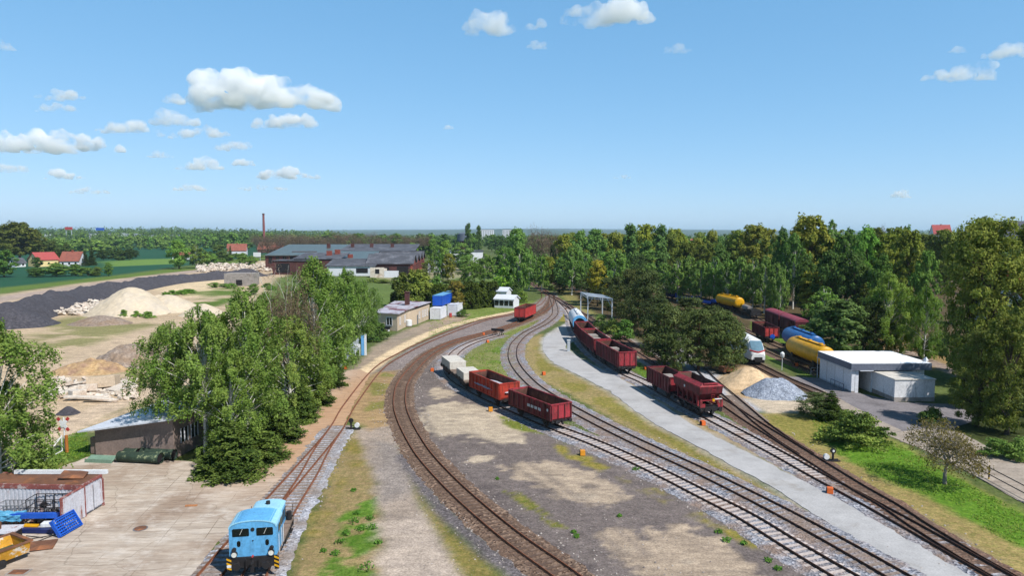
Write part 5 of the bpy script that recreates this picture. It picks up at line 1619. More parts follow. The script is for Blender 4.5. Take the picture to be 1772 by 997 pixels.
for k, (x, y, z, dx, dy, dz, m, lab, nm, ct_) in enumerate([
        (-33.6, 48.0, 0.35, 0.9, 0.5, 0.3, M_white, 'white box lying between the two blue beams', 'white_box', 'box'),
        (-34.9, 48.0, 0.3, 1.0, 0.3, 0.16, M_yellow, 'yellow steel bar between the two blue beams', 'steel_bar', 'bar'),
        (-36.4, 47.6, 0.2, 2.2, 0.6, 0.3, M_contwhite, 'pinkish white plank at the left edge in front of the tarpaulin', 'plank', 'plank'),
        (-36.7, 46.9, 0.0, 0.6, 0.5, 1.1, M_rustsheet, 'rust brown post standing by the dark crate', 'rust_post', 'post')]):
    o = tag(MB().cbox((0, 0, dz / 2), (dx, dy, dz)).build(nm, m, None, bevel=0.03), lab, ct_)
    o.location = (x, y, z)
    o.rotation_euler = (0.03, 0.06 * (k % 2), rnd.uniform(-0.15, 0.15))
cb = thing('crate', 'dark crate with white lid on the concrete behind the yellow skip', 'crate', (-35.35, 46.4, 0), 0.05)
b = MB(); b.box(-0.6, 0.6, -0.5, 0.5, 0.12, 0.7); b.build('box', M_black, cb)
b = MB(); b.box(-0.66, 0.62, -0.55, 0.5, 0.7, 0.76); b.build('lid', M_contwhite, cb)
b = MB(); b.box(-0.55, -0.4, -0.5, 0.5, 0, 0.12); b.box(0.4, 0.55, -0.5, 0.5, 0, 0.12); b.build('skid', M_wood, cb)
sk = thing('skip', 'yellow and white skip trailer with open top at the bottom left', 'skip', (*at(4, 975), 0), math.radians(62))
b = MB()
b.prism([(-0.9, 0.45), (0.9, 0.45), (1.15, 1.25), (-1.15, 1.25)], 1.1, 1.18, 'x'); b.prism([(-0.9, 0.45), (0.9, 0.45), (1.15, 1.25), (-1.15, 1.25)], -2.2, -2.12, 'x')
b.prism([(0.86, 0.45), (0.94, 0.45), (1.19, 1.25), (1.11, 1.25)], -2.119, 1.099, 'x'); b.prism([(-0.94, 0.45), (-0.86, 0.45), (-1.11, 1.25), (-1.19, 1.25)], -2.119, 1.099, 'x')
b.box(-2.1, 1.1, -0.85, 0.85, 0.42, 0.48)
b.build('tub', mat('skip_paint', S(206, 152, 50), 0.7, 0.2, 0.8, S(220, 212, 200), (0.55, 0.6), 1.0), sk)
b = MB(); b.box(-2.05, 1.05, -0.9, 0.9, 0.5, 0.62); b.build('floor_mud', mat('skip_mud', S(80, 84, 62), 0.9, 0.3), sk)
b = MB(); b.box(-2.3, 1.3, -1.25, -1.1, 1.24, 1.34); b.box(-2.3, 1.3, 1.1, 1.25, 1.24, 1.34); b.box(1.05, 1.3, -1.09, 1.09, 1.24, 1.342); b.box(-2.3, -2.05, -1.09, 1.09, 1.24, 1.342); b.build('rim', M_rustsheet, sk)
for s in (-1, 1):
    b = MB(); b.cyl((-0.5, s * 0.8, 0.32), (-0.5, s * 1.0, 0.32), 0.32, n=16); b.build('wheel', M_black, sk)
o = tag(MB().box(-0.9, 0.9, -0.7, 0.7, 0, 0.05).build('brown_plate', M_rustsheet, None, bevel=0.02), 'brown steel plate lying flat on the concrete near the skip', 'metal plate'); o.location = (*at(70, 948), 0.12); o.rotation_euler = (0.05, 0.03, 0.35)
for k in range(3):
    o = tag(MB().bar((-0.7, 0, 0), (0.7, 0, 0), 0.07).build('iron_bar', M_black), 'thin black iron bar lying between the navy beam and brown plate', 'bar', 'iron bars on the concrete')
    o.location = (-33.9 + k * 0.5, 46.9 - 0.1 * k, 0.05); o.rotation_euler = (0, 0, (-0.2, 0.5, 1.1)[k])
mh = thing('manhole_cover', 'round dark manhole cover in the middle of the concrete yard', 'manhole', (*at(243, 916), 0.025))
b = MB(); b.cyl((0, 0, 0), (0, 0, 0.02), 0.5, n=24); b.build('frame', M_steelg, mh)
b = MB(); b.cyl((0, 0, 0.02), (0, 0, 0.03), 0.42, n=24); b.build('lid', M_rustsheet, mh)
gt = thing('drain_grate', 'rusty square drain grate at the bottom edge of the concrete yard', 'drain', (*at(32, 992), 0.02))
b = MB(); b.box(-0.65, 0.65, -0.4, 0.4, 0, 0.03); b.build('frame', M_concd, gt)
b = MB(); b.box(-0.5, 0.5, -0.3, 0.3, 0.03, 0.04); b.build('grate', M_rustsheet, gt)
o = tag(MB().cbox((0, 0, 0.05), (0.9, 0.2, 0.08)).build('plank', mat('orange_plank', S(190, 130, 86), 0.9, 0.2)), 'lone orange-brown plank lying on the concrete yard', 'plank'); o.location = (*at(331, 877), 0.02); o.rotation_euler = (0, 0, 0.1)

# level-crossing cross, gate and posts at the yard exit
cx = thing('crossing_sign', 'white crossing sign with red tips on a white post by the gate', 'sign', (*at(113, 781), 0))
b = MB(); b.cyl((0, 0, 0), (0, 0, 3.4), 0.07, n=10); b.build('post', M_white, cx, True)
for s in (-1, 1):
    b = MB(); b.cbox((0, -0.09 + 0.03 * s, 2.75), (0.3, 0.03, 1.0), 0, 0, s * math.radians(40)); arm = b.build('arm', M_white, cx)
    b = MB()
    for e in (-1, 1):
        b.cbox((s * e * 0.43 * 1.0, -0.093 + 0.03 * s - 0.004, 2.75 + e * 0.51), (0.302, 0.034, 0.34), 0, 0, s * math.radians(40))
    b.build('red_tip', M_redlit, arm)
b = MB(); b.box(-0.3, 0.3, -0.13, -0.1, 2.45, 3.05); b.build('centre_plate', M_white, cx)
tag(MB().cyl((0, 0, 0), (0, 0, 1.7), 0.15, n=10).build('gate_post', M_copper), 'orange-brown gate post beside the crossing sign', 'post').location = (*at(116, 783), 0)
ga = thing('yard_gate', 'open white tubular gate with one diagonal brace by the crossing sign', 'gate', (*at(108, 783), 0))
A, B_ = Vector((0, 0, 0)), Vector((*at(73, 802), 0)) - Vector((*at(108, 783), 0))
b = MB(); b.bar(A + Vector((0, 0, 0.15)), B_ + Vector((0, 0, 0.15)), 0.1); b.bar(A + Vector((0, 0, 1.6)), B_ + Vector((0, 0, 0.15)), 0.1); b.bar(A, A + Vector((0, 0, 1.7)), 0.11); b.bar(A + Vector((0, 0, 1.6)), A.lerp(B_, 0.9) + Vector((0, 0, 1.0)), 0.05); b.build('frame', M_white, ga)
b = MB()
for k in range(1, 12):
    t = k / 12
    p = A.lerp(B_, t)
    b.bar(p + Vector((0, 0, 0.15)), p + Vector((0, 0, 1.6 - 0.6 * t)), 0.015)
b.build('mesh', M_steelg, ga)

# blue and white pillar with fence at the end of the birch row
pp = thing('sign_pillar', 'tall blue and white sign pillar at the end of the slat fence', 'sign', (*at(629, 615), 0))
b = MB(); b.box(-0.35, 0.2, -0.12, 0.12, 0, 3.6); b.build('blue_panel', mat('pillar_blue', S(110, 176, 232), 0.5, 0.1, 0.8, S(190, 214, 236), (0.6, 0.7), 1.0), pp)
b = MB(); b.box(0.2, 0.55, -0.16, 0.16, 0, 3.75); b.build('white_post', M_white, pp)
bx = thing('meter_box', 'small white box on legs in front of the sign pillar', 'box', (*at(619, 616), 0))
b = MB(); b.box(-0.45, 0.45, -0.25, 0.25, 1.5, 2.05); b.build('cabinet', M_white, bx)
for s in (-1, 1):
    b = MB(); b.box(s * 0.4 - 0.05, s * 0.4 + 0.05, -0.05, 0.05, 0, 1.5); b.build('leg', M_white, bx)
fe = thing('slat_fence', 'grey metal slat fence under the birches beside the sign pillar', 'fence', (*at(604, 625), 0))
A, B_ = Vector((*at(583, 641), 0)), Vector((*at(621, 605), 0))
O_ = Vector((*at(604, 625), 0))
b = MB()
n = 44
for k in range(n):
    p = A.lerp(B_, k / n) - O_
    b.cbox((p.x, p.y, 1.1), (0.16, 0.05, 2.2), math.atan2((B_ - A).y, (B_ - A).x))
b.build('slat', M_galv, fe)
b = MB(); b.bar(A - O_ + Vector((0.05, 0.05, 0.5)), B_ - O_ + Vector((0.05, 0.05, 0.5)), 0.08); b.bar(A - O_ + Vector((0.05, 0.05, 1.8)), B_ - O_ + Vector((0.05, 0.05, 1.8)), 0.08); b.build('rail', M_galv, fe)

# loading gauge gantry over the through line
gn = thing('gantry', 'white steel gantry with lattice top spanning the rusty through line', 'gantry', (0, 0, 0))
PA, PB, PC, PD = (18.3, 163.8), (23.3, 158.0), (17.8, 175.8), (22.3, 167.5)
oc_ = Vector((20.4, 166, 0)); gn.location = oc_
top = 6.5
for p in (PA, PB, PC, PD):
    b = MB(); b.box(p[0] - oc_.x - 0.13, p[0] - oc_.x + 0.13, p[1] - oc_.y - 0.13, p[1] - oc_.y + 0.13, 0, top); b.build('post', M_galv, gn)
def tr(p, z):
    return (p[0] - oc_.x, p[1] - oc_.y, z)
b = MB()
for a_, b_ in ((PA, PB), (PC, PD), (PA, PC), (PB, PD)):
    b.bar(tr(a_, top), tr(b_, top), 0.18)
    b.bar(tr(a_, top - 0.45), tr(b_, top - 0.45), 0.12)
b.build('top_frame', M_galv, gn)
b = MB()
for k in range(1, 10):
    t = k / 10
    p = tuple(Vector(tr(PA, top)).lerp(Vector(tr(PC, top)), t)); q = tuple(Vector(tr(PB, top)).lerp(Vector(tr(PD, top)), t))
    b.bar(p, q, 0.12)
    q2 = tuple(Vector(tr(PB, top)).lerp(Vector(tr(PD, top)), (k - 1) / 10))
    b.bar(p, q2, 0.08)
for a_, b_ in ((PA, PB), (PC, PD)):
    for k in range(8):
        b.bar(tuple(Vector(tr(a_, top - 0.45 * (k % 2))).lerp(Vector(tr(b_, top - 0.45 * (k % 2))), k / 8)), tuple(Vector(tr(a_, top - 0.45 * ((k + 1) % 2))).lerp(Vector(tr(b_, top - 0.45 * ((k + 1) % 2))), (k + 1) / 8)), 0.06)
b.build('lattice', M_galv, gn)
b = MB()
for a_, b_ in ((PA, PB), (PB, PA), (PC, PD), (PD, PC), (PA, PC), (PC, PA)):
    d = (Vector((*b_, 0)) - Vector((*a_, 0))).normalized() * 1.6
    b.bar(tr(a_, top - 2.2), tr((a_[0] + d.x, a_[1] + d.y), top - 0.1), 0.1)
b.build('knee_brace', M_galv, gn)

# buffer stop
ux = tracks['T4'][0]; uy = tracks['T4'][3]
ra = math.atan2(ux[1] - uy[1], ux[0] - uy[0])
bs = thing('buffer_stop', 'black rail-built buffer stop at the end of the short siding', 'buffer stop', (*tracks['T4'][2], 0.05), ra)
for s in (-1, 1):
    b = MB(); b.bar((0, s * 0.76, 0), (0.0, s * 0.76, 1.45), 0.16); b.bar((-1.3, s * 0.76, 0), (0.0, s * 0.76, 1.3), 0.15); b.bar((1.1, s * 0.76, 0), (0.0, s * 0.76, 1.2), 0.15); b.build('bent_rail', M_black, bs)
b = MB(); b.box(-0.35, -0.1, -1.5, 1.5, 0.95, 1.45); b.build('beam', M_black, bs)

# point levers
def lever(u, v, label, rz):
    p = thing('point_lever', label, 'point lever', (*at(u, v), 0), rz, 'point levers')
    b = MB(); b.box(-0.9, 0.7, -0.1, 0.1, 0, 0.1); b.box(-0.9, 0.7, 0.35, 0.5, 0, 0.1); b.build('sole', M_black, p)
    b = MB(); b.cyl((0.1, 0.2, 0.05), (0.1, 0.2, 0.95), 0.1, n=10); b.build('stand', M_black, p)
    b = MB(); b.cyl((0.1, 0.12, 0.95), (0.1, 0.28, 0.95), 0.26, n=16); b.build('signal_disc', M_black, p)
    b = MB(); b.cyl((0.1, 0.08, 0.95), (0.1, 0.119, 0.95), 0.1, 0.12, n=12); b.build('disc_window', M_white, p)
    b = MB(); b.cyl((-0.55, 0.02, 0.42), (-0.55, 0.28, 0.42), 0.26, n=16); b.build('weight', M_white, p)
    b = MB(); b.bar((0.1, 0.15, 0.3), (-0.7, 0.15, 0.45), 0.06); b.build('arm', M_black, p)
lever(1441, 799, 'black and white point lever beside the rusty through line', 0.0)
lever(610, 742, 'point lever with white weight at the head of the grass strip', PI)

# small square track markers
MK = [(748, 643, M_orange, 'orange marker block at the far tip of the flat wagon'), (849, 712, M_ochre, 'ochre marker block in the shadow edge of the orange-red open wagon'), (1008, 788, M_ochre, 'ochre marker block alone on the olive verge of the near track'),
      (941, 649, M_orange, 'orange marker block in the tan grass by the gravel road curve'), (1216, 736, M_orange, 'orange marker block at the end of the hopper wagon shadow'), (1436, 854, M_orange, 'orange marker block between gravel road and rusty line'),
      (1117, 640, M_orange, 'orange marker block on the green patch before the short open wagon'), (598, 639, M_orange, 'orange marker block at the foot of the birches by the fence'), (837, 580, M_orange, 'orange marker block close to the buffer stop'),
      (844, 593, M_orange, 'orange marker block on the grass island below the buffer stop'), (1178, 636, M_rustsheet, 'rust brown marker block under the pines'), (1378, 634, M_orange, 'orange marker block on the lawn before the yellow tank wagon'), (979, 536, M_rustsheet, 'rust brown marker block behind the white tank wagon')]
for u, v, m, lab in MK:
    p = thing('marker_block', lab, 'marker', (*at(u, v), 0), rnd.uniform(-0.4, 0.4), 'marker blocks along the tracks')
    b = MB(); b.prism([(-0.26, 0), (0.26, 0), (0.22, 0.5), (-0.22, 0.5)], -0.24, 0.24, 'x'); b.build('shell', m, p, bevel=0.03)
    b = MB(); b.box(-0.28, -0.241, -0.16, 0.16, 0.1, 0.42); b.build('face', M_void, p)

# relay cabinet, disc signal and rusty bin
rc = thing('cabinet', 'slim pale relay cabinet beside the dark red wagon string', 'cabinet', (*at(984, 608), 0))
b = MB(); b.box(-0.25, 0.25, -0.25, 0.25, 0, 2.0); b.build('housing', M_galv, rc); b = MB(); b.box(-0.32, 0.32, -0.32, 0.32, 2.0, 2.1); b.build('hood', M_white, rc)
ds = thing('disc_signal', 'white oval signal on a thin white post in the lawn', 'signal', (*at(1353, 641), 0))
b = MB(); b.cyl((0, 0, 0), (0, 0, 2.5), 0.05, n=8); b.build('post', M_white, ds); b = MB(); b.tube([(0, 0, 1.95), (0, 0, 2.2), (0, 0, 2.7), (0, 0, 2.95)], [0.12, 0.33, 0.33, 0.1], 14); b.build('head', M_white, ds, True)
sk2 = thing('ore_tub', 'small rusty ore tub in the pine shade beside the sand heap', 'ore tub', (*at(1256, 647), 0), 0.4)
b = MB(); b.prism([(-0.5, 0.4), (0.5, 0.4), (0.75, 1.1), (-0.75, 1.1)], -0.9, 0.9, 'x'); b.build('tub', M_rustsheet, sk2)
for s in (-1, 1):
    b = MB(); b.cyl((s * 0.5, -0.5, 0.2), (s * 0.5, 0.5, 0.2), 0.2, n=12); b.build('wheel', M_black, sk2)
fr = thing('tube_barrier', 'grey tubular barrier between the yellow tank wagon and the store', 'barrier', (*at(1416, 648), 0), 0.1)
b = MB()
for x in (-1.2, 0, 1.2):
    b.bar((x, 0, 0), (x, 0, 1.0), 0.07)
b.build('post', M_galv, fr)
b = MB(); b.bar((-1.2, 0, 1.0), (1.2, 0, 1.0), 0.07); b.bar((-1.2, 0, 0.5), (1.2, 0, 0.5), 0.07); b.build('rail', M_galv, fr)

# railing with striped posts along the concrete path
rl = [at(1654, 821), at(1712, 829), at(1800, 880), at(1880, 925)]
rl = [at(1640, 795), at(1711, 830), at(1790, 873), at(1880, 922)]
O_ = Vector((*rl[1], 0))
ra_ = thing('path_railing', 'double dark pipe railing with yellow and black posts along the concrete path', 'railing', O_)
M_ry = mat('post_yellow', S(196, 160, 50), 0.6, 0.15)
for p in rl:
    q = Vector((*p, 0)) - O_
    b = MB(); b.cyl((q.x, q.y, 0), (q.x, q.y, 1.25), 0.06, n=8); ps = b.build('post', M_ry, ra_)
    b = MB()
    for z in (0.2, 0.6, 1.0):
        b.cyl((q.x, q.y, z), (q.x, q.y, z + 0.2), 0.064, n=8, caps=False)
    b.build('black_band', M_yblack, ps)
b = MB()
for z in (0.45, 1.05):
    for a_, b_ in zip(rl[:-1], rl[1:]):
        b.cyl((a_[0] - O_.x, a_[1] - O_.y, z), (b_[0] - O_.x, b_[1] - O_.y, z), 0.045, n=6)
b.build('rail', M_black, ra_)

# ------------------------------------------------------------------ heaps of loose material
M_sandheap = gravel('heap_sand', S(212, 180, 142), S(228, 200, 162), 14, bump=0.2)
M_stoneheap = gravel('heap_blue_grey_stone', S(116, 124, 140), S(178, 186, 200), 6.5)
M_limeheap = mat('heap_pale_lime', S(210, 194, 170), 0.95, 0.10, 0.12, S(196, 184, 168), (0.5, 0.66), 0.15, stretch=(1, 1, 0.5), bump=0.5, bscale=1.5, fine=0.10)
M_darkheap = gravel('heap_dark_slag', S(66, 65, 72), S(96, 94, 100), 3, S(78, 76, 82), bump=0.8)
M_greyheap = gravel('heap_grey_rubble', S(134, 120, 112), S(172, 156, 142), 4, S(150, 128, 108), bump=0.5)
M_ochheap = gravel('heap_ochre_earth', S(184, 150, 108), S(206, 176, 132), 4, S(160, 130, 110), bump=0.4)
def mound(name, label, u, v, L, W, h, m, rz=0.0, crest=None, cat='heap', rough=0.12, n=48, grp=None):
    x, y = at(u, v)
    return heap(name, label, cat, (x, y, -0.02), rz, L, W, h, m, n=n, crest=crest, rough=rough, group=grp)
mound('sand_heap', 'tan sand heap beside the white and red railcar', 1297, 664, 9.0, 9.5, 2.4, M_sandheap)
mound('gravel_heap', 'blue-grey crushed stone heap on the concrete pad', 1340, 682, 8.6, 8.0, 2.2, M_stoneheap, crest=[(-0.2, 0, 0.8, 1.0), (0.22, 0.05, 0.78, 0.98)])
mound('lime_heap', 'big pale conical spoil heap in the works yard', 230, 541, 22.5, 24, 7.0, M_limeheap, rough=0.10, n=80)
mound('lime_heap', 'low pale spoil ridge beside the big conical heap', 292, 537, 19, 17, 4.4, M_limeheap, crest=[(-0.3, 0, 0.8, 1.0), (0.25, 0, 0.7, 0.7)], rough=0.12)
mound('lime_heap', 'small pale rubble heap just left of the birch tops', 352, 545, 12, 10, 3.0, M_limeheap)
mound('slag_heap', 'little dark earth heap at the foot of the big conical heap', 175, 560, 15, 10, 2.0, M_greyheap)
mound('grey_heap', 'broad grey rubble heap behind the pile of concrete slabs', 225, 630, 12.5, 12, 3.4, M_greyheap, rough=0.35)
mound('ochre_heap', 'low ochre earth heap left of the broad grey rubble heap', 160, 641, 12, 9, 1.7, M_ochheap, rough=0.6)
mound('dark_heap', 'tiny black heap beside the track to the slab pile', 118, 716, 2.6, 2.2, 0.9, M_darkheap, n=20)
# the long slag bank
bank = smooth_path([(p[0], p[1] + 5.0) for p in (at(-160, 600), at(-60, 575), at(0, 561), at(40, 549), at(89, 534), at(117, 525), at(152, 515.5), at(193, 509), at(254, 497), at(292, 491), at(340, 486.5), at(398, 482), at(452, 477))], 1.5, 1)
T = tang(bank); N = np.c_[-T[:, 1], T[:, 0]]
prof = np.linspace(-1, 1, 25)
V = []
for i in range(len(bank)):
    s = i / (len(bank) - 1)
    wid = 5.4 + 1.2 * vnoise(np.array([i * 0.07]), np.array([2.0]), 1.0)[0]
    hh = float(np.interp(s, [0, .3, .45, .7, 1], [5.2, 5.0, 4.3, 3.7, 3.6])) * (0.9 + 0.2 * vnoise(np.array([i * 0.12]), np.array([7.0]), 1.0)[0])
    hh *= min(1.0, (len(bank) - 1 - i) / 8)
    for a in prof:
        q = bank[i] + N[i] * a * wid
        z = hh * max(0.0, 1 - abs(a) ** 1.3) + 2.0 * (fbm(np.array([q[0]]), np.array([q[1]]), 0.22, 4, 4)[0] - 0.5) * (1 - abs(a)) ** 0.7
        V.append((q[0], q[1], z - 0.08 * (abs(a) > 0.99)))
k = len(prof)
ii = np.arange(len(V)).reshape(-1, k)
f = np.stack([ii[:-1, :-1], ii[1:, :-1], ii[1:, 1:], ii[:-1, 1:]], -1).reshape(-1, 4)
V = np.array(V); c0 = V[len(V) // 2].copy(); c0[2] = 0
me = mesh_np('slag_bank', V - c0, f, True); me.flip_normals(); me.materials.append(M_darkheap)
o = link(bpy.data.objects.new('slag_bank', me)); o.location = c0
tag(o, 'long bank of dark slag curving across the works yard', 'heap')
mound('slag_heap', 'large dark slag heap at the left picture edge', 12, 563, 22, 17, 4.6, M_darkheap, crest=[(-0.3, 0, 0.9, 1.0), (0.2, -0.1, 0.7, 0.8)])
# rubble
def rubble(name, pts_u, n, smin, smax, m, hh):
    b = MB()
    for k in range(n):
        u = rnd.uniform(pts_u[0], pts_u[1]); v = rnd.uniform(pts_u[2], pts_u[3])
        x, y = at(u, v)
        d = [rnd.uniform(smin, smax), rnd.uniform(smin, smax) * 0.7, rnd.uniform(smin, smax) * 0.3]
        b.cbox((x, y, rnd.random() * hh), d, rnd.random() * PI, rnd.uniform(-0.5, 0.5), rnd.uniform(-0.5, 0.5))
    o = b.build(name, m)
    return tag(o, kind='stuff')
M_rub = mat('broken_concrete', S(222, 210, 196), 0.9, 0.25, 0.6, S(184, 160, 140), (0.5, 0.65), 0.4)
rubble('rubble', (84, 236, 658, 692), 260, 0.3, 1.2, M_rub, 0.4)
rubble('rubble', (66, 192, 525, 546), 420, 0.6, 2.0, M_rub, 1.2)
rubble('rubble', (340, 470, 459, 471), 420, 0.8, 2.6, M_rub, 2.2)
SL = [(120, 684, 2.6, 1.5, .35, .2), (152, 680, 1.7, 1.5, .9, .5), (134, 689, 1.3, 1.0, .8, 1.0), (180, 673, 2.6, 2.2, 1.5, .3), (110, 672, 3.4, 1.3, .3, .1), (205, 678, 1.8, 1.2, .5, 1.2), (222, 668, 3.0, .8, .25, 2.4), (150, 693, 4.0, .6, .3, .05), (175, 696, 3.0, .5, .3, .1), (95, 690, 1.8, 1.2, .5, .7), (140, 668, 2.2, 1.2, .3, .4), (215, 684, 1.2, 1.0, .7, .2)]
SLAB = ['flat pale slab left of the middle of the slab pile', 'upright pale block in the middle of the slab pile', 'cream block with sharp corner low in the slab pile', 'biggest tan block at the top of the slab pile', 'long thin grey slab at the back of the slab pile', 'brown broken block right of the slab pile', 'white beam sticking out at the right end of the slab pile', 'long narrow beam in front of the slab pile', 'second narrow beam at the front right of the slab pile', 'square slab at the left end of the slab pile', 'tilted slab behind the upright pale block', 'small dark-sided block at the right foot of the slab pile']
for (u, v, a, b_, c, rz), lab in zip(SL, SLAB):
    o = tag(MB().cbox((0, 0, c / 2), (a * 1.35, b_ * 1.35, c)).build('concrete_slab', M_rub if c < 1 else M_render, None, bevel=0.05), lab, 'concrete slab', 'slabs of the rubble pile')
    o.location = (*at(u, v), 0.25); o.rotation_euler = (rnd.uniform(-.15, .15), rnd.uniform(-.2, .2), rz)

# ------------------------------------------------------------------ the derelict works and the far houses
fa = bld('factory', 'derelict brick factory with four gables and dark sloping roofs', loc=(-54, 395, 0), rz=math.radians(3))
for k in range(4):
    y0_, y1_ = -40 + k * 21, -19.2 + k * 21
    ym = (y0_ + y1_) / 2
    b = MB(); b.prism([(y0_, 0), (y1_, 0), (y1_, 6.0), (ym, 10.2), (y0_, 6.0)], -1.0, 0.0, 'x'); b.build('gable_wall', M_brick, fa)
    b = MB(); b.prism([(y0_ - 0.6, 6.3), (ym, 10.9), (y1_ + 0.6, 6.3), (y1_ + 0.6, 5.9), (ym, 10.3), (y0_ - 0.6, 5.9)], -24, 0.9, 'x'); b.build('roof', M_felt, fa)
    for j in range(3):
        yy = y0_ + 4 + j * 6.2
        b = MB(); b.box(0.0, 0.12, yy - 1.0, yy + 1.0, 1.5, 5.2); b.build('window', M_void, fa)
b = MB(); b.box(-24, -1.01, -39.8, 40, 0, 6.0); b.build('hall_wall', M_brickd, fa)
b = MB(); b.box(-8, -2, -39.9, -39.7, 0.5, 4.6); b.box(-20, -12, -39.9, -39.7, 0.5, 4.4); b.build('dark_opening', M_void, fa)
b = MB(); b.box(-78, -6, 22, 60, 0, 11.0); b.build('main_hall_wall', M_brickd, fa)
b = MB(); b.prism([(20, 10.8), (60, 14.6), (60, 14.9), (20, 11.3)], -50, -4, 'x'); b.build('main_hall_roof', M_felt, fa)
b = MB(); b.prism([(8, 8.8), (60, 14.4), (60, 14.7), (8, 9.2)], -90, -50.1, 'x'); b.build('glass_roof', M_glassroof, fa)
b = MB(); b.prism([(-12, 7.2), (20, 10.9), (20, 11.2), (-12, 7.5)], -62, -25, 'x'); b.build('glass_roof', M_glassroof, fa)
b = MB(); b.box(-90, -50.2, 9, 60, 0, 8.8); b.box(-61.5, -24.1, -11, 19.9, 0, 7.2); b.build('middle_hall_wall', M_brickd, fa)
for x in (-60, -45, -33, -20):
    b = MB(); b.box(x - 1.0, x + 1.0, 40, 42, 12.5, 15.6); b.build('roof_vent', M_brickd, fa)
for x, y, h in ((-48, -14, 12.2), (-44.5, -9, 12.8), (-38, -6, 10.0)):
    b = MB(); b.box(x - 1.3, x + 1.3, y - 1.3, y + 1.3, 0, h); b.build('chimney', M_brick, fa)
for k in range(7):
    x = rnd.uniform(-86, -30); y = rnd.uniform(10, 55)
    z = 9.3 + (y - 8) * 0.107
    w_ = rnd.uniform(3, 8)
    b = MB(); b.prism([(y, z - .4), (y + 4, z + .05), (y + 4, z + .2), (y, z - .2)], x, x + w_, 'x'); b.build('roof_patch', (M_felt, M_void, M_rustsheet)[k % 3], fa)
for k in range(9):
    b = MB(); b.box(-88 + k * 4.1, -86 + k * 4.1, 8.8, 9.0, 4.5, 8.2); b.build('window', M_void, fa)
wn = bld('factory_wing', 'low factory wing with white end wall and dark lean-to roof', loc=(-71, 350, 0))
b = MB(); b.box(-24, 0, 0, 16, 0, 5.0); b.build('wall', M_white_wall, wn)
b = MB(); b.prism([(-0.6, 4.9), (16.6, 8.0), (16.6, 8.3), (-0.6, 5.2)], -25, 1.0, 'x'); b.build('roof', M_felt, wn)
for k in range(4):
    b = MB(); b.box(0, 0.1, 2 + k * 3.4, 3.6 + k * 3.4, 1.2, 4.0); b.build('window', M_void, wn)
b = MB(); b.box(-9, -3, -0.1, 0, 1.5, 4.0); b.build('dark_opening', M_void, wn)
ru = bld('ruined_wall', 'roofless pale brick ruin with one black window below the factory', loc=(-70, 336, 0))
b = MB(); b.box(0, 6.9, 0, 1.0, 0, 5.0); b.box(0, 6.9, 1.01, 8, 0, 4.2); b.build('wall', M_rub, ru)
b = MB(); b.box(2.6, 4.6, -0.12, 0, 2.0, 4.2); b.build('window', M_void, ru)
b = MB(); b.box(7.0, 14, 0, 0.8, 0, 3.4); b.build('low_wall', M_white_wall, ru)
an = bld('factory_annex', 'dark brick annex with flat grey roof left of the factory', loc=(-127, 362, 0))
b = MB(); b.box(0, 20, 0, 14, 0, 7.2); b.build('wall', M_brickd, an)
b = MB(); b.box(10, 34, 4, 26, 0, 8.0); b.build('rear_wall', M_brickd, an)
b = MB(); b.box(-0.5, 20.5, -0.5, 14.4, 7.2, 7.6); b.prism([(3.5, 8.0), (26.5, 10.5), (26.5, 10.9), (3.5, 8.4)], 9.4, 35, 'x'); b.build('roof', M_felt, an)
b = MB(); b.box(2, 9, -0.15, 0, 1, 6); b.build('dark_opening', M_void, an)
cw = bld('concrete_bunker', 'small square concrete bunker at the end of the slag bank', loc=(*at(419, 494), 0), rz=0.1)
b = MB(); b.box(-6, 6, -4, 4, 0, 5.2); b.build('wall', M_concd, cw); b = MB(); b.box(-1.2, 1.2, -4.12, -4, 0.4, 2.6); b.build('opening', M_void, cw)
wl = bld('white_warehouse', 'long white warehouse with flat dark roof behind the brown scrub trees', loc=(-38, 500, 0), rz=0.15)
b = MB(); b.box(-16, 16, -8, 8, 0, 9.0); b.build('wall', M_white_wall, wl); b = MB(); b.box(-16.6, 16.6, -8.6, 8.6, 9.0, 9.7); b.build('roof', M_felt, wl)
ws = bld('small_shed', 'small white shed with black slot window right of the factory gables', loc=(-42, 388, 0), rz=-0.1)
b = MB(); b.prism([(-5, 0), (5, 0), (5, 7.5), (-5, 5.5)], -6, 6, 'y'); b.build('wall', M_white_wall, ws); b = MB(); b.prism([(-5.6, 5.6), (5.6, 7.8), (5.6, 8.1), (-5.6, 5.9)], -6.6, 6.6, 'y'); b.build('roof', M_felt, ws); b = MB(); b.box(-3, 3.5, -6.1, -6, 3.6, 4.9); b.build('window', M_void, ws)
wt_ = bld('water_tower', 'grey round water tower on a brick shaft beside two poplars', 'water tower', (-46, 640, 0))
b = MB(); b.cyl((0, 0, 0), (0, 0, 15), 4.0, 3.5, n=16); b.build('shaft', M_brickd, wt_, True)
b = MB(); b.cyl((0, 0, 15), (0, 0, 21.5), 5.2, n=20); b.cyl((0, 0, 21.5), (0, 0, 23), 5.4, 1.0, n=20); b.build('tank', mat('slate_tank', S(96, 106, 122), 0.6, 0.1), wt_, True)
ch = thing('factory_chimney', 'tall lone brick chimney rising above the horizon', 'chimney', (-308, 850, 0))
b = MB(); b.cyl((0, 0, 0), (0, 0, 46.0), 1.9, 1.2, n=18); b.build('shaft', mat('chimney_brick', S(140, 84, 84), 0.9, 0.15, 0.1), ch, True)
b = MB(); b.cyl((0, 0, 45), (0, 0, 47.0), 1.4, 1.4, n=18); b.build('cap', M_brickd, ch, True)
gable_house('house', 'yellow house with bright red roof behind the field hedge', (*at(76, 461), 0), math.radians(62), 13, 12, 4.6, 9.2, M_cream, M_tile, wins=3, chim=False)
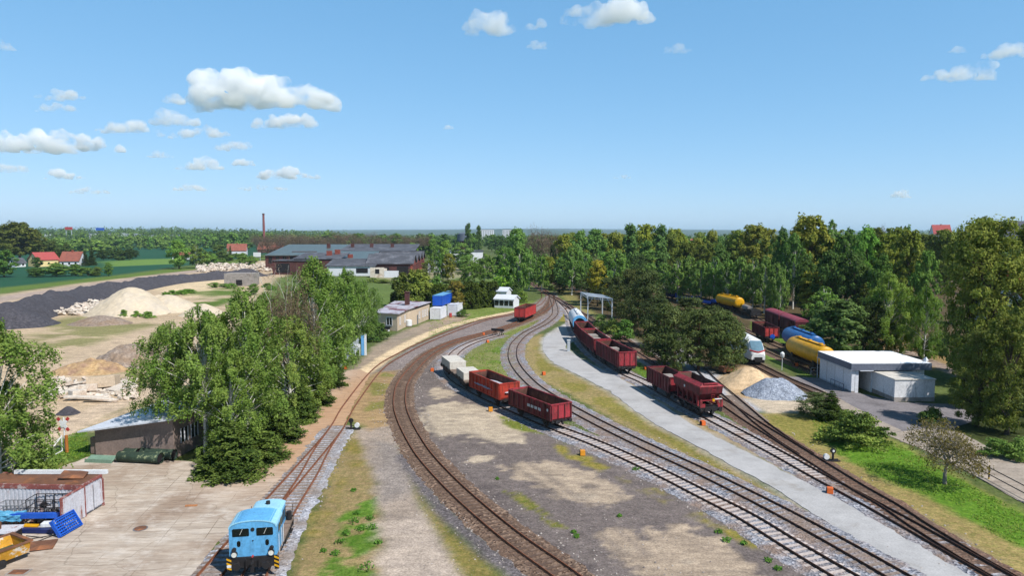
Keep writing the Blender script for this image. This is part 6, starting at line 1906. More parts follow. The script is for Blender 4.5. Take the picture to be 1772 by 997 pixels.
gable_house('house', 'house with brown-red tiled roof and white gable beside dark firs', (*at(127, 460), 0), math.radians(8), 12, 11, 3.6, 9.4, M_white_wall, M_tileb, wins=3)
gable_house('house', 'white-gabled house with brown roof and chimney at the edge of the field', (*at(411, 442), 0), math.radians(15), 18, 13, 5.0, 11.5, M_white_wall, M_tileb, wins=3)
gable_house('house', 'low red-roofed bungalow in the meadow beside dark pines', (*at(317, 449), 0), math.radians(5), 14, 9, 3.2, 6.0, M_white_wall, M_tileb, wins=3, chim=False)
gable_house('barn', 'long barn with plain brown-red roof below the tall chimney', (*at(471, 437), 0), math.radians(4), 28, 18, 4, 12, M_brickd, M_tileb, wins=3, chim=False, cat='barn')
gable_house('house', 'orange-roofed house half hidden in bare brown trees behind the factory', (*at(590, 426), 0), math.radians(10), 20, 16, 10, 17, M_render, mat('orange_tile', S(206, 128, 92), 0.85, 0.1), wins=3)
gable_house('cottage', 'tiny white cottage at the left edge beside the field trees', (*at(30, 462), 0), math.radians(70), 7, 6, 2.8, 5.6, M_white_wall, M_felt, wins=2, chim=False)
gable_house('house', 'red-roofed house at the right edge seen through the oaks', (66 * 130 / 88, 130, 0), math.radians(20), 12, 10, 9, 14.2, M_white_wall, M_tile, wins=2)
gable_house('tall_house', 'house with salmon red roof standing above the oak crowns', (*at(1626, 432), 0), math.radians(-12), 22, 16, 22, 34.0, M_white_wall, M_tile, wins=2)
gable_house('row_house', 'left pink-roofed house peeping through the woods below the hills', (*at(1195, 430), 0), math.radians(3), 16, 12, 10.5, 14.2, M_white_wall, M_tile, 'pink roofs in the woods', wins=2, chim=False)
gable_house('row_house', 'right pink-roofed house peeping through the woods below the hills', (*at(1217, 430), 0), math.radians(3), 14, 12, 11, 14.6, M_white_wall, M_tile, 'pink roofs in the woods', wins=2, chim=False)
tb = bld('tower_block', 'dark grey tower block on the horizon behind the oaks', loc=(700, 980, 0))
M_slab = mat('block_grey', S(112, 112, 126), 0.9, 0.1)
b = MB(); b.box(-32, -2, -8, 8, 0, 33); b.build('low_wing', M_slab, tb); b = MB(); b.box(-2, 34, -8, 8, 0, 40); b.build('high_wing', M_slab, tb)
b = MB()
for k in range(9):
    for j in range(7):
        b.box(0 + k * 3.7, 1.8 + k * 3.7, -8.15, -8, 8 + j * 4.2, 10 + j * 4.2)
b.build('window', M_glass, tb)
b = MB()
for x in (4, 16, 28):
    b.bar((x, 0, 40), (x, 0, 47), 0.6)
b.build('mast', M_slab, tb)
HALL = [(70, 1560, 60, 22.5, M_white_wall, 'white industrial hall on the horizon nearest the left edge'), (172, 1700, 46, 23.5, M_white_wall, 'long white industrial hall below the blue sign on the horizon'), (192, 1720, 30, 22.5, M_tin, 'shorter pale hall just right of the long white hall'), (216, 1650, 46, 21.5, M_tin, 'grey-roofed hall in the far trees beyond the upper field'), (262, 1500, 44, 20.5, M_white_wall, 'low white hall beyond the green field, left one of two'), (286, 1500, 34, 20.2, M_white_wall, 'low white hall beyond the green field, right one of two')]
for u, y, w, h, m, lab in HALL:
    x = (u - 886) / F * y
    r = bld('industrial_hall', lab, loc=(x, y, 0), rz=0.0, group='industrial halls on the horizon')
    b = MB(); b.box(-w / 2, w / 2, 0, 40, 0, h); b.build('wall', m, r)
    b = MB(); b.box(-w / 2 - 1, w / 2 + 1, -1, 41, h, h + 1.0); b.build('roof', M_felt if m is M_white_wall else M_tin, r)
for u, y, z, w, m, lab in [(121, 1500, 37, 15, M_redlit, 'red sign board standing over the trees on the horizon'), (175, 1600, 36, 18, M_blue_s, 'blue hall roof over the trees on the horizon')]:
    x = (u - 886) / F * y
    r = thing('sign_board', lab, 'sign', (x, y, 0))
    b = MB(); b.box(-w / 2, w / 2, 0, 3, z - 6, z); b.build('board', m, r)
    b = MB(); b.box(-w / 2 + 1, -w / 2 + 2, 1, 2, 0, z - 6); b.box(w / 2 - 2, w / 2 - 1, 1, 2, 0, z - 6); b.build('post', M_galv, r)
hb = thing('hoarding', 'small white notice board on two posts at the edge of the field', 'sign', (*at(445, 451), 0))
b = MB(); b.box(-3, 3, 0, 0.3, 3.0, 6.6); b.build('board', M_white, hb)
for s in (-1, 1):
    b = MB(); b.box(s * 2.4 - 0.15, s * 2.4 + 0.15, 0.3, 0.6, 0, 6.4); b.build('post', M_galv, hb)
for k, (u, y, w, h, lab) in enumerate([(842, 2300, 50, 36, 'pale high-rise flats on the horizon right of the second poplar'), (880, 2300, 40, 36, 'pale high-rise flats on the horizon left of the bare grey trees')]):
    x = (u - 886) / F * y
    r = bld('high_rise', lab, loc=(x, y, 0))
    b = MB(); b.box(-w / 2, w / 2, 0, 14, 0, h); b.build('wall', M_white_wall, r)
    b = MB()
    for i in range(8):
        for j in range(8):
            b.box(-w / 2 + 2 + i * w / 8.5, -w / 2 + 4.5 + i * w / 8.5, -0.15, 0, 5 + j * 3.6, 7 + j * 3.6)
    b.build('window', M_felt, r)
    b = MB(); b.box(-w / 2 - 0.5, w / 2 + 0.5, -0.5, 14.5, h, h + 1); b.build('roof', M_felt, r)
# ------------------------------------------------------------------ vegetation: kinds are grown once, then planted as individuals with a trunk and a crown each
L_birch = leafmat('birch_leaves', S(98, 124, 58, 1.2), S(132, 150, 80, 1.2), 0.45)
L_oak = leafmat('oak_leaves', S(114, 126, 60, 1.08), S(144, 146, 78, 1.08), 0.42)
L_green = leafmat('broad_leaves', S(98, 126, 68, 1.25), S(132, 152, 86, 1.25), 0.42)
L_pine = leafmat('pine_needles', S(76, 92, 56, 1.0), S(108, 118, 72, 1.0), 0.25)
L_yew = leafmat('yew_needles', S(72, 92, 48, 0.9), S(124, 138, 70, 0.9), 0.2)
L_twig = leafmat('bare_twigs', S(124, 110, 96, 0.7), S(146, 130, 112, 0.7), 0.1)
B_birch = mat('birch_bark', S(216, 212, 204), 0.8, 0.15, 2.0, S(60, 56, 52), (0.58, 0.64), 2.2, stretch=(1, 1, 4))
B_oak = mat('oak_bark', S(84, 72, 62), 0.95, 0.3, 2.0)
B_pine = mat('pine_bark', S(110, 82, 64), 0.95, 0.3, 2.0)
B_grey = mat('grey_bark', S(150, 140, 128), 0.9, 0.2, 2.0)

def cards(P, size, aspect=0.6, up=None, jitter=1.0, out=None):
    """leaf-sized faces: a diamond at each point, turned at random (up: bias of the long axis)"""
    n = len(P)
    a = nr.normal(size=(n, 3))
    if up is not None:
        a = a * jitter + np.asarray(up)
    a /= np.linalg.norm(a, axis=1)[:, None]
    if out is not None:
        # leaves face outwards and to the light: the blade lies across its outward direction
        m = out + np.array([0, 0, 0.35]) + nr.normal(size=(n, 3)) * 0.55
        m /= np.linalg.norm(m, axis=1)[:, None]
        a = a - m * (a * m).sum(1)[:, None]
        a /= np.linalg.norm(a, axis=1)[:, None] + 1e-9
        b = np.cross(m, a)
    else:
        b = nr.normal(size=(n, 3))
        b -= a * (a * b).sum(1)[:, None]
    b /= np.linalg.norm(b, axis=1)[:, None]
    s = np.asarray(size)
    if s.ndim == 0:
        s = np.full(n, float(s))
    s = s * nr.uniform(0.7, 1.3, n)
    a = a * s[:, None]
    b = b * (s * aspect)[:, None]
    V = np.stack([P - a, P + b, P + a, P - b], 1).reshape(-1, 3)
    return V

def leaf_mesh(name, V, m):
    me = mesh_np(name, V, np.arange(len(V)).reshape(-1, 4))
    me.materials.append(m)
    return me

def in_ball(n):
    v = nr.normal(size=(n, 3))
    v /= np.linalg.norm(v, axis=1)[:, None]
    return v * (nr.random(n) ** (1 / 2.2))[:, None]

def limbs(mb, base, top, r, targets, n=6):
    """trunk from base to top, with limbs curving out to the targets"""
    base, top = Vector(base), Vector(top)
    k = 7
    pts = []
    for i in range(k):
        t = i / (k - 1)
        p = base.lerp(top, t)
        p += Vector((rnd.uniform(-1, 1), rnd.uniform(-1, 1), 0)) * r * 0.5 * (0 < i)
        pts.append(p)
    mb.tube(pts, [r * (1.25 if i == 0 else 1) * (1 - 0.8 * i / (k - 1)) for i in range(k)], 8)
    for tg in targets:
        tg = Vector(tg)
        t = min(0.95, max(0.15, ((tg.z - base.z) * 0.62) / max(0.1, (top.z - base.z))))
        s = base.lerp(top, t)
        mid = s.lerp(tg, 0.5) + Vector((0, 0, 0.08 * (tg - s).length))
        rr = r * 0.42 * (1 - 0.6 * t)
        mb.tube([s, mid, tg], [rr, rr * 0.6, rr * 0.2], 5)

KIND = {}
def grow(kind, h, w, crown_V, leafm, trunk_mb, barkm):
    me = leaf_mesh('crown', crown_V, leafm)
    tm = bpy.data.meshes.new('trunk')
    tm.from_pydata(trunk_mb.v, [], trunk_mb.f)
    tm.polygons.foreach_set('use_smooth', [True] * len(tm.polygons))
    tm.materials.append(barkm)
    KIND.setdefault(kind, []).append((h, w, me, tm))

def clump_crown(h, w, z0, nclump, per, rclump, size, prof, flat=0.75, core=0.35, lum=1.0):
    """clumps of leaves spread through the crown's volume, thicker near its outside"""
    C = []
    while len(C) < nclump:
        t = rnd.random()
        z = z0 + (h - z0) * t
        R = prof(t) * w / 2
        a = rnd.random() * 2 * PI
        rr = R * (rnd.random() ** 0.45 if rnd.random() > core else rnd.random() * 0.8)
        C.append((rr * math.cos(a), rr * math.sin(a), z))
    C = np.array(C)
    r = rclump * nr.uniform(0.6, 1.35, len(C))
    P = np.repeat(C, per, 0) + in_ball(len(C) * per) * np.repeat(r, per)[:, None] * np.array([1, 1, flat])
    P[:, 2] = np.maximum(P[:, 2], 0.15)
    Q = P - np.repeat(C, per, 0)
    Q /= np.linalg.norm(Q, axis=1)[:, None] + 1e-6
    G = P - np.array([0, 0, z0 + (h - z0) * 0.4])
    G = G / np.array([w / 2, w / 2, h / 2])
    clump_crown.out = Q * 0.75 + G * 0.6
    return C, P

def make_birch(h, w, z0, nb, nst, leafstep):
    """boughs with hanging sprays: the leaves sit in separate curtains with dark gaps between them"""
    tips, P, O = [], [], []
    k_ = h / 15
    for i in range(nb):
        t = (i + rnd.random()) / nb
        z = z0 + (h * 0.97 - z0) * t
        prof = max(0.10, math.sin(PI * min(1, (t * 0.86 + 0.14)) ** 0.8) ** 0.75)
        a = i * 2.4 + rnd.uniform(-.5, .5)
        R = prof * w / 2 * rnd.uniform(0.65, 1.12)
        rise_ = R * rnd.uniform(.25, .5)
        tips.append((R * math.cos(a) * .85, R * math.sin(a) * .85, z + rise_ * .9))
        for f in ((1.0, .72, .42) if R > .9 else (1.0,)):
            if rnd.random() < .12:
                continue
            c = np.array([R * f * math.cos(a), R * f * math.sin(a), z + rise_ * f])
            r = (.42 + .30 * f * prof) * k_
            for s_ in range(nst):
                d = nr.normal(size=3)
                d /= np.linalg.norm(d)
                q = c + d * r * np.array([1, 1, .6]) * rnd.random() ** .4
                L = rnd.uniform(.35, 1.7) * k_
                n = int(L / leafstep / k_) + 3
                tt = np.linspace(0, 1, n)
                out_ = np.array([math.cos(a), math.sin(a), 0]) * .25 * k_
                P.append(q[None] + out_[None] * (tt ** .5)[:, None] + np.array([0, 0, -L])[None] * tt[:, None] + nr.normal(size=(n, 3)) * .085 * k_)
                O.append(np.repeat((d * .8 + np.array([math.cos(a), math.sin(a), .3]) * .7)[None], n, 0))
    P = np.vstack(P)
    P[:, 2] = np.maximum(P[:, 2], 0.3)
    make_birch.out = np.vstack(O)
    mb = MB()
    limbs(mb, (0, 0, 0), (0.2, 0.1, h * 0.84), h * 0.0115, tips)
    return P, mb

for k in range(5):
    P, mb = make_birch(15, 8, (.9, .9, .9, 4.2, 4.2)[k], 44, 13, .085)
    grow('birch' if k < 3 else 'birchhi', 15, 8, cards(P, 0.11, 0.62, (0, 0, -0.8), out=make_birch.out), L_birch, mb, B_birch)
for k in range(3):
    P, mb = make_birch(14, 6, 2.6, 34, 7, .16)
    grow('birchfar', 14, 6, cards(P, 0.22, 0.65, (0, 0, -0.5), out=make_birch.out), L_birch, mb, B_birch)
dome = lambda t: (math.sin(PI * (0.12 + 0.83 * t))) ** 0.65
oakp = lambda t: (math.sin(PI * (0.16 + 0.78 * t))) ** 0.5
for k in range(3):
    C, P = clump_crown(22, 14, 1.4, 190, 95, 1.3, .3, oakp)
    mb = MB(); limbs(mb, (0, 0, 0), (0.3, -0.2, 18), 0.5, [tuple(c) for c in C[:36]])
    grow('oak', 22, 14, cards(P, 0.22, 0.75, out=clump_crown.out), L_oak, mb, B_oak)
for k in range(3):
    C, P = clump_crown(16, 11, 2.2, 95, 52, 1.35, .4, dome)
    mb = MB(); limbs(mb, (0, 0, 0), (0.2, 0.2, 13), 0.32, [tuple(c) for c in C[:18]])
    grow('round', 16, 11, cards(P, 0.36, 0.8, out=clump_crown.out), L_green, mb, B_oak)
for k in range(2):
    C, P = clump_crown(22, 14, 4.5, 130, 55, 1.5, .5, oakp)
    mb = MB(); limbs(mb, (0, 0, 0), (0.2, 0.2, 18), 0.5, [tuple(c) for c in C[:30]])
    grow('oakfar', 22, 14, cards(P, 0.42, 0.8, out=clump_crown.out), L_oak, mb, B_oak)
for k in range(3):
    C, P = clump_crown(14, 10, 1.0, 46, 24, 1.6, .8, dome)
    mb = MB(); limbs(mb, (0, 0, 0), (0, 0, 11), 0.3, [tuple(c) for c in C[:5]])
    grow('far', 14, 10, cards(P, 0.75, 0.85, out=clump_crown.out), L_green, mb, B_oak)
pinep = lambda t: (1 - t) ** 0.55 * (0.45 + 0.55 * min(1, t * 4))
for k in range(3):
    C, P = clump_crown(10, 8, 1.0, 120, 75, 0.95, .2, lambda t: (math.sin(PI * (0.2 + 0.72 * t))) ** 0.6, flat=0.6)
    mb = MB(); limbs(mb, (0, 0, 0), (0.3, 0.1, 8.4), 0.22, [tuple(c) for c in C[:24]])
    grow('pine', 10, 8, cards(P, 0.2, 0.4, (0, 0, 0.5), out=clump_crown.out), L_pine, mb, B_pine)
for k in range(2):
    P = []
    C = []
    for lay in range(16):
        t = lay / 15
        z = 0.4 + 9.2 * t
        R = 2.6 * (1 - t) ** 0.8 + 0.15
        for j in range(int(5 + 8 * (1 - t))):
            a = rnd.random() * 2 * PI
            n = int(30 * R) + 10
            rr = np.sqrt(nr.random(n)) * R * rnd.uniform(0.75, 1.1)
            P.append(np.c_[rr * math.cos(a) + nr.normal(size=n) * .22, rr * math.sin(a) + nr.normal(size=n) * .22, z - rr * 0.28 + nr.normal(size=n) * .13])
    mb = MB(); limbs(mb, (0, 0, 0), (0, 0, 9.6), 0.18, [])
    grow('fir', 10, 5.4, cards(np.maximum(np.vstack(P), [[-9, -9, .05]]), 0.21, 0.4), L_yew, mb, B_pine)
for k in range(2):                                   # spreading yew: fans of boughs, layer on layer
    P = []
    tg = []
    for j in range(95):
        a = rnd.random() * 2 * PI
        z = rnd.uniform(0.3, 3.6)
        R = (1 - (z / 4.6) ** 1.4) * rnd.uniform(2.6, 4.2)
        n = int(R * 46)
        t = nr.random(n) ** 0.7
        sway = nr.normal(size=n) * (0.14 + 0.30 * t * (1 - t) * 2)
        rr = t * R
        P.append(np.c_[rr * math.cos(a) - sway * math.sin(a), rr * math.sin(a) + sway * math.cos(a), z * (0.75 + 0.25 * t) + 0.16 * rr - 0.055 * rr * rr + nr.normal(size=n) * 0.07])
        tg.append((R * .7 * math.cos(a), R * .7 * math.sin(a), z))
    mb = MB(); limbs(mb, (0, 0, 0), (0, 0, 2.8), 0.16, tg[:20])
    P = np.vstack(P); P[:, 2] = np.maximum(P[:, 2], 0.06)
    grow('yew', 4, 8, cards(P, 0.15, 0.45), L_yew, mb, B_pine)
for k in range(2):
    C, P = clump_crown(24, 6, 1.5, 110, 45, 1.0, .4, lambda t: (math.sin(PI * (0.1 + 0.84 * t))) ** 0.5, flat=1.5)
    mb = MB(); limbs(mb, (0, 0, 0), (0, 0, 22), 0.4, [tuple(c) for c in C[:12]])
    grow('poplar', 24, 6, cards(P, 0.4, 0.7, (0, 0, 0.8), out=clump_crown.out), L_green, mb, B_oak)
for k in range(2):
    C, P = clump_crown(3, 4, 0.1, 46, 55, 0.55, .15, lambda t: (1 - t * t) ** 0.5)
    mb = MB(); limbs(mb, (0, 0, 0), (0, 0, 1.6), 0.08, [tuple(c) for c in C[:12]])
    grow('bush', 3, 4, cards(P, 0.13, 0.75, out=clump_crown.out), L_green, mb, B_oak)
for k in range(2):                                   # clipped thuja column
    C, P = clump_crown(9, 3, 0.1, 70, 55, 0.55, .2, lambda t: min(1, (1.02 - t) * 3) ** 0.7, flat=1.6)
    mb = MB(); limbs(mb, (0, 0, 0), (0, 0, 8), 0.14, [])
    grow('thuja', 9, 3, cards(P, 0.24, 0.6, (0, 0, 1.2), out=clump_crown.out), L_yew, mb, B_pine)

def twig_tree(h, w, depth, r0, spread, nl, leaf_n, seed, drop=0.0, up0=0.55):
    rr = random.Random(seed)
    mb = MB()
    ends = []
    def br(p, d, L, r, k):
        q = p + d * L
        mid = p.lerp(q, 0.5) + Vector((rr.uniform(-1, 1), rr.uniform(-1, 1), rr.uniform(-.5, 1))) * L * 0.08
        mb.tube([p, mid, q], [r, r * .85, r * .65], 5 if k > 1 else 4)
        if k == 0:
            ends.append(q)
            return
        n = nl if k < depth else nl + 1
        for i in range(n):
            a = 2 * PI * (i + rr.random() * .7) / n
            t = d.orthogonal().normalized()
            s = d.cross(t)
            nd = (d * up0 * rr.uniform(0.6, 1.3) + (t * math.cos(a) + s * math.sin(a)) * spread * rr.uniform(.6, 1.2) + Vector((0, 0, -drop))).normalized()
            nd.z = max(nd.z, -0.15)
            br(q if i else mid.lerp(q, .7), nd.normalized(), L * rr.uniform(.62, .86), r * .62, k - 1)
    br(Vector((0, 0, 0)), Vector((0.05, 0, 1)), h * 0.3, r0, depth)
    P = np.array([tuple(e) for e in ends])
    s = np.array([w / max(1e-3, np.ptp(P[:, 0])), w / max(1e-3, np.ptp(P[:, 1])), h / P[:, 2].max()])
    mb.v = [tuple(np.array(v) * s) for v in mb.v]
    P = P * s
    return mb, P
mb, P = twig_tree(6, 7, 6, 0.2, 0.75, 3, 1, 3, up0=0.5)
Pl = np.repeat(P, 5, 0) + nr.normal(size=(len(P) * 5, 3)) * 0.22
grow('budding', 6, 7, cards(Pl, 0.085, 0.7), leafmat('young_bronze_leaves', S(132, 118, 70, 0.7), S(150, 140, 80, 0.7), 0.35), mb, B_grey)
for sd in (5, 8):
    mb, P = twig_tree(15, 10, 5, 0.3, 0.62, 3, 1, sd, up0=0.75)
    Pl = np.repeat(P, 9, 0) + nr.normal(size=(len(P) * 9, 3)) * np.array([.55, .55, .55])
    grow('bare', 15, 10, cards(Pl, 0.36, 0.10, (0, 0, 1)), L_twig, mb, B_oak)
mb, P = twig_tree(12, 5, 4, 0.14, 0.55, 2, 1, 21, up0=0.8)
Pl = np.repeat(P, 12, 0) + nr.normal(size=(len(P) * 12, 3)) * 0.4
grow('deadbirch', 12, 5, cards(Pl, 0.25, 0.08, (0, 0, -.6)), L_twig, mb, B_birch)

NAME = {'birchhi': 'birch_tree', 'birch': 'birch_tree', 'birchfar': 'birch_tree', 'oak': 'oak_tree', 'oakfar': 'oak_tree', 'round': 'broadleaf_tree', 'far': 'broadleaf_tree', 'pine': 'pine_tree', 'fir': 'conifer', 'yew': 'yew_bush', 'poplar': 'poplar_tree', 'bush': 'bush', 'thuja': 'thuja', 'budding': 'budding_tree', 'bare': 'bare_tree', 'deadbirch': 'dead_birch'}
CAT = {'yew': 'shrub', 'bush': 'shrub', 'thuja': 'hedge plant'}
cnt = {}
def plant(kind, x, y, h, w, label, tint=(1, 1, 1), group=None, z=0.0):
    V_ = KIND[kind]
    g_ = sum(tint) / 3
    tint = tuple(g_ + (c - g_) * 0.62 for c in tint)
    cnt[kind] = cnt.get(kind, 0) + 1
    hh, ww, cm, tm = V_[cnt[kind] % len(V_)]
    r = thing(NAME[kind], label, CAT.get(kind, 'tree'), (x, y, z), rnd.random() * 2 * PI, group, (w / ww, w / ww, h / hh))
    o = link(bpy.data.objects.new('crown', cm), r)
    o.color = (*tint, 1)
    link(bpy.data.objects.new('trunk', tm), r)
    return r
def tree(kind, u, vb, vt, wpx, label, tint=(1, 1, 1), group=None):
    x, y = at(u, vb)
    h = atY(u, vt, y)[2]
    return plant(kind, x, y, max(h, 0.8), wpx * y / F, label, tint, group)

G1 = 'birches beside the concrete yard'
T_ = [
 ('birch', 2, 850, 542, 225, 'weeping birch at the left edge rising behind the rusty container', (1.0, 1.0, .9), None),
 ('birch', 24, 840, 650, 100, 'low hanging birch in front of the weeping birch, by the gate', (1, 1, .9), None),
 ('birch', -70, 838, 600, 170, 'birch cut by the left picture edge beside the weeping birch', (1, 1, .9), None),
 ('birchhi', 300, 775, 552, 130, 'low birch leaning over the shed roof', (1, 1, .95), G1),
 ('birchhi', 356, 788, 526, 160, 'broad birch with white stem right beside the shed', (1.0, 1.05, .9), G1),
 ('birch', 430, 770, 492, 165, 'tall bushy birch in front of the birch row, over the dark firs', (.95, 1.0, .85), G1),
 ('birch', 405, 800, 600, 140, 'hanging birch at the near end of the row, above the big dark fir', (1.0, 1.0, .8), G1),
 ('bare', 500, 715, 474, 105, 'brown leafless tree standing among the green birches', (1.0, .92, .75), None),
 ('deadbirch', 493, 712, 458, 80, 'dead birch with bare white limbs sticking out of the brown tree', (1, 1, 1), None),
 ('birch', 505, 720, 540, 140, 'birch with olive crown in front of the brown leafless tree', (1.1, 1.0, .9), G1),
 ('birch', 548, 690, 440, 150, 'highest birch of the row, in front of the factory', (.9, 1.0, .85), G1),
 ('birch', 570, 662, 495, 105, 'birch hanging over the slat fence', (.9, 1.0, .9), G1),
 ('birchhi', 598, 632, 460, 96, 'birch behind the sign pillar with dense dark crown', (.8, .92, .85), G1),
 ('birchhi', 628, 602, 482, 66, 'last birch of the row, next to the tan workshop', (.75, .88, .8), G1),
 ('birch', 462, 690, 500, 120, 'birch behind the tall bushy birch, half hidden', (.9, 1, .8), G1),
 ('fir', 402, 822, 728, 130, 'big dark fir at the near end of the birch row', (.8, .9, .75), 'firs under the birches'),
 ('fir', 446, 798, 728, 110, 'wide dark fir right of the big one, with light branch tips', (.9, 1, .8), 'firs under the birches'),
 ('fir', 376, 814, 752, 78, 'dark fir close to the shed wall', (.6, .7, .6), 'firs under the birches'),
 ('fir', 486, 762, 685, 90, 'dark fir in the middle of the birch row', (.75, .85, .7), 'firs under the birches'),
 ('fir', 522, 728, 660, 70, 'fir on the edge of the concrete strip, pale tips', (.85, 1, .8), 'firs under the birches'),
 ('fir', 552, 700, 640, 60, 'slim dark fir between the middle birches', (.6, .72, .6), 'firs under the birches'),
 ('fir', 574, 668, 612, 56, 'last dark fir before the slat fence', (.7, .8, .7), 'firs under the birches'),
 ('bush', 646, 590, 556, 50, 'dark round bush at the corner of the tan workshop', (.5, .62, .5), None),
 ('bush', 658, 588, 562, 36, 'smaller dark bush touching the workshop wall', (.5, .6, .5), None),
 # by the white store and lawn
 ('pine', 1412, 722, 682, 72, 'dark round pine bush at the end of the concrete pad', (.75, .85, .8), None),
 ('fir', 1438, 728, 676, 50, 'dark conifer sprouting beside the round pine bush', (.5, .62, .55), None),
 ('oak', 1668, 706, 600, 60, 'small dark oak touching the annex of the white store', (.75, .85, .75), None),
 ('yew', 1480, 768, 709, 158, 'spreading yew bush with layered boughs on the lawn', (1.5, 1.5, 1.2), None),
 ('bush', 1612, 736, 706, 52, 'dark ball-shaped bush at the asphalt edge', (.35, .45, .38), None),
 ('budding', 1635, 838, 726, 135, 'small budding tree with open bronze crown on the lawn', (1, 1, 1), None),
 ('bush', 1722, 790, 762, 60, 'bright green clipped bush left half of the hedge under the oaks', (.95, 1.0, .7), 'hedge under the oaks'),
 ('bush', 1765, 796, 760, 62, 'bright green clipped bush at the right picture edge under the oaks', (.95, 1.0, .7), 'hedge under the oaks'),
 ('oak', 1674, 660, 386, 112, 'huge oak whose low boughs brush the store roof', (.85, .98, .8), 'big oaks at the right edge'),
 ('oak', 1704, 668, 384, 140, 'huge oak in the middle of the group at the right edge', (1.0, 1.05, .8), 'big oaks at the right edge'),
 ('oak', 1768, 664, 392, 140, 'huge oak cut by the right picture edge', (.85, .95, .8), 'big oaks at the right edge'),
 ('oak', 1742, 752, 545, 96, 'lower dark oak in front of the huge ones, over the hedge', (.8, .85, .75), 'big oaks at the right edge'),
 ('oak', 1690, 738, 575, 80, 'low dark oak nearest the white store', (.7, .75, .8), 'big oaks at the right edge'),
 ('oak', 1830, 720, 400, 150, 'oak outside most of the right edge, only its boughs showing', (.8, .85, .9), 'big oaks at the right edge'),
 ('birch', 1534, 614, 468, 92, 'brightest lime green birch behind the store roof', (1.15, 1.15, .8), None),
 ('birch', 1560, 612, 505, 70, 'lower lime birch with white stem right behind the store', (1.1, 1.2, .8), None),
 ('birch', 1598, 622, 490, 60, 'thin green birch between the lime birch and the oaks', (.85, 1, .7), None),
 ('pine', 1512, 614, 524, 66, 'dark pine bush behind the store roof', (.55, .62, .6), None),
 ('round', 1452, 616, 522, 96, 'round grey-green tree behind the blue tank wagon', (.62, .66, .72), None),
 ('round', 1406, 600, 560, 62, 'small dark tree right against the box wagons', (.55, .6, .6), None),
 ('birchfar', 1424, 572, 494, 66, 'fresh green birch in front of the yellow-orange tree', (.9, 1.15, .9), None),
 ('oakfar', 1410, 550, 474, 66, 'yellow-orange tree at the end of the birch stand', (1.5, 1.25, .55), None),
 ('fir', 1492, 585, 490, 60, 'tall brownish fir in the dark gap of the wood', (.55, .5, .45), None),
 # pines along the through line
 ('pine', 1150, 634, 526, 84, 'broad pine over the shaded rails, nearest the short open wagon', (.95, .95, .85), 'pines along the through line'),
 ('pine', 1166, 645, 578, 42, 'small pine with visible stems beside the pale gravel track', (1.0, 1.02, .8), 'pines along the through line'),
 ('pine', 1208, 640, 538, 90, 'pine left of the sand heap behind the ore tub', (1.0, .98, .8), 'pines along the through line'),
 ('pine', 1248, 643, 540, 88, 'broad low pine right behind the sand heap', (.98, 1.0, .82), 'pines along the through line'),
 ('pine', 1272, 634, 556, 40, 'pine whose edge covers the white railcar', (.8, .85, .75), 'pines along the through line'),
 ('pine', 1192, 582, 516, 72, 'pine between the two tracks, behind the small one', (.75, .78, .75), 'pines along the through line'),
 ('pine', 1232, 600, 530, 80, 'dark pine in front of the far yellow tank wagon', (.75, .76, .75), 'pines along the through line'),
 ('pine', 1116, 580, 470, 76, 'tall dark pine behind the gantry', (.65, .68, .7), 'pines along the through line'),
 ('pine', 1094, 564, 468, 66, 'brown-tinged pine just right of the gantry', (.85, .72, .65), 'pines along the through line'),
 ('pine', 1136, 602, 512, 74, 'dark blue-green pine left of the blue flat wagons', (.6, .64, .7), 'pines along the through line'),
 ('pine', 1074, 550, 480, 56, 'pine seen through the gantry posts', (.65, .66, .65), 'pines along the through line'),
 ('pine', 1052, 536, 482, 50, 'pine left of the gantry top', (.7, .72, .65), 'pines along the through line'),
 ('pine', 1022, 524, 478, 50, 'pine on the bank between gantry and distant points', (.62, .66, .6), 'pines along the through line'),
 ('oakfar', 1034, 530, 452, 36, 'yellow flowering tree among the dark pines', (1.6, 1.2, .4), None),
 ('bush', 1040, 572, 546, 32, 'light green bush at the foot of the gantry', (.9, .9, .9), None),
 ('bush', 1060, 578, 552, 34, 'yellow-green bush right of the gantry foot', (1.2, 1.05, .7), None),
 ('bush', 1080, 588, 556, 40, 'deep green bush on the bank below the pines', (.7, .95, .6), None),
 ('bush', 955, 503, 495, 12, 'round dark bush by the distant points', (.5, .55, .4), 'small round bushes'),
 ('bush', 946, 497, 490, 14, 'dark bush close behind the distant points', (.5, .55, .4), 'small round bushes'),
 ('pine', 968, 508, 484, 30, 'dark pine bush right of the distant points', (.6, .62, .5), None),
 # around the hut, workshop and thuja hedge
 ('round', 880, 512, 462, 48, 'lime green maple above the white hut', (1.5, 1.75, .4), None),
 ('bush', 903, 524, 502, 26, 'olive bush at the gable of the white hut', (1.1, 1.0, .6), None),
 ('bush', 893, 516, 490, 30, 'dark bush between maple and white hut', (.45, .5, .4), None),
 ('oakfar', 788, 542, 488, 36, 'brown-leaved round tree between hedge and containers', (1.1, .72, .6), None),
 ('bush', 800, 548, 536, 26, 'low dark bush on the lawn by the white poles', (.5, .62, .45), None),
 ('round', 800, 468, 422, 40, 'green tree behind the brown scrub trees', (.9, 1.0, .8), None),
]
for t in T_:
    tree(*t)
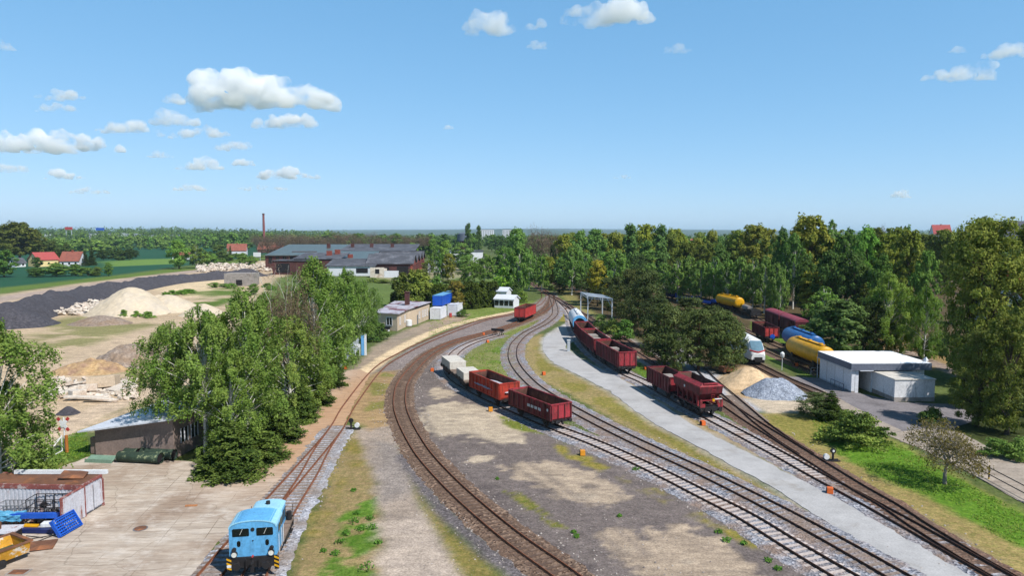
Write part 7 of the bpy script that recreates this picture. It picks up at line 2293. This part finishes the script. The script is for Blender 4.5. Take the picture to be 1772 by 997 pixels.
for k, (u, vb, vt, w, tint, lab) in enumerate([(698, 532, 474, 26, (1.1, .95, .7), 'brown-shaded thuja at the left end of the tall hedge'), (712, 531, 467, 26, (1.7, 1.5, .9), 'yellow-green thuja, second in the tall hedge'), (725, 530, 469, 24, (1.6, 1.45, .9), 'yellow-green thuja in the middle of the tall hedge'), (737, 528, 471, 24, (1.6, 1.45, .9), 'yellow-green thuja behind the blue container'), (685, 530, 488, 20, (.6, .6, .45), 'dark short thuja behind the brick chimney')]):
    tree('thuja', u, vb, vt, w, lab, tint, 'tall yellow-green hedge')
for k in range(6):
    tree('thuja', 804 + k * 10.5, 536 - k * 1.2, 487 + (k % 3), 19, 'dark thuja of the broad clipped hedge left of the white hut', (.55, .58, .42), 'dark clipped hedge')
for k in range(4):
    tree('thuja', 752 + k * 10, 530 - k, 492, 18, 'dark green hedge plant behind the blue container', (.6, .68, .5), 'hedge behind the containers')
# birch stand behind the far siding
BS = [(1122, 512, 455, 40), (1148, 516, 452, 42), (1172, 520, 446, 36), (1192, 520, 440, 36), (1212, 524, 448, 40), (1236, 527, 442, 36), (1258, 530, 446, 40), (1280, 533, 441, 38), (1302, 536, 444, 40), (1322, 540, 440, 36), (1342, 546, 452, 32), (1350, 552, 470, 26), (1206, 514, 470, 34), (1270, 524, 470, 40), (1316, 530, 464, 36)]
for k, (u, vb, vt, w) in enumerate(BS):
    tree('birchfar', u, vb + 2, vt, w * 1.1, 'birch with thin white stem in the stand behind the far siding', (.72 + .2 * rnd.random(), .95 + .1 * rnd.random(), .95), 'birch stand behind the far siding')
W_ = [
 # kind, u, y(m), vtop, wpx, label, tint
 ('poplar', 1092, 300, 391, 30, 'left of two dark upright poplars in the wood', (.62, .8, .8)),
 ('poplar', 1142, 300, 392, 30, 'right of two dark upright poplars in the wood', (.62, .8, .8)),
 ('poplar', 1118, 285, 420, 32, 'lower green poplar between the two dark poplars', (.75, .95, .75)),
 ('oakfar', 1117, 330, 390, 50, 'yellow-green round tree between the two dark poplars', (1.25, 1.35, .6)),
 ('oakfar', 1170, 360, 398, 42, 'free-standing round yellow-green tree on a bare stem', (1.2, 1.3, .6)),
 ('oakfar', 1206, 380, 413, 30, 'olive tree below the pink roofs', (1.05, 1.05, .6)),
 ('oakfar', 1232, 360, 401, 28, 'slim orange-green tree right of the pink roofs', (1.25, 1.2, .6)),
 ('round', 1246, 330, 412, 30, 'blue-green tree next to the slim orange-green one', (.7, .9, .95)),
 ('oakfar', 1275, 300, 400, 50, 'dark green oak left of the brown-green one', (.8, 1.05, .7)),
 ('oakfar', 1304, 260, 392, 62, 'big brown-green oak standing above the birch stand', (1.0, .95, .6)),
 ('oakfar', 1334, 280, 398, 40, 'orange-brown oak between the big oak and the dark birch', (1.15, 1.05, .6)),
 ('birchfar', 1355, 215, 390, 44, 'dark tall birch at the edge of the high wood', (.5, .72, .7)),
 ('oakfar', 1404, 205, 377, 76, 'highest oak of the wood with orange-tinted top', (1.15, 1.05, .6)),
 ('birchfar', 1376, 195, 400, 50, 'green birch in front of the highest oak', (.6, .85, .8)),
 ('birchfar', 1442, 205, 377, 66, 'broad grey-green birch right of the highest oak', (.7, .95, .95)),
 ('birchfar', 1470, 200, 392, 54, 'dark birch between the grey-green birch and the chestnut', (.55, .78, .7)),
 ('round', 1502, 190, 396, 52, 'bright green chestnut with dense crown on the skyline', (.85, 1.25, .55)),
 ('oakfar', 1540, 180, 408, 60, 'olive oak right of the bright green chestnut', (.95, 1.05, .6)),
 ('oakfar', 1575, 170, 402, 60, 'olive oak next to the huge oaks, below the salmon roof', (.9, .98, .6)),
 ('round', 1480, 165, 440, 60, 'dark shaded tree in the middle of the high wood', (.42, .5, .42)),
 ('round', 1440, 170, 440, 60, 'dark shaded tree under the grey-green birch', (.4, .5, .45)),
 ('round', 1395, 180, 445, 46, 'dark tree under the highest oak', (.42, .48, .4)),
 ('round', 1526, 160, 446, 50, 'dark green tree behind the lime birch', (.55, .7, .45)),
 ('round', 1604, 150, 440, 50, 'green tree squeezed between lime birch and huge oaks', (.7, .85, .5)),
 ('far', 1568, 420, 395, 26, 'small dark tree on the skyline left of the salmon roof', (.55, .7, .5)),
 ('bare', 1520, 420, 391, 34, 'bare grey tree on the skyline right of the chestnut', (1, 1, 1)),
 ('oakfar', 1700, 160, 380, 60, 'dark oak top behind the huge oaks', (.7, .8, .6)),
 ('bare', 931, 330, 391, 56, 'tall bare grey tree above the distant points', (.95, .9, .95)),
 ('bare', 960, 350, 401, 46, 'bare brown tree right of the tall grey one', (1.05, .85, .75)),
 ('round', 894, 360, 396, 40, 'dark-topped green tree left of the tall bare tree', (.75, 1.0, .65)),
 ('birchfar', 898, 235, 415, 46, 'pale green birch beside the main line, nearest the maple', (.8, 1.05, .95)),
 ('birchfar', 916, 262, 425, 34, 'pale green birch left of the distant points', (.75, 1.05, .95)),
 ('birchfar', 938, 255, 440, 30, 'fresh green birch right behind the distant points', (.85, 1.05, .8)),
 ('oakfar', 950, 265, 446, 34, 'yellow-green tree behind the distant points', (1.15, 1.15, .6)),
 ('birchfar', 990, 240, 424, 50, 'grey-green willow-like birch right of the distant points', (.75, .95, .95)),
 ('birchfar', 1015, 245, 440, 40, 'green birch left of the yellow flowering tree', (.7, 1.0, .75)),
 ('bare', 1034, 260, 440, 26, 'pinkish blossoming tree among the green ones', (1.3, 1.05, .9)),
 ('birchfar', 1062, 235, 428, 54, 'big light green birch left of the poplars', (.75, 1.0, .85)),
 ('oakfar', 976, 300, 408, 40, 'olive-yellow tree on the skyline right of the bare trees', (1.15, 1.1, .6)),
 ('round', 1003, 320, 402, 36, 'light green tree on the skyline, middle of the wood', (.8, 1.05, .85)),
 ('round', 1030, 330, 400, 44, 'broad green tree on the skyline left of the poplars', (.75, 1.0, .8)),
 ('oakfar', 1064, 320, 404, 36, 'yellow-green tree on the skyline next to the left poplar', (1.1, 1.15, .7)),
 ('pine', 956, 300, 425, 14, 'narrow black conifer in the middle of the wood', (.4, .45, .5)),
 ('round', 974, 260, 445, 34, 'pale bluish-green willow in the wood', (.8, 1.0, 1.0)),
 ('poplar', 810, 620, 388, 13, 'taller of two slim dark poplars beside the water tower', (.5, .62, .6)),
 ('poplar', 829, 620, 392, 11, 'shorter of two slim dark poplars beside the water tower', (.5, .62, .6)),
 ('birchfar', 762, 300, 437, 24, 'slim dark green birch below the small white shed', (.55, .85, .65)),
 ('oakfar', 775, 300, 440, 26, 'brown-green tree beside the slim dark birch', (1.05, .95, .6)),
 ('birchfar', 838, 300, 438, 44, 'loose pale green tree in front of the white warehouse', (.85, 1.0, .8)),
 ('birchfar', 812, 290, 452, 40, 'pale scrub birch left of the loose pale green tree', (.85, 1.0, .8)),
 ('birchfar', 872, 330, 424, 36, 'tall light green birch before the lime maple', (.7, 1.0, .8)),
 ('round', 770, 430, 418, 30, 'yellow-green tree behind the small white shed', (1.05, 1.15, .55)),
 ('round', 748, 470, 416, 24, 'green tree right above the factory gables', (.8, .95, .6)),
 ('round', 712, 560, 421, 22, 'fresh lime tree behind the factory roof end', (1.1, 1.4, .5)),
 ('round', 601, 700, 418, 22, 'lime green tree behind the factory roof', (1.2, 1.4, .45)),
 ('bare', 470, 640, 425, 30, 'bare tree in front of the long barn', (1, .95, .9)),
 ('round', 308, 420, 418, 38, 'big bright tree in the field hedge', (.95, 1.2, .6)),
 ('birchfar', 338, 430, 422, 34, 'loose olive tree in the field hedge, right of the bright one', (.9, .9, .75)),
 ('round', 380, 520, 424, 34, 'dark tree left of the white-gabled house', (.6, .6, .55)),
 ('fir', 398, 560, 425, 10, 'narrow dark fir at the white-gabled house', (.4, .5, .5)),
 ('round', 5, 340, 435, 42, 'dark green tree at the left edge of the fields', (.5, .75, .45)),
 ('oakfar', 30, 520, 386, 62, 'tall loose dark poplar-like tree behind the tiny cottage', (.62, .66, .62)),
 ('oakfar', 8, 540, 392, 56, 'tall loose tree at the left edge behind the tiny cottage', (.6, .66, .62)),
 ('oakfar', 54, 530, 398, 44, 'loose dark tree left of the yellow house', (.6, .62, .58)),
 ('round', 64, 430, 446, 18, 'round dark garden tree in front of the yellow house', (.4, .5, .42)),
 ('fir', 158, 470, 427, 16, 'blue-black fir right of the tiled roof house', (.35, .45, .55)),
 ('fir', 147, 460, 434, 14, 'shorter blue-black fir beside the tiled roof house', (.35, .45, .55)),
 ('pine', 103, 470, 436, 20, 'dark tree between the two field houses', (.45, .48, .38)),
 ('round', 187, 350, 455, 18, 'small green tree at the works fence', (.7, .9, .55)),
 ('round', 168, 348, 462, 18, 'rust-green bush at the works fence', (.85, .75, .5)),
 ('bush', 152, 352, 464, 34, 'low bush between the small fence trees', (.8, .85, .6)),
 ('round', 130, 352, 458, 30, 'thin green bush tree left of the fence gap', (.7, .85, .6)),
 ('round', 97, 345, 456, 46, 'broad light bush in the hedge before the yellow house', (.95, 1.05, .65)),
 ('round', 62, 340, 464, 34, 'dark green bush in the hedge near the left tree', (.55, .7, .5)),
]
for kind, u, y, vt, wpx, lab, tint in W_:
    x, _, h = atY(u, vt, y)
    plant(kind, x, y, max(h, 1.2), wpx * y / F, lab, tint)
# more trees of the woods, hedges and scrub, each an individual; nothing tells them apart within a group
def belt(kinds, us, ys, vts, ws, n, label, group, tints, jit=0.0):
    for k in range(n):
        u = us[0] + (us[1] - us[0]) * (k + 0.5 + rnd.uniform(-.5, .5)) / n
        y = rnd.uniform(*ys)
        vt = rnd.uniform(*vts)
        x, _, h = atY(u, vt, y)
        t = rnd.choice(tints)
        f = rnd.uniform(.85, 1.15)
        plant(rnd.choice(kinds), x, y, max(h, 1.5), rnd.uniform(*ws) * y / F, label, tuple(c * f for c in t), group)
MIXT = [(.8, 1.0, .7), (1.1, 1.05, .6), (.7, .95, .75), (.9, 1.05, .65), (1.05, 1.05, .6)]
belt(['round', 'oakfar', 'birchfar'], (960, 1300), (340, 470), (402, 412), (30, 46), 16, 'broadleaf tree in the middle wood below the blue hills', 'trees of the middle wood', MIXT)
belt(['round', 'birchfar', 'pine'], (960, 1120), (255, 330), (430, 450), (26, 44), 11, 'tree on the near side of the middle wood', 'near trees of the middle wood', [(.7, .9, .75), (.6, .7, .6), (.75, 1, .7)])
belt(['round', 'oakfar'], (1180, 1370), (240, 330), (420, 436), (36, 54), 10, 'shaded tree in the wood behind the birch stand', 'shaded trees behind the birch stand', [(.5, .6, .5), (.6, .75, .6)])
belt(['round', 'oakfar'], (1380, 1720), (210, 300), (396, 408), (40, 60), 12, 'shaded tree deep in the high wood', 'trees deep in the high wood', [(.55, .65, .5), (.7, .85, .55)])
belt(['birchfar', 'round', 'bush'], (640, 905), (240, 330), (476, 494), (18, 30), 16, 'scrub bush on the waste ground before the factory', 'scrub before the factory', [(.85, 1.05, .7), (1, 1.05, .7), (1.1, .9, .7)])
belt(['birchfar', 'round'], (740, 905), (310, 460), (440, 460), (20, 34), 12, 'young tree on the waste ground by the white warehouse', 'young trees by the white warehouse', [(.85, 1.05, .75), (1.1, 1.0, .65), (.8, 1.0, .8)])
belt(['bush', 'round'], (360, 480), (240, 310), (488, 503), (16, 32), 8, 'rough green bush between slag bank and birch row', 'bushes by the concrete bunker', [(.95, 1.2, .6), (.85, 1.05, .6)])
belt(['bush'], (205, 270), (168, 180), (536, 546), (14, 26), 5, 'weedy bush at the foot of the big pale heap', 'weeds at the big pale heap', [(.95, 1.15, .55)])
belt(['bush'], (285, 335), (225, 250), (500, 508), (18, 30), 5, 'bright weedy bush behind the big pale heap', 'weeds behind the big pale heap', [(.85, 1.2, .5)])
belt(['round', 'far'], (348, 448), (440, 640), (437, 450), (16, 26), 10, 'green bush tree in the long field hedge', 'trees of the long field hedge', [(.75, 1.0, .6), (.9, 1.05, .6)])
belt(['far', 'round'], (170, 240), (560, 620), (430, 434), (12, 20), 9, 'dark pine-green tree in the row behind the meadow', 'dark row behind the meadow', [(.32, .38, .34)])
belt(['far'], (60, 190), (800, 900), (412, 420), (14, 22), 14, 'light green tree in the strip between the two fields', 'trees between the fields', [(.95, 1.1, .75), (1.1, 1.15, .75), (.95, 1.0, .9)])
belt(['far'], (190, 360), (900, 1020), (405, 412), (12, 20), 16, 'round tree beyond the upper green field', 'trees beyond the upper field', [(.75, 1.05, .65), (.95, 1.05, .75), (1.1, 1.1, .95)])
belt(['far', 'bare', 'far'], (360, 620), (760, 1000), (403, 411), (18, 28), 20, 'tree in the belt behind the barn and factory', 'trees behind the factory', [(.8, 1.0, .65), (1.0, .85, .75), (.7, .9, .65)])
belt(['bare'], (440, 740), (560, 760), (401, 411), (30, 44), 20, 'bare brown tree in the belt behind the factory', 'bare trees behind the factory', [(1, .96, .92), (.9, .85, .8)])
belt(['far', 'round'], (560, 900), (650, 900), (404, 410), (22, 34), 16, 'dark green tree in the belt right of the factory', 'dark trees right of the factory', [(.5, .68, .5), (.65, .85, .55)])
belt(['far'], (-160, 60), (700, 900), (398, 410), (18, 28), 8, 'dark tree of the grove at the left edge of the fields', 'grove at the left edge', [(.5, .62, .5)])
belt(['far', 'round'], (58, 118), (540, 640), (416, 430), (14, 24), 9, 'dark brownish tree between the field houses and the loose tall trees', 'dark trees behind the field houses', [(.5, .45, .38), (.42, .5, .4)])
belt(['bush'], (1570, 1700), (112, 135), (585, 600), (24, 40), 5, 'undergrowth bush below the huge oaks', 'undergrowth below the oaks', [(.5, .6, .4)])

# ------------------------------------------------------------------ the far woods up to the horizon: one mass nobody could count
Pw, sz = [], []
def far_mass(u0, u1, y0, y1, h0, h1, n, per=46):
    for k in range(n):
        y = y0 * (y1 / y0) ** rnd.random()
        u = rnd.uniform(u0, u1)
        x = (u - 886) / F * y
        h = rnd.uniform(h0, h1)
        w = h * rnd.uniform(.35, .6)
        zb_ = float(rise(np.array(x), np.array(y)))
        p = in_ball(per) * np.array([w, w, h * .5]) + np.array([x, y, h * .52 + zb_])
        Pw.append(p)
        sz.append(np.full(per, h * 0.075))
far_mass(-120, 460, 1050, 1600, 12, 27, 440)
far_mass(-160, 600, 1750, 3200, 16, 34, 1000, 34)
far_mass(400, 960, 1050, 2600, 12, 21, 1000, 40)
far_mass(900, 1960, 480, 2600, 12, 20, 1500, 40)
far_mass(-200, 1980, 3000, 5200, 16, 26, 1300, 22)
Pw = np.vstack(Pw); sz = np.concatenate(sz)
me = leaf_mesh('far_woods', cards(Pw, sz, 0.8), leafmat('far_foliage', S(86, 110, 60, 0.8), S(120, 138, 76, 0.8), 0.2))
o = link(bpy.data.objects.new('far_woods', me)); o.color = (.85, .95, .8, 1)
tag(o, kind='stuff')

# grass blades and weeds where the ground is rough
def blades(name, areas, m, h=(0.05, 0.13)):
    VV = []
    for pts, n in areas:
        A = [at(u, v) for u, v in pts]
        xs, ys = [p[0] for p in A], [p[1] for p in A]
        got = 0
        X = nr.uniform(min(xs), max(xs), n * 3); Y = nr.uniform(min(ys), max(ys), n * 3)
        ins = np.zeros(len(X), bool)
        for i in range(len(A)):
            ax, ay = A[i - 1]; bx, by = A[i]
            if ay != by:
                ins ^= ((ay > Y) != (by > Y)) & (X < (bx - ax) * (Y - ay) / (by - ay) + ax)
        X, Y = X[ins][:n], Y[ins][:n]
        ok = fbm(X, Y, 0.5, 3, 33) > 0.42
        X, Y = X[ok], Y[ok]
        k = len(X)
        hh = nr.uniform(h[0], h[1], k)
        a = nr.random(k) * 2 * PI
        dx, dy = np.cos(a) * 0.07, np.sin(a) * 0.07
        lx, ly = nr.normal(size=k) * 0.06, nr.normal(size=k) * 0.06
        V = np.stack([np.c_[X - dx, Y - dy, np.zeros(k) - 0.02], np.c_[X + dx, Y + dy, np.zeros(k) - 0.02], np.c_[X + dx * .3 + lx, Y + dy * .3 + ly, hh], np.c_[X - dx * .3 + lx, Y - dy * .3 + ly, hh]], 1).reshape(-1, 3)
        VV.append(V)
    me = leaf_mesh(name, np.vstack(VV), m)
    return tag(link(bpy.data.objects.new(name, me)), kind='stuff')
M_blade = leafmat('grass_blades', S(128, 164, 64, 1.0), S(158, 172, 86, 1.0), 0.6)
# ('dry_grass', S(172, 156, 108, 0.9), S(150, 142, 84, 0.9), 0.5)
LAWN = [(1400, 722), (1480, 745), (1545, 765), (1600, 792), (1700, 850), (1800, 905), (1900, 962), (1880, 985), (1740, 935), (1600, 860), (1500, 815), (1440, 780)]
blades('grass', [(LAWN, 5000), ([(60, 800), (105, 760), (150, 742), (155, 790), (110, 800), (70, 822)], 1800), ([(850, 588), (935, 552), (884, 600), (905, 660), (935, 695), (870, 658), (785, 622)], 5000), ([(745, 552), (790, 520), (870, 524), (935, 520), (870, 541), (740, 583)], 5000), ([(1098, 612), (1138, 655), (1112, 655)], 500), ([(1300, 556), (1345, 575), (1460, 650), (1400, 652), (1300, 590)], 4000)], M_blade)
def weed(u, v, r, lab, group):
    x, y = at(u, v)
    n = 60
    P = in_ball(n) * np.array([r, r, r * .45]) + np.array([0, 0, r * .35])
    P[:, 2] = np.maximum(P[:, 2], .02)
    me = leaf_mesh('weed', cards(P, 0.1, .5), M_weed)
    o = link(bpy.data.objects.new('weed', me)); o.location = (x, y, 0)
    tag(o, lab, 'weed', group)
M_weed = leafmat('weed_leaves', S(92, 138, 56, 1.0), S(120, 158, 74, 1.0), 0.5)
for u, v, r in [(634, 985, .6), (612, 905, .5), (600, 925, .35), (625, 918, .45), (640, 900, .4), (590, 940, .4), (617, 890, .3), (645, 915, .4), (580, 960, .35), (560, 955, .25), (655, 940, .3), (612, 850, .25)]:
    weed(u, v, r, 'small weed tuft on the dry strip beside the blue locomotive', 'weeds on the dry strip')
for u, v, r in [(1100, 814, .35), (1257, 937, .35), (1243, 922, .3), (1287, 942, .25), (1346, 986, .25), (1072, 894, .2), (998, 930, .25), (993, 922, .2), (860, 830, .2), (1330, 972, .3)]:
    weed(u, v, r, 'small weed tuft at the edge of the bare yard by the near track', 'weeds on the bare yard')

# loose stones strewn over the yard and beside the ballast
def strewn(name, m, spec):
    V, f = [], []
    for (x, y, r) in spec:
        n = len(V)
        a = rnd.random() * PI
        p = [(-1, -.7, 0), (1, -.8, 0), (.9, .8, 0), (-.8, .7, 0), (-.5, -.3, .9), (.5, -.35, .8), (.4, .4, .75), (-.45, .4, .95)]
        for q in p:
            q = (q[0] * rnd.uniform(.7, 1.2), q[1] * rnd.uniform(.7, 1.2), q[2] * rnd.uniform(.6, 1.2))
            V.append((x + r * (q[0] * math.cos(a) - q[1] * math.sin(a)), y + r * (q[0] * math.sin(a) + q[1] * math.cos(a)), r * q[2] - 0.02))
        f += [(n, n + 1, n + 5, n + 4), (n + 1, n + 2, n + 6, n + 5), (n + 2, n + 3, n + 7, n + 6), (n + 3, n, n + 4, n + 7), (n + 4, n + 5, n + 6, n + 7)]
    me = mesh_np(name, np.array(V), np.array(f))
    me.materials.append(m)
    return tag(link(bpy.data.objects.new(name, me)), kind='stuff')
sp_ = []
for key, w0, w1, n in (('T3', 1.6, 3.4, 900), ('T4', 1.9, 3.0, 700), ('T5', 1.9, 3.0, 500), ('TM', 1.6, 2.8, 400), ('T1D', 1.5, 2.6, 250)):
    Q = tracks[key]
    ok = np.where((Q[:, 1] > 38) & (Q[:, 1] < 130))[0]
    T = tang(Q)
    for k in range(n):
        i = rnd.choice(list(ok))
        d = rnd.choice((-1, 1)) * (w0 + (w1 - w0) * rnd.random() ** 2)
        if key == 'T1D' and d < 0 and False:
            continue
        sp_.append((Q[i, 0] - T[i, 1] * d + rnd.uniform(-.3, .3), Q[i, 1] + T[i, 0] * d + rnd.uniform(-.3, .3), 0.03 + 0.07 * rnd.random() ** 2))
for k in range(1500):
    u = rnd.uniform(720, 1400); v = rnd.uniform(690, 1010)
    if (v - 660) * 1.62 + 735 > u or rnd.random() < .1:
        x, y = at(u, v)
        sp_.append((x, y, 0.02 + 0.06 * rnd.random() ** 3))
strewn('gravel', gravel('loose_stone', S(120, 112, 110), S(196, 186, 178), 3.0), sp_)
# ------------------------------------------------------------------ hills on the horizon
def ridge(y, pts, depth, name, m):
    us = np.array([p[0] for p in pts], float); vt = np.array([p[1] for p in pts], float)
    uu = np.linspace(us[0], us[-1], 160)
    vv = np.interp(uu, us, vt) + 0.5 * (fbm(uu, uu * 0, 0.03, 4, 2) - 0.5)
    V = []
    for i, u in enumerate(uu):
        x, _, z = atY(u, vv[i], y)
        for t, q in ((-1, 0), (-.5, .55), (0, 1), (.6, .6), (1, 0)):
            V.append((x, y + t * depth, max(z * q, 0) - (2 if q == 0 else 0)))
    ii = np.arange(len(V)).reshape(-1, 5)
    f = np.stack([ii[:-1, :-1], ii[1:, :-1], ii[1:, 1:], ii[:-1, 1:]], -1).reshape(-1, 4)
    me = mesh_np(name, V, f, True)
    me.materials.append(m)
    return tag(link(bpy.data.objects.new(name, me)), kind='structure')
M_hill = mat('hill_forest', S(70, 92, 66, 0.6), 1.0, 0.25, 0.002)
ridge(9000, [(-300, 399), (100, 399.5), (400, 400), (560, 399), (650, 400), (740, 399), (830, 398), (880, 395.5), (930, 397), (1000, 399), (1080, 399), (1180, 398.5), (1260, 399.5), (1330, 400), (1500, 402), (1900, 403)], 1800, 'hills', M_hill)
ridge(14000, [(-300, 402), (300, 401), (500, 399), (620, 397.5), (760, 397), (860, 396), (960, 395.5), (1060, 396.5), (1200, 397), (1400, 399), (1900, 401)], 2500, 'far_hills', M_hill)

# ------------------------------------------------------------------ fair-weather clouds, each a body of droplets at its own height
def cloud_mat(dens):
    m = bpy.data.materials.new('cloud_droplets')
    m.use_nodes = True
    nt = m.node_tree
    nt.nodes.clear()
    out = nt.nodes.new('ShaderNodeOutputMaterial')
    v = nt.nodes.new('ShaderNodeVolumePrincipled')
    v.inputs['Color'].default_value = (1, 1, 1, 1)
    v.inputs['Anisotropy'].default_value = 0.0
    geo = nt.nodes.new('ShaderNodeNewGeometry')
    n = tex_noise(nt, geo.outputs['Position'], 0.0042, 5, 0.6)
    nt.links.new(maprange(nt, n, 0.40, 0.62, 0.0, dens), v.inputs['Density'])
    nt.links.new(v.outputs[0], out.inputs['Volume'])
    return m
CM = {k: cloud_mat(d) for k, d in (('thick', 0.017), ('mid', 0.016), ('thin', 0.009))}
def make_cloud(u, vbase, vtop, wpx, dens, label, lobes, seed, zb=1150.0):
    rr = random.Random(seed)
    # the base height gives the distance
    b = (498.5 - vbase) / F
    t = (zb - CAM_H) / (-sp + b * cp)
    y = (cp + b * sp) * t
    y = min(y, 24000)
    x, _, z0 = atY(u, vbase, y)
    zt = atY(u, vtop, y)[2]
    W = wpx * y / F
    Hh = zt - z0
    bm = bmesh.new()
    for (cx, top, wid) in lobes:
        n = 5 + int(wid * 10)
        for k in range(n):
            q = rr.uniform(-1, 1)
            hx = (1 - abs(q) ** 1.8)
            r = Hh * top * rr.uniform(.22, .42) * (.5 + .5 * hx)
            px_ = (cx + q * wid / 2) * W
            pz = max(r * .55, rr.uniform(.15, .72) * Hh * top * hx)
            py_ = rr.uniform(-.3, .3) * W * wid * .6
            bmesh.ops.create_icosphere(bm, subdivisions=2, radius=r, matrix=Matrix.Translation((px_, py_, pz)) @ Matrix.Diagonal((1.7 * max(1.0, min(2.2, W * wid / Hh / 6)), 1.6, 1, 1)))
    me = bpy.data.meshes.new('cloud')
    bm.to_mesh(me)
    bm.free()
    o = bpy.data.objects.new('cloud', me)
    COL.objects.link(o)
    md = o.modifiers.new('r', 'REMESH')
    md.mode = 'VOXEL'
    md.voxel_size = max(Hh / 22, W / 130)
    dg = bpy.context.evaluated_depsgraph_get()
    me2 = bpy.data.meshes.new_from_object(o.evaluated_get(dg))
    o.modifiers.clear()
    o.data = me2
    s = Hh
    n = len(me2.vertices)
    co = np.empty(n * 3, np.float32); me2.vertices.foreach_get('co', co); co = co.reshape(-1, 3)
    no = np.empty(n * 3, np.float32); me2.vertices.foreach_get('normal', no); no = no.reshape(-1, 3)
    off = Vector((seed * 3.1, seed * 1.7, 0))
    d = np.array([mnoise.fractal(Vector(c) / (s * .45) + off, 1.0, 2.1, 4) for c in co])
    co = co + no * (d * s * .2)[:, None]
    co[:, 2] = np.where(co[:, 2] < 0, co[:, 2] * .3, co[:, 2])
    me2.vertices.foreach_set('co', co.astype(np.float32).ravel())
    me2.polygons.foreach_set('use_smooth', np.ones(len(me2.polygons), bool))
    me2.update()
    me2.materials.clear()
    me2.materials.append(CM[dens])
    o.location = (x, y, z0)
    return tag(o, label, 'cloud', 'fair-weather clouds')
ONE = [(0, 1, 1)]
CL = [
 (450, 184, 104, 272, 'thick', 'largest white cloud, two-humped, high on the left', [(-.2, 1, .62), (.22, .62, .5), (-.02, .6, .9)]),
 (497, 220, 186, 116, 'thick', 'white cloud with right-hand tuft just below the largest cloud', [(.1, 1, .55), (-.15, .6, .7)]),
 (345, 237, 216, 120, 'mid', 'flat long cloud below the thin grey one', ONE),
 (308, 216, 188, 88, 'mid', 'sloping cloud above the flat long one', [(-.15, 1, .6), (.15, .6, .7)]),
 (226, 229, 203, 98, 'mid', 'soft cloud between the left bank and the sloping cloud', ONE),
 (88, 262, 216, 220, 'thick', 'long heavy cloud bank at the left edge', [(-.3, 1, .5), (.05, .8, .7), (.3, .5, .5)]),
 (113, 171, 151, 80, 'mid', 'small cloud, upper of a pair at far left', ONE),
 (101, 193, 175, 64, 'mid', 'small cloud, lower of a pair at far left', ONE),
 (0, 86, 67, 38, 'mid', 'little cloud cut by the left edge high up', ONE),
 (345, 293, 268, 80, 'mid', 'low cloud with pointed top in the middle left', [(.15, 1, .5), (-.1, .6, .8)]),
 (420, 286, 272, 34, 'mid', 'tiny cloud right of the pointed low cloud', ONE),
 (496, 309, 287, 108, 'mid', 'low flat cloud below and right of the tufted one', ONE),
 (105, 309, 290, 76, 'mid', 'low cloud at far left over the fields', [(-.1, 1, .6), (.2, .6, .6)]),
 (20, 298, 278, 50, 'thin', 'faint low cloud touching the left edge', ONE),
 (277, 272, 260, 38, 'mid', 'tiny round cloud above the pointed low cloud', ONE),
 (410, 260, 242, 72, 'thin', 'faint cloud under the flat long cloud', ONE),
 (331, 330, 317, 62, 'thin', 'faint flat cloud close to the horizon, middle one', ONE),
 (156, 335, 322, 62, 'thin', 'faint flat cloud close to the horizon at far left', ONE),
 (455, 329, 319, 90, 'thin', 'long faint cloud close to the horizon below the flat low cloud', ONE),
 (848, 56, 14, 86, 'thick', 'bright compact cloud at the top, left of the middle', [(-.05, 1, .7), (.1, .9, .6)]),
 (916, 52, 38, 22, 'mid', 'small puff right of the bright compact cloud', ONE),
 (937, 46, 33, 15, 'mid', 'smallest puff at the end of the little chain', ONE),
 (930, 83, 69, 34, 'thin', 'wispy scrap under the little chain of puffs', ONE),
 (1050, 36, -12, 160, 'thick', 'cloud cut by the top edge in the middle', [(0, 1, .8), (.2, .8, .5)]),
 (1662, 138, 103, 125, 'mid', 'cloud with square right hump at the upper right', [(.2, 1, .5), (-.15, .6, .7)]),
 (1752, 97, 72, 80, 'mid', 'cloud cut by the right edge above the humped one', ONE),
 (1657, 90, 78, 28, 'thin', 'little cloud above the humped one', ONE),
 (1561, 342, 328, 36, 'thin', 'small low cloud over the oaks', ONE),
 (1170, 90, 72, 40, 'thin', 'faint wisp right of the cloud cut by the top edge', ONE),
 (776, 223, 214, 16, 'thin', 'lone faint speck of cloud in the middle of the sky', ONE),
 (1077, 309, 302, 30, 'thin', 'tiny faint cloud low over the middle wood', ONE),
]
for k, c in enumerate(CL):
    make_cloud(*c, seed=k + 3)

# ------------------------------------------------------------------ the air
if HAZE:
    b = MB(); b.box(-31000, 31000, -3000, 42000, -6, 340)
    m = bpy.data.materials.new('air')
    m.use_nodes = True
    nt = m.node_tree
    nt.nodes.clear()
    out = nt.nodes.new('ShaderNodeOutputMaterial')
    v = nt.nodes.new('ShaderNodeVolumePrincipled')
    v.inputs['Color'].default_value = (0.62, 0.80, 1.0, 1)
    v.inputs['Density'].default_value = HAZE
    v.inputs['Anisotropy'].default_value = 0.0
    nt.links.new(v.outputs[0], out.inputs['Volume'])
    tag(b.build('haze', m), kind='stuff')
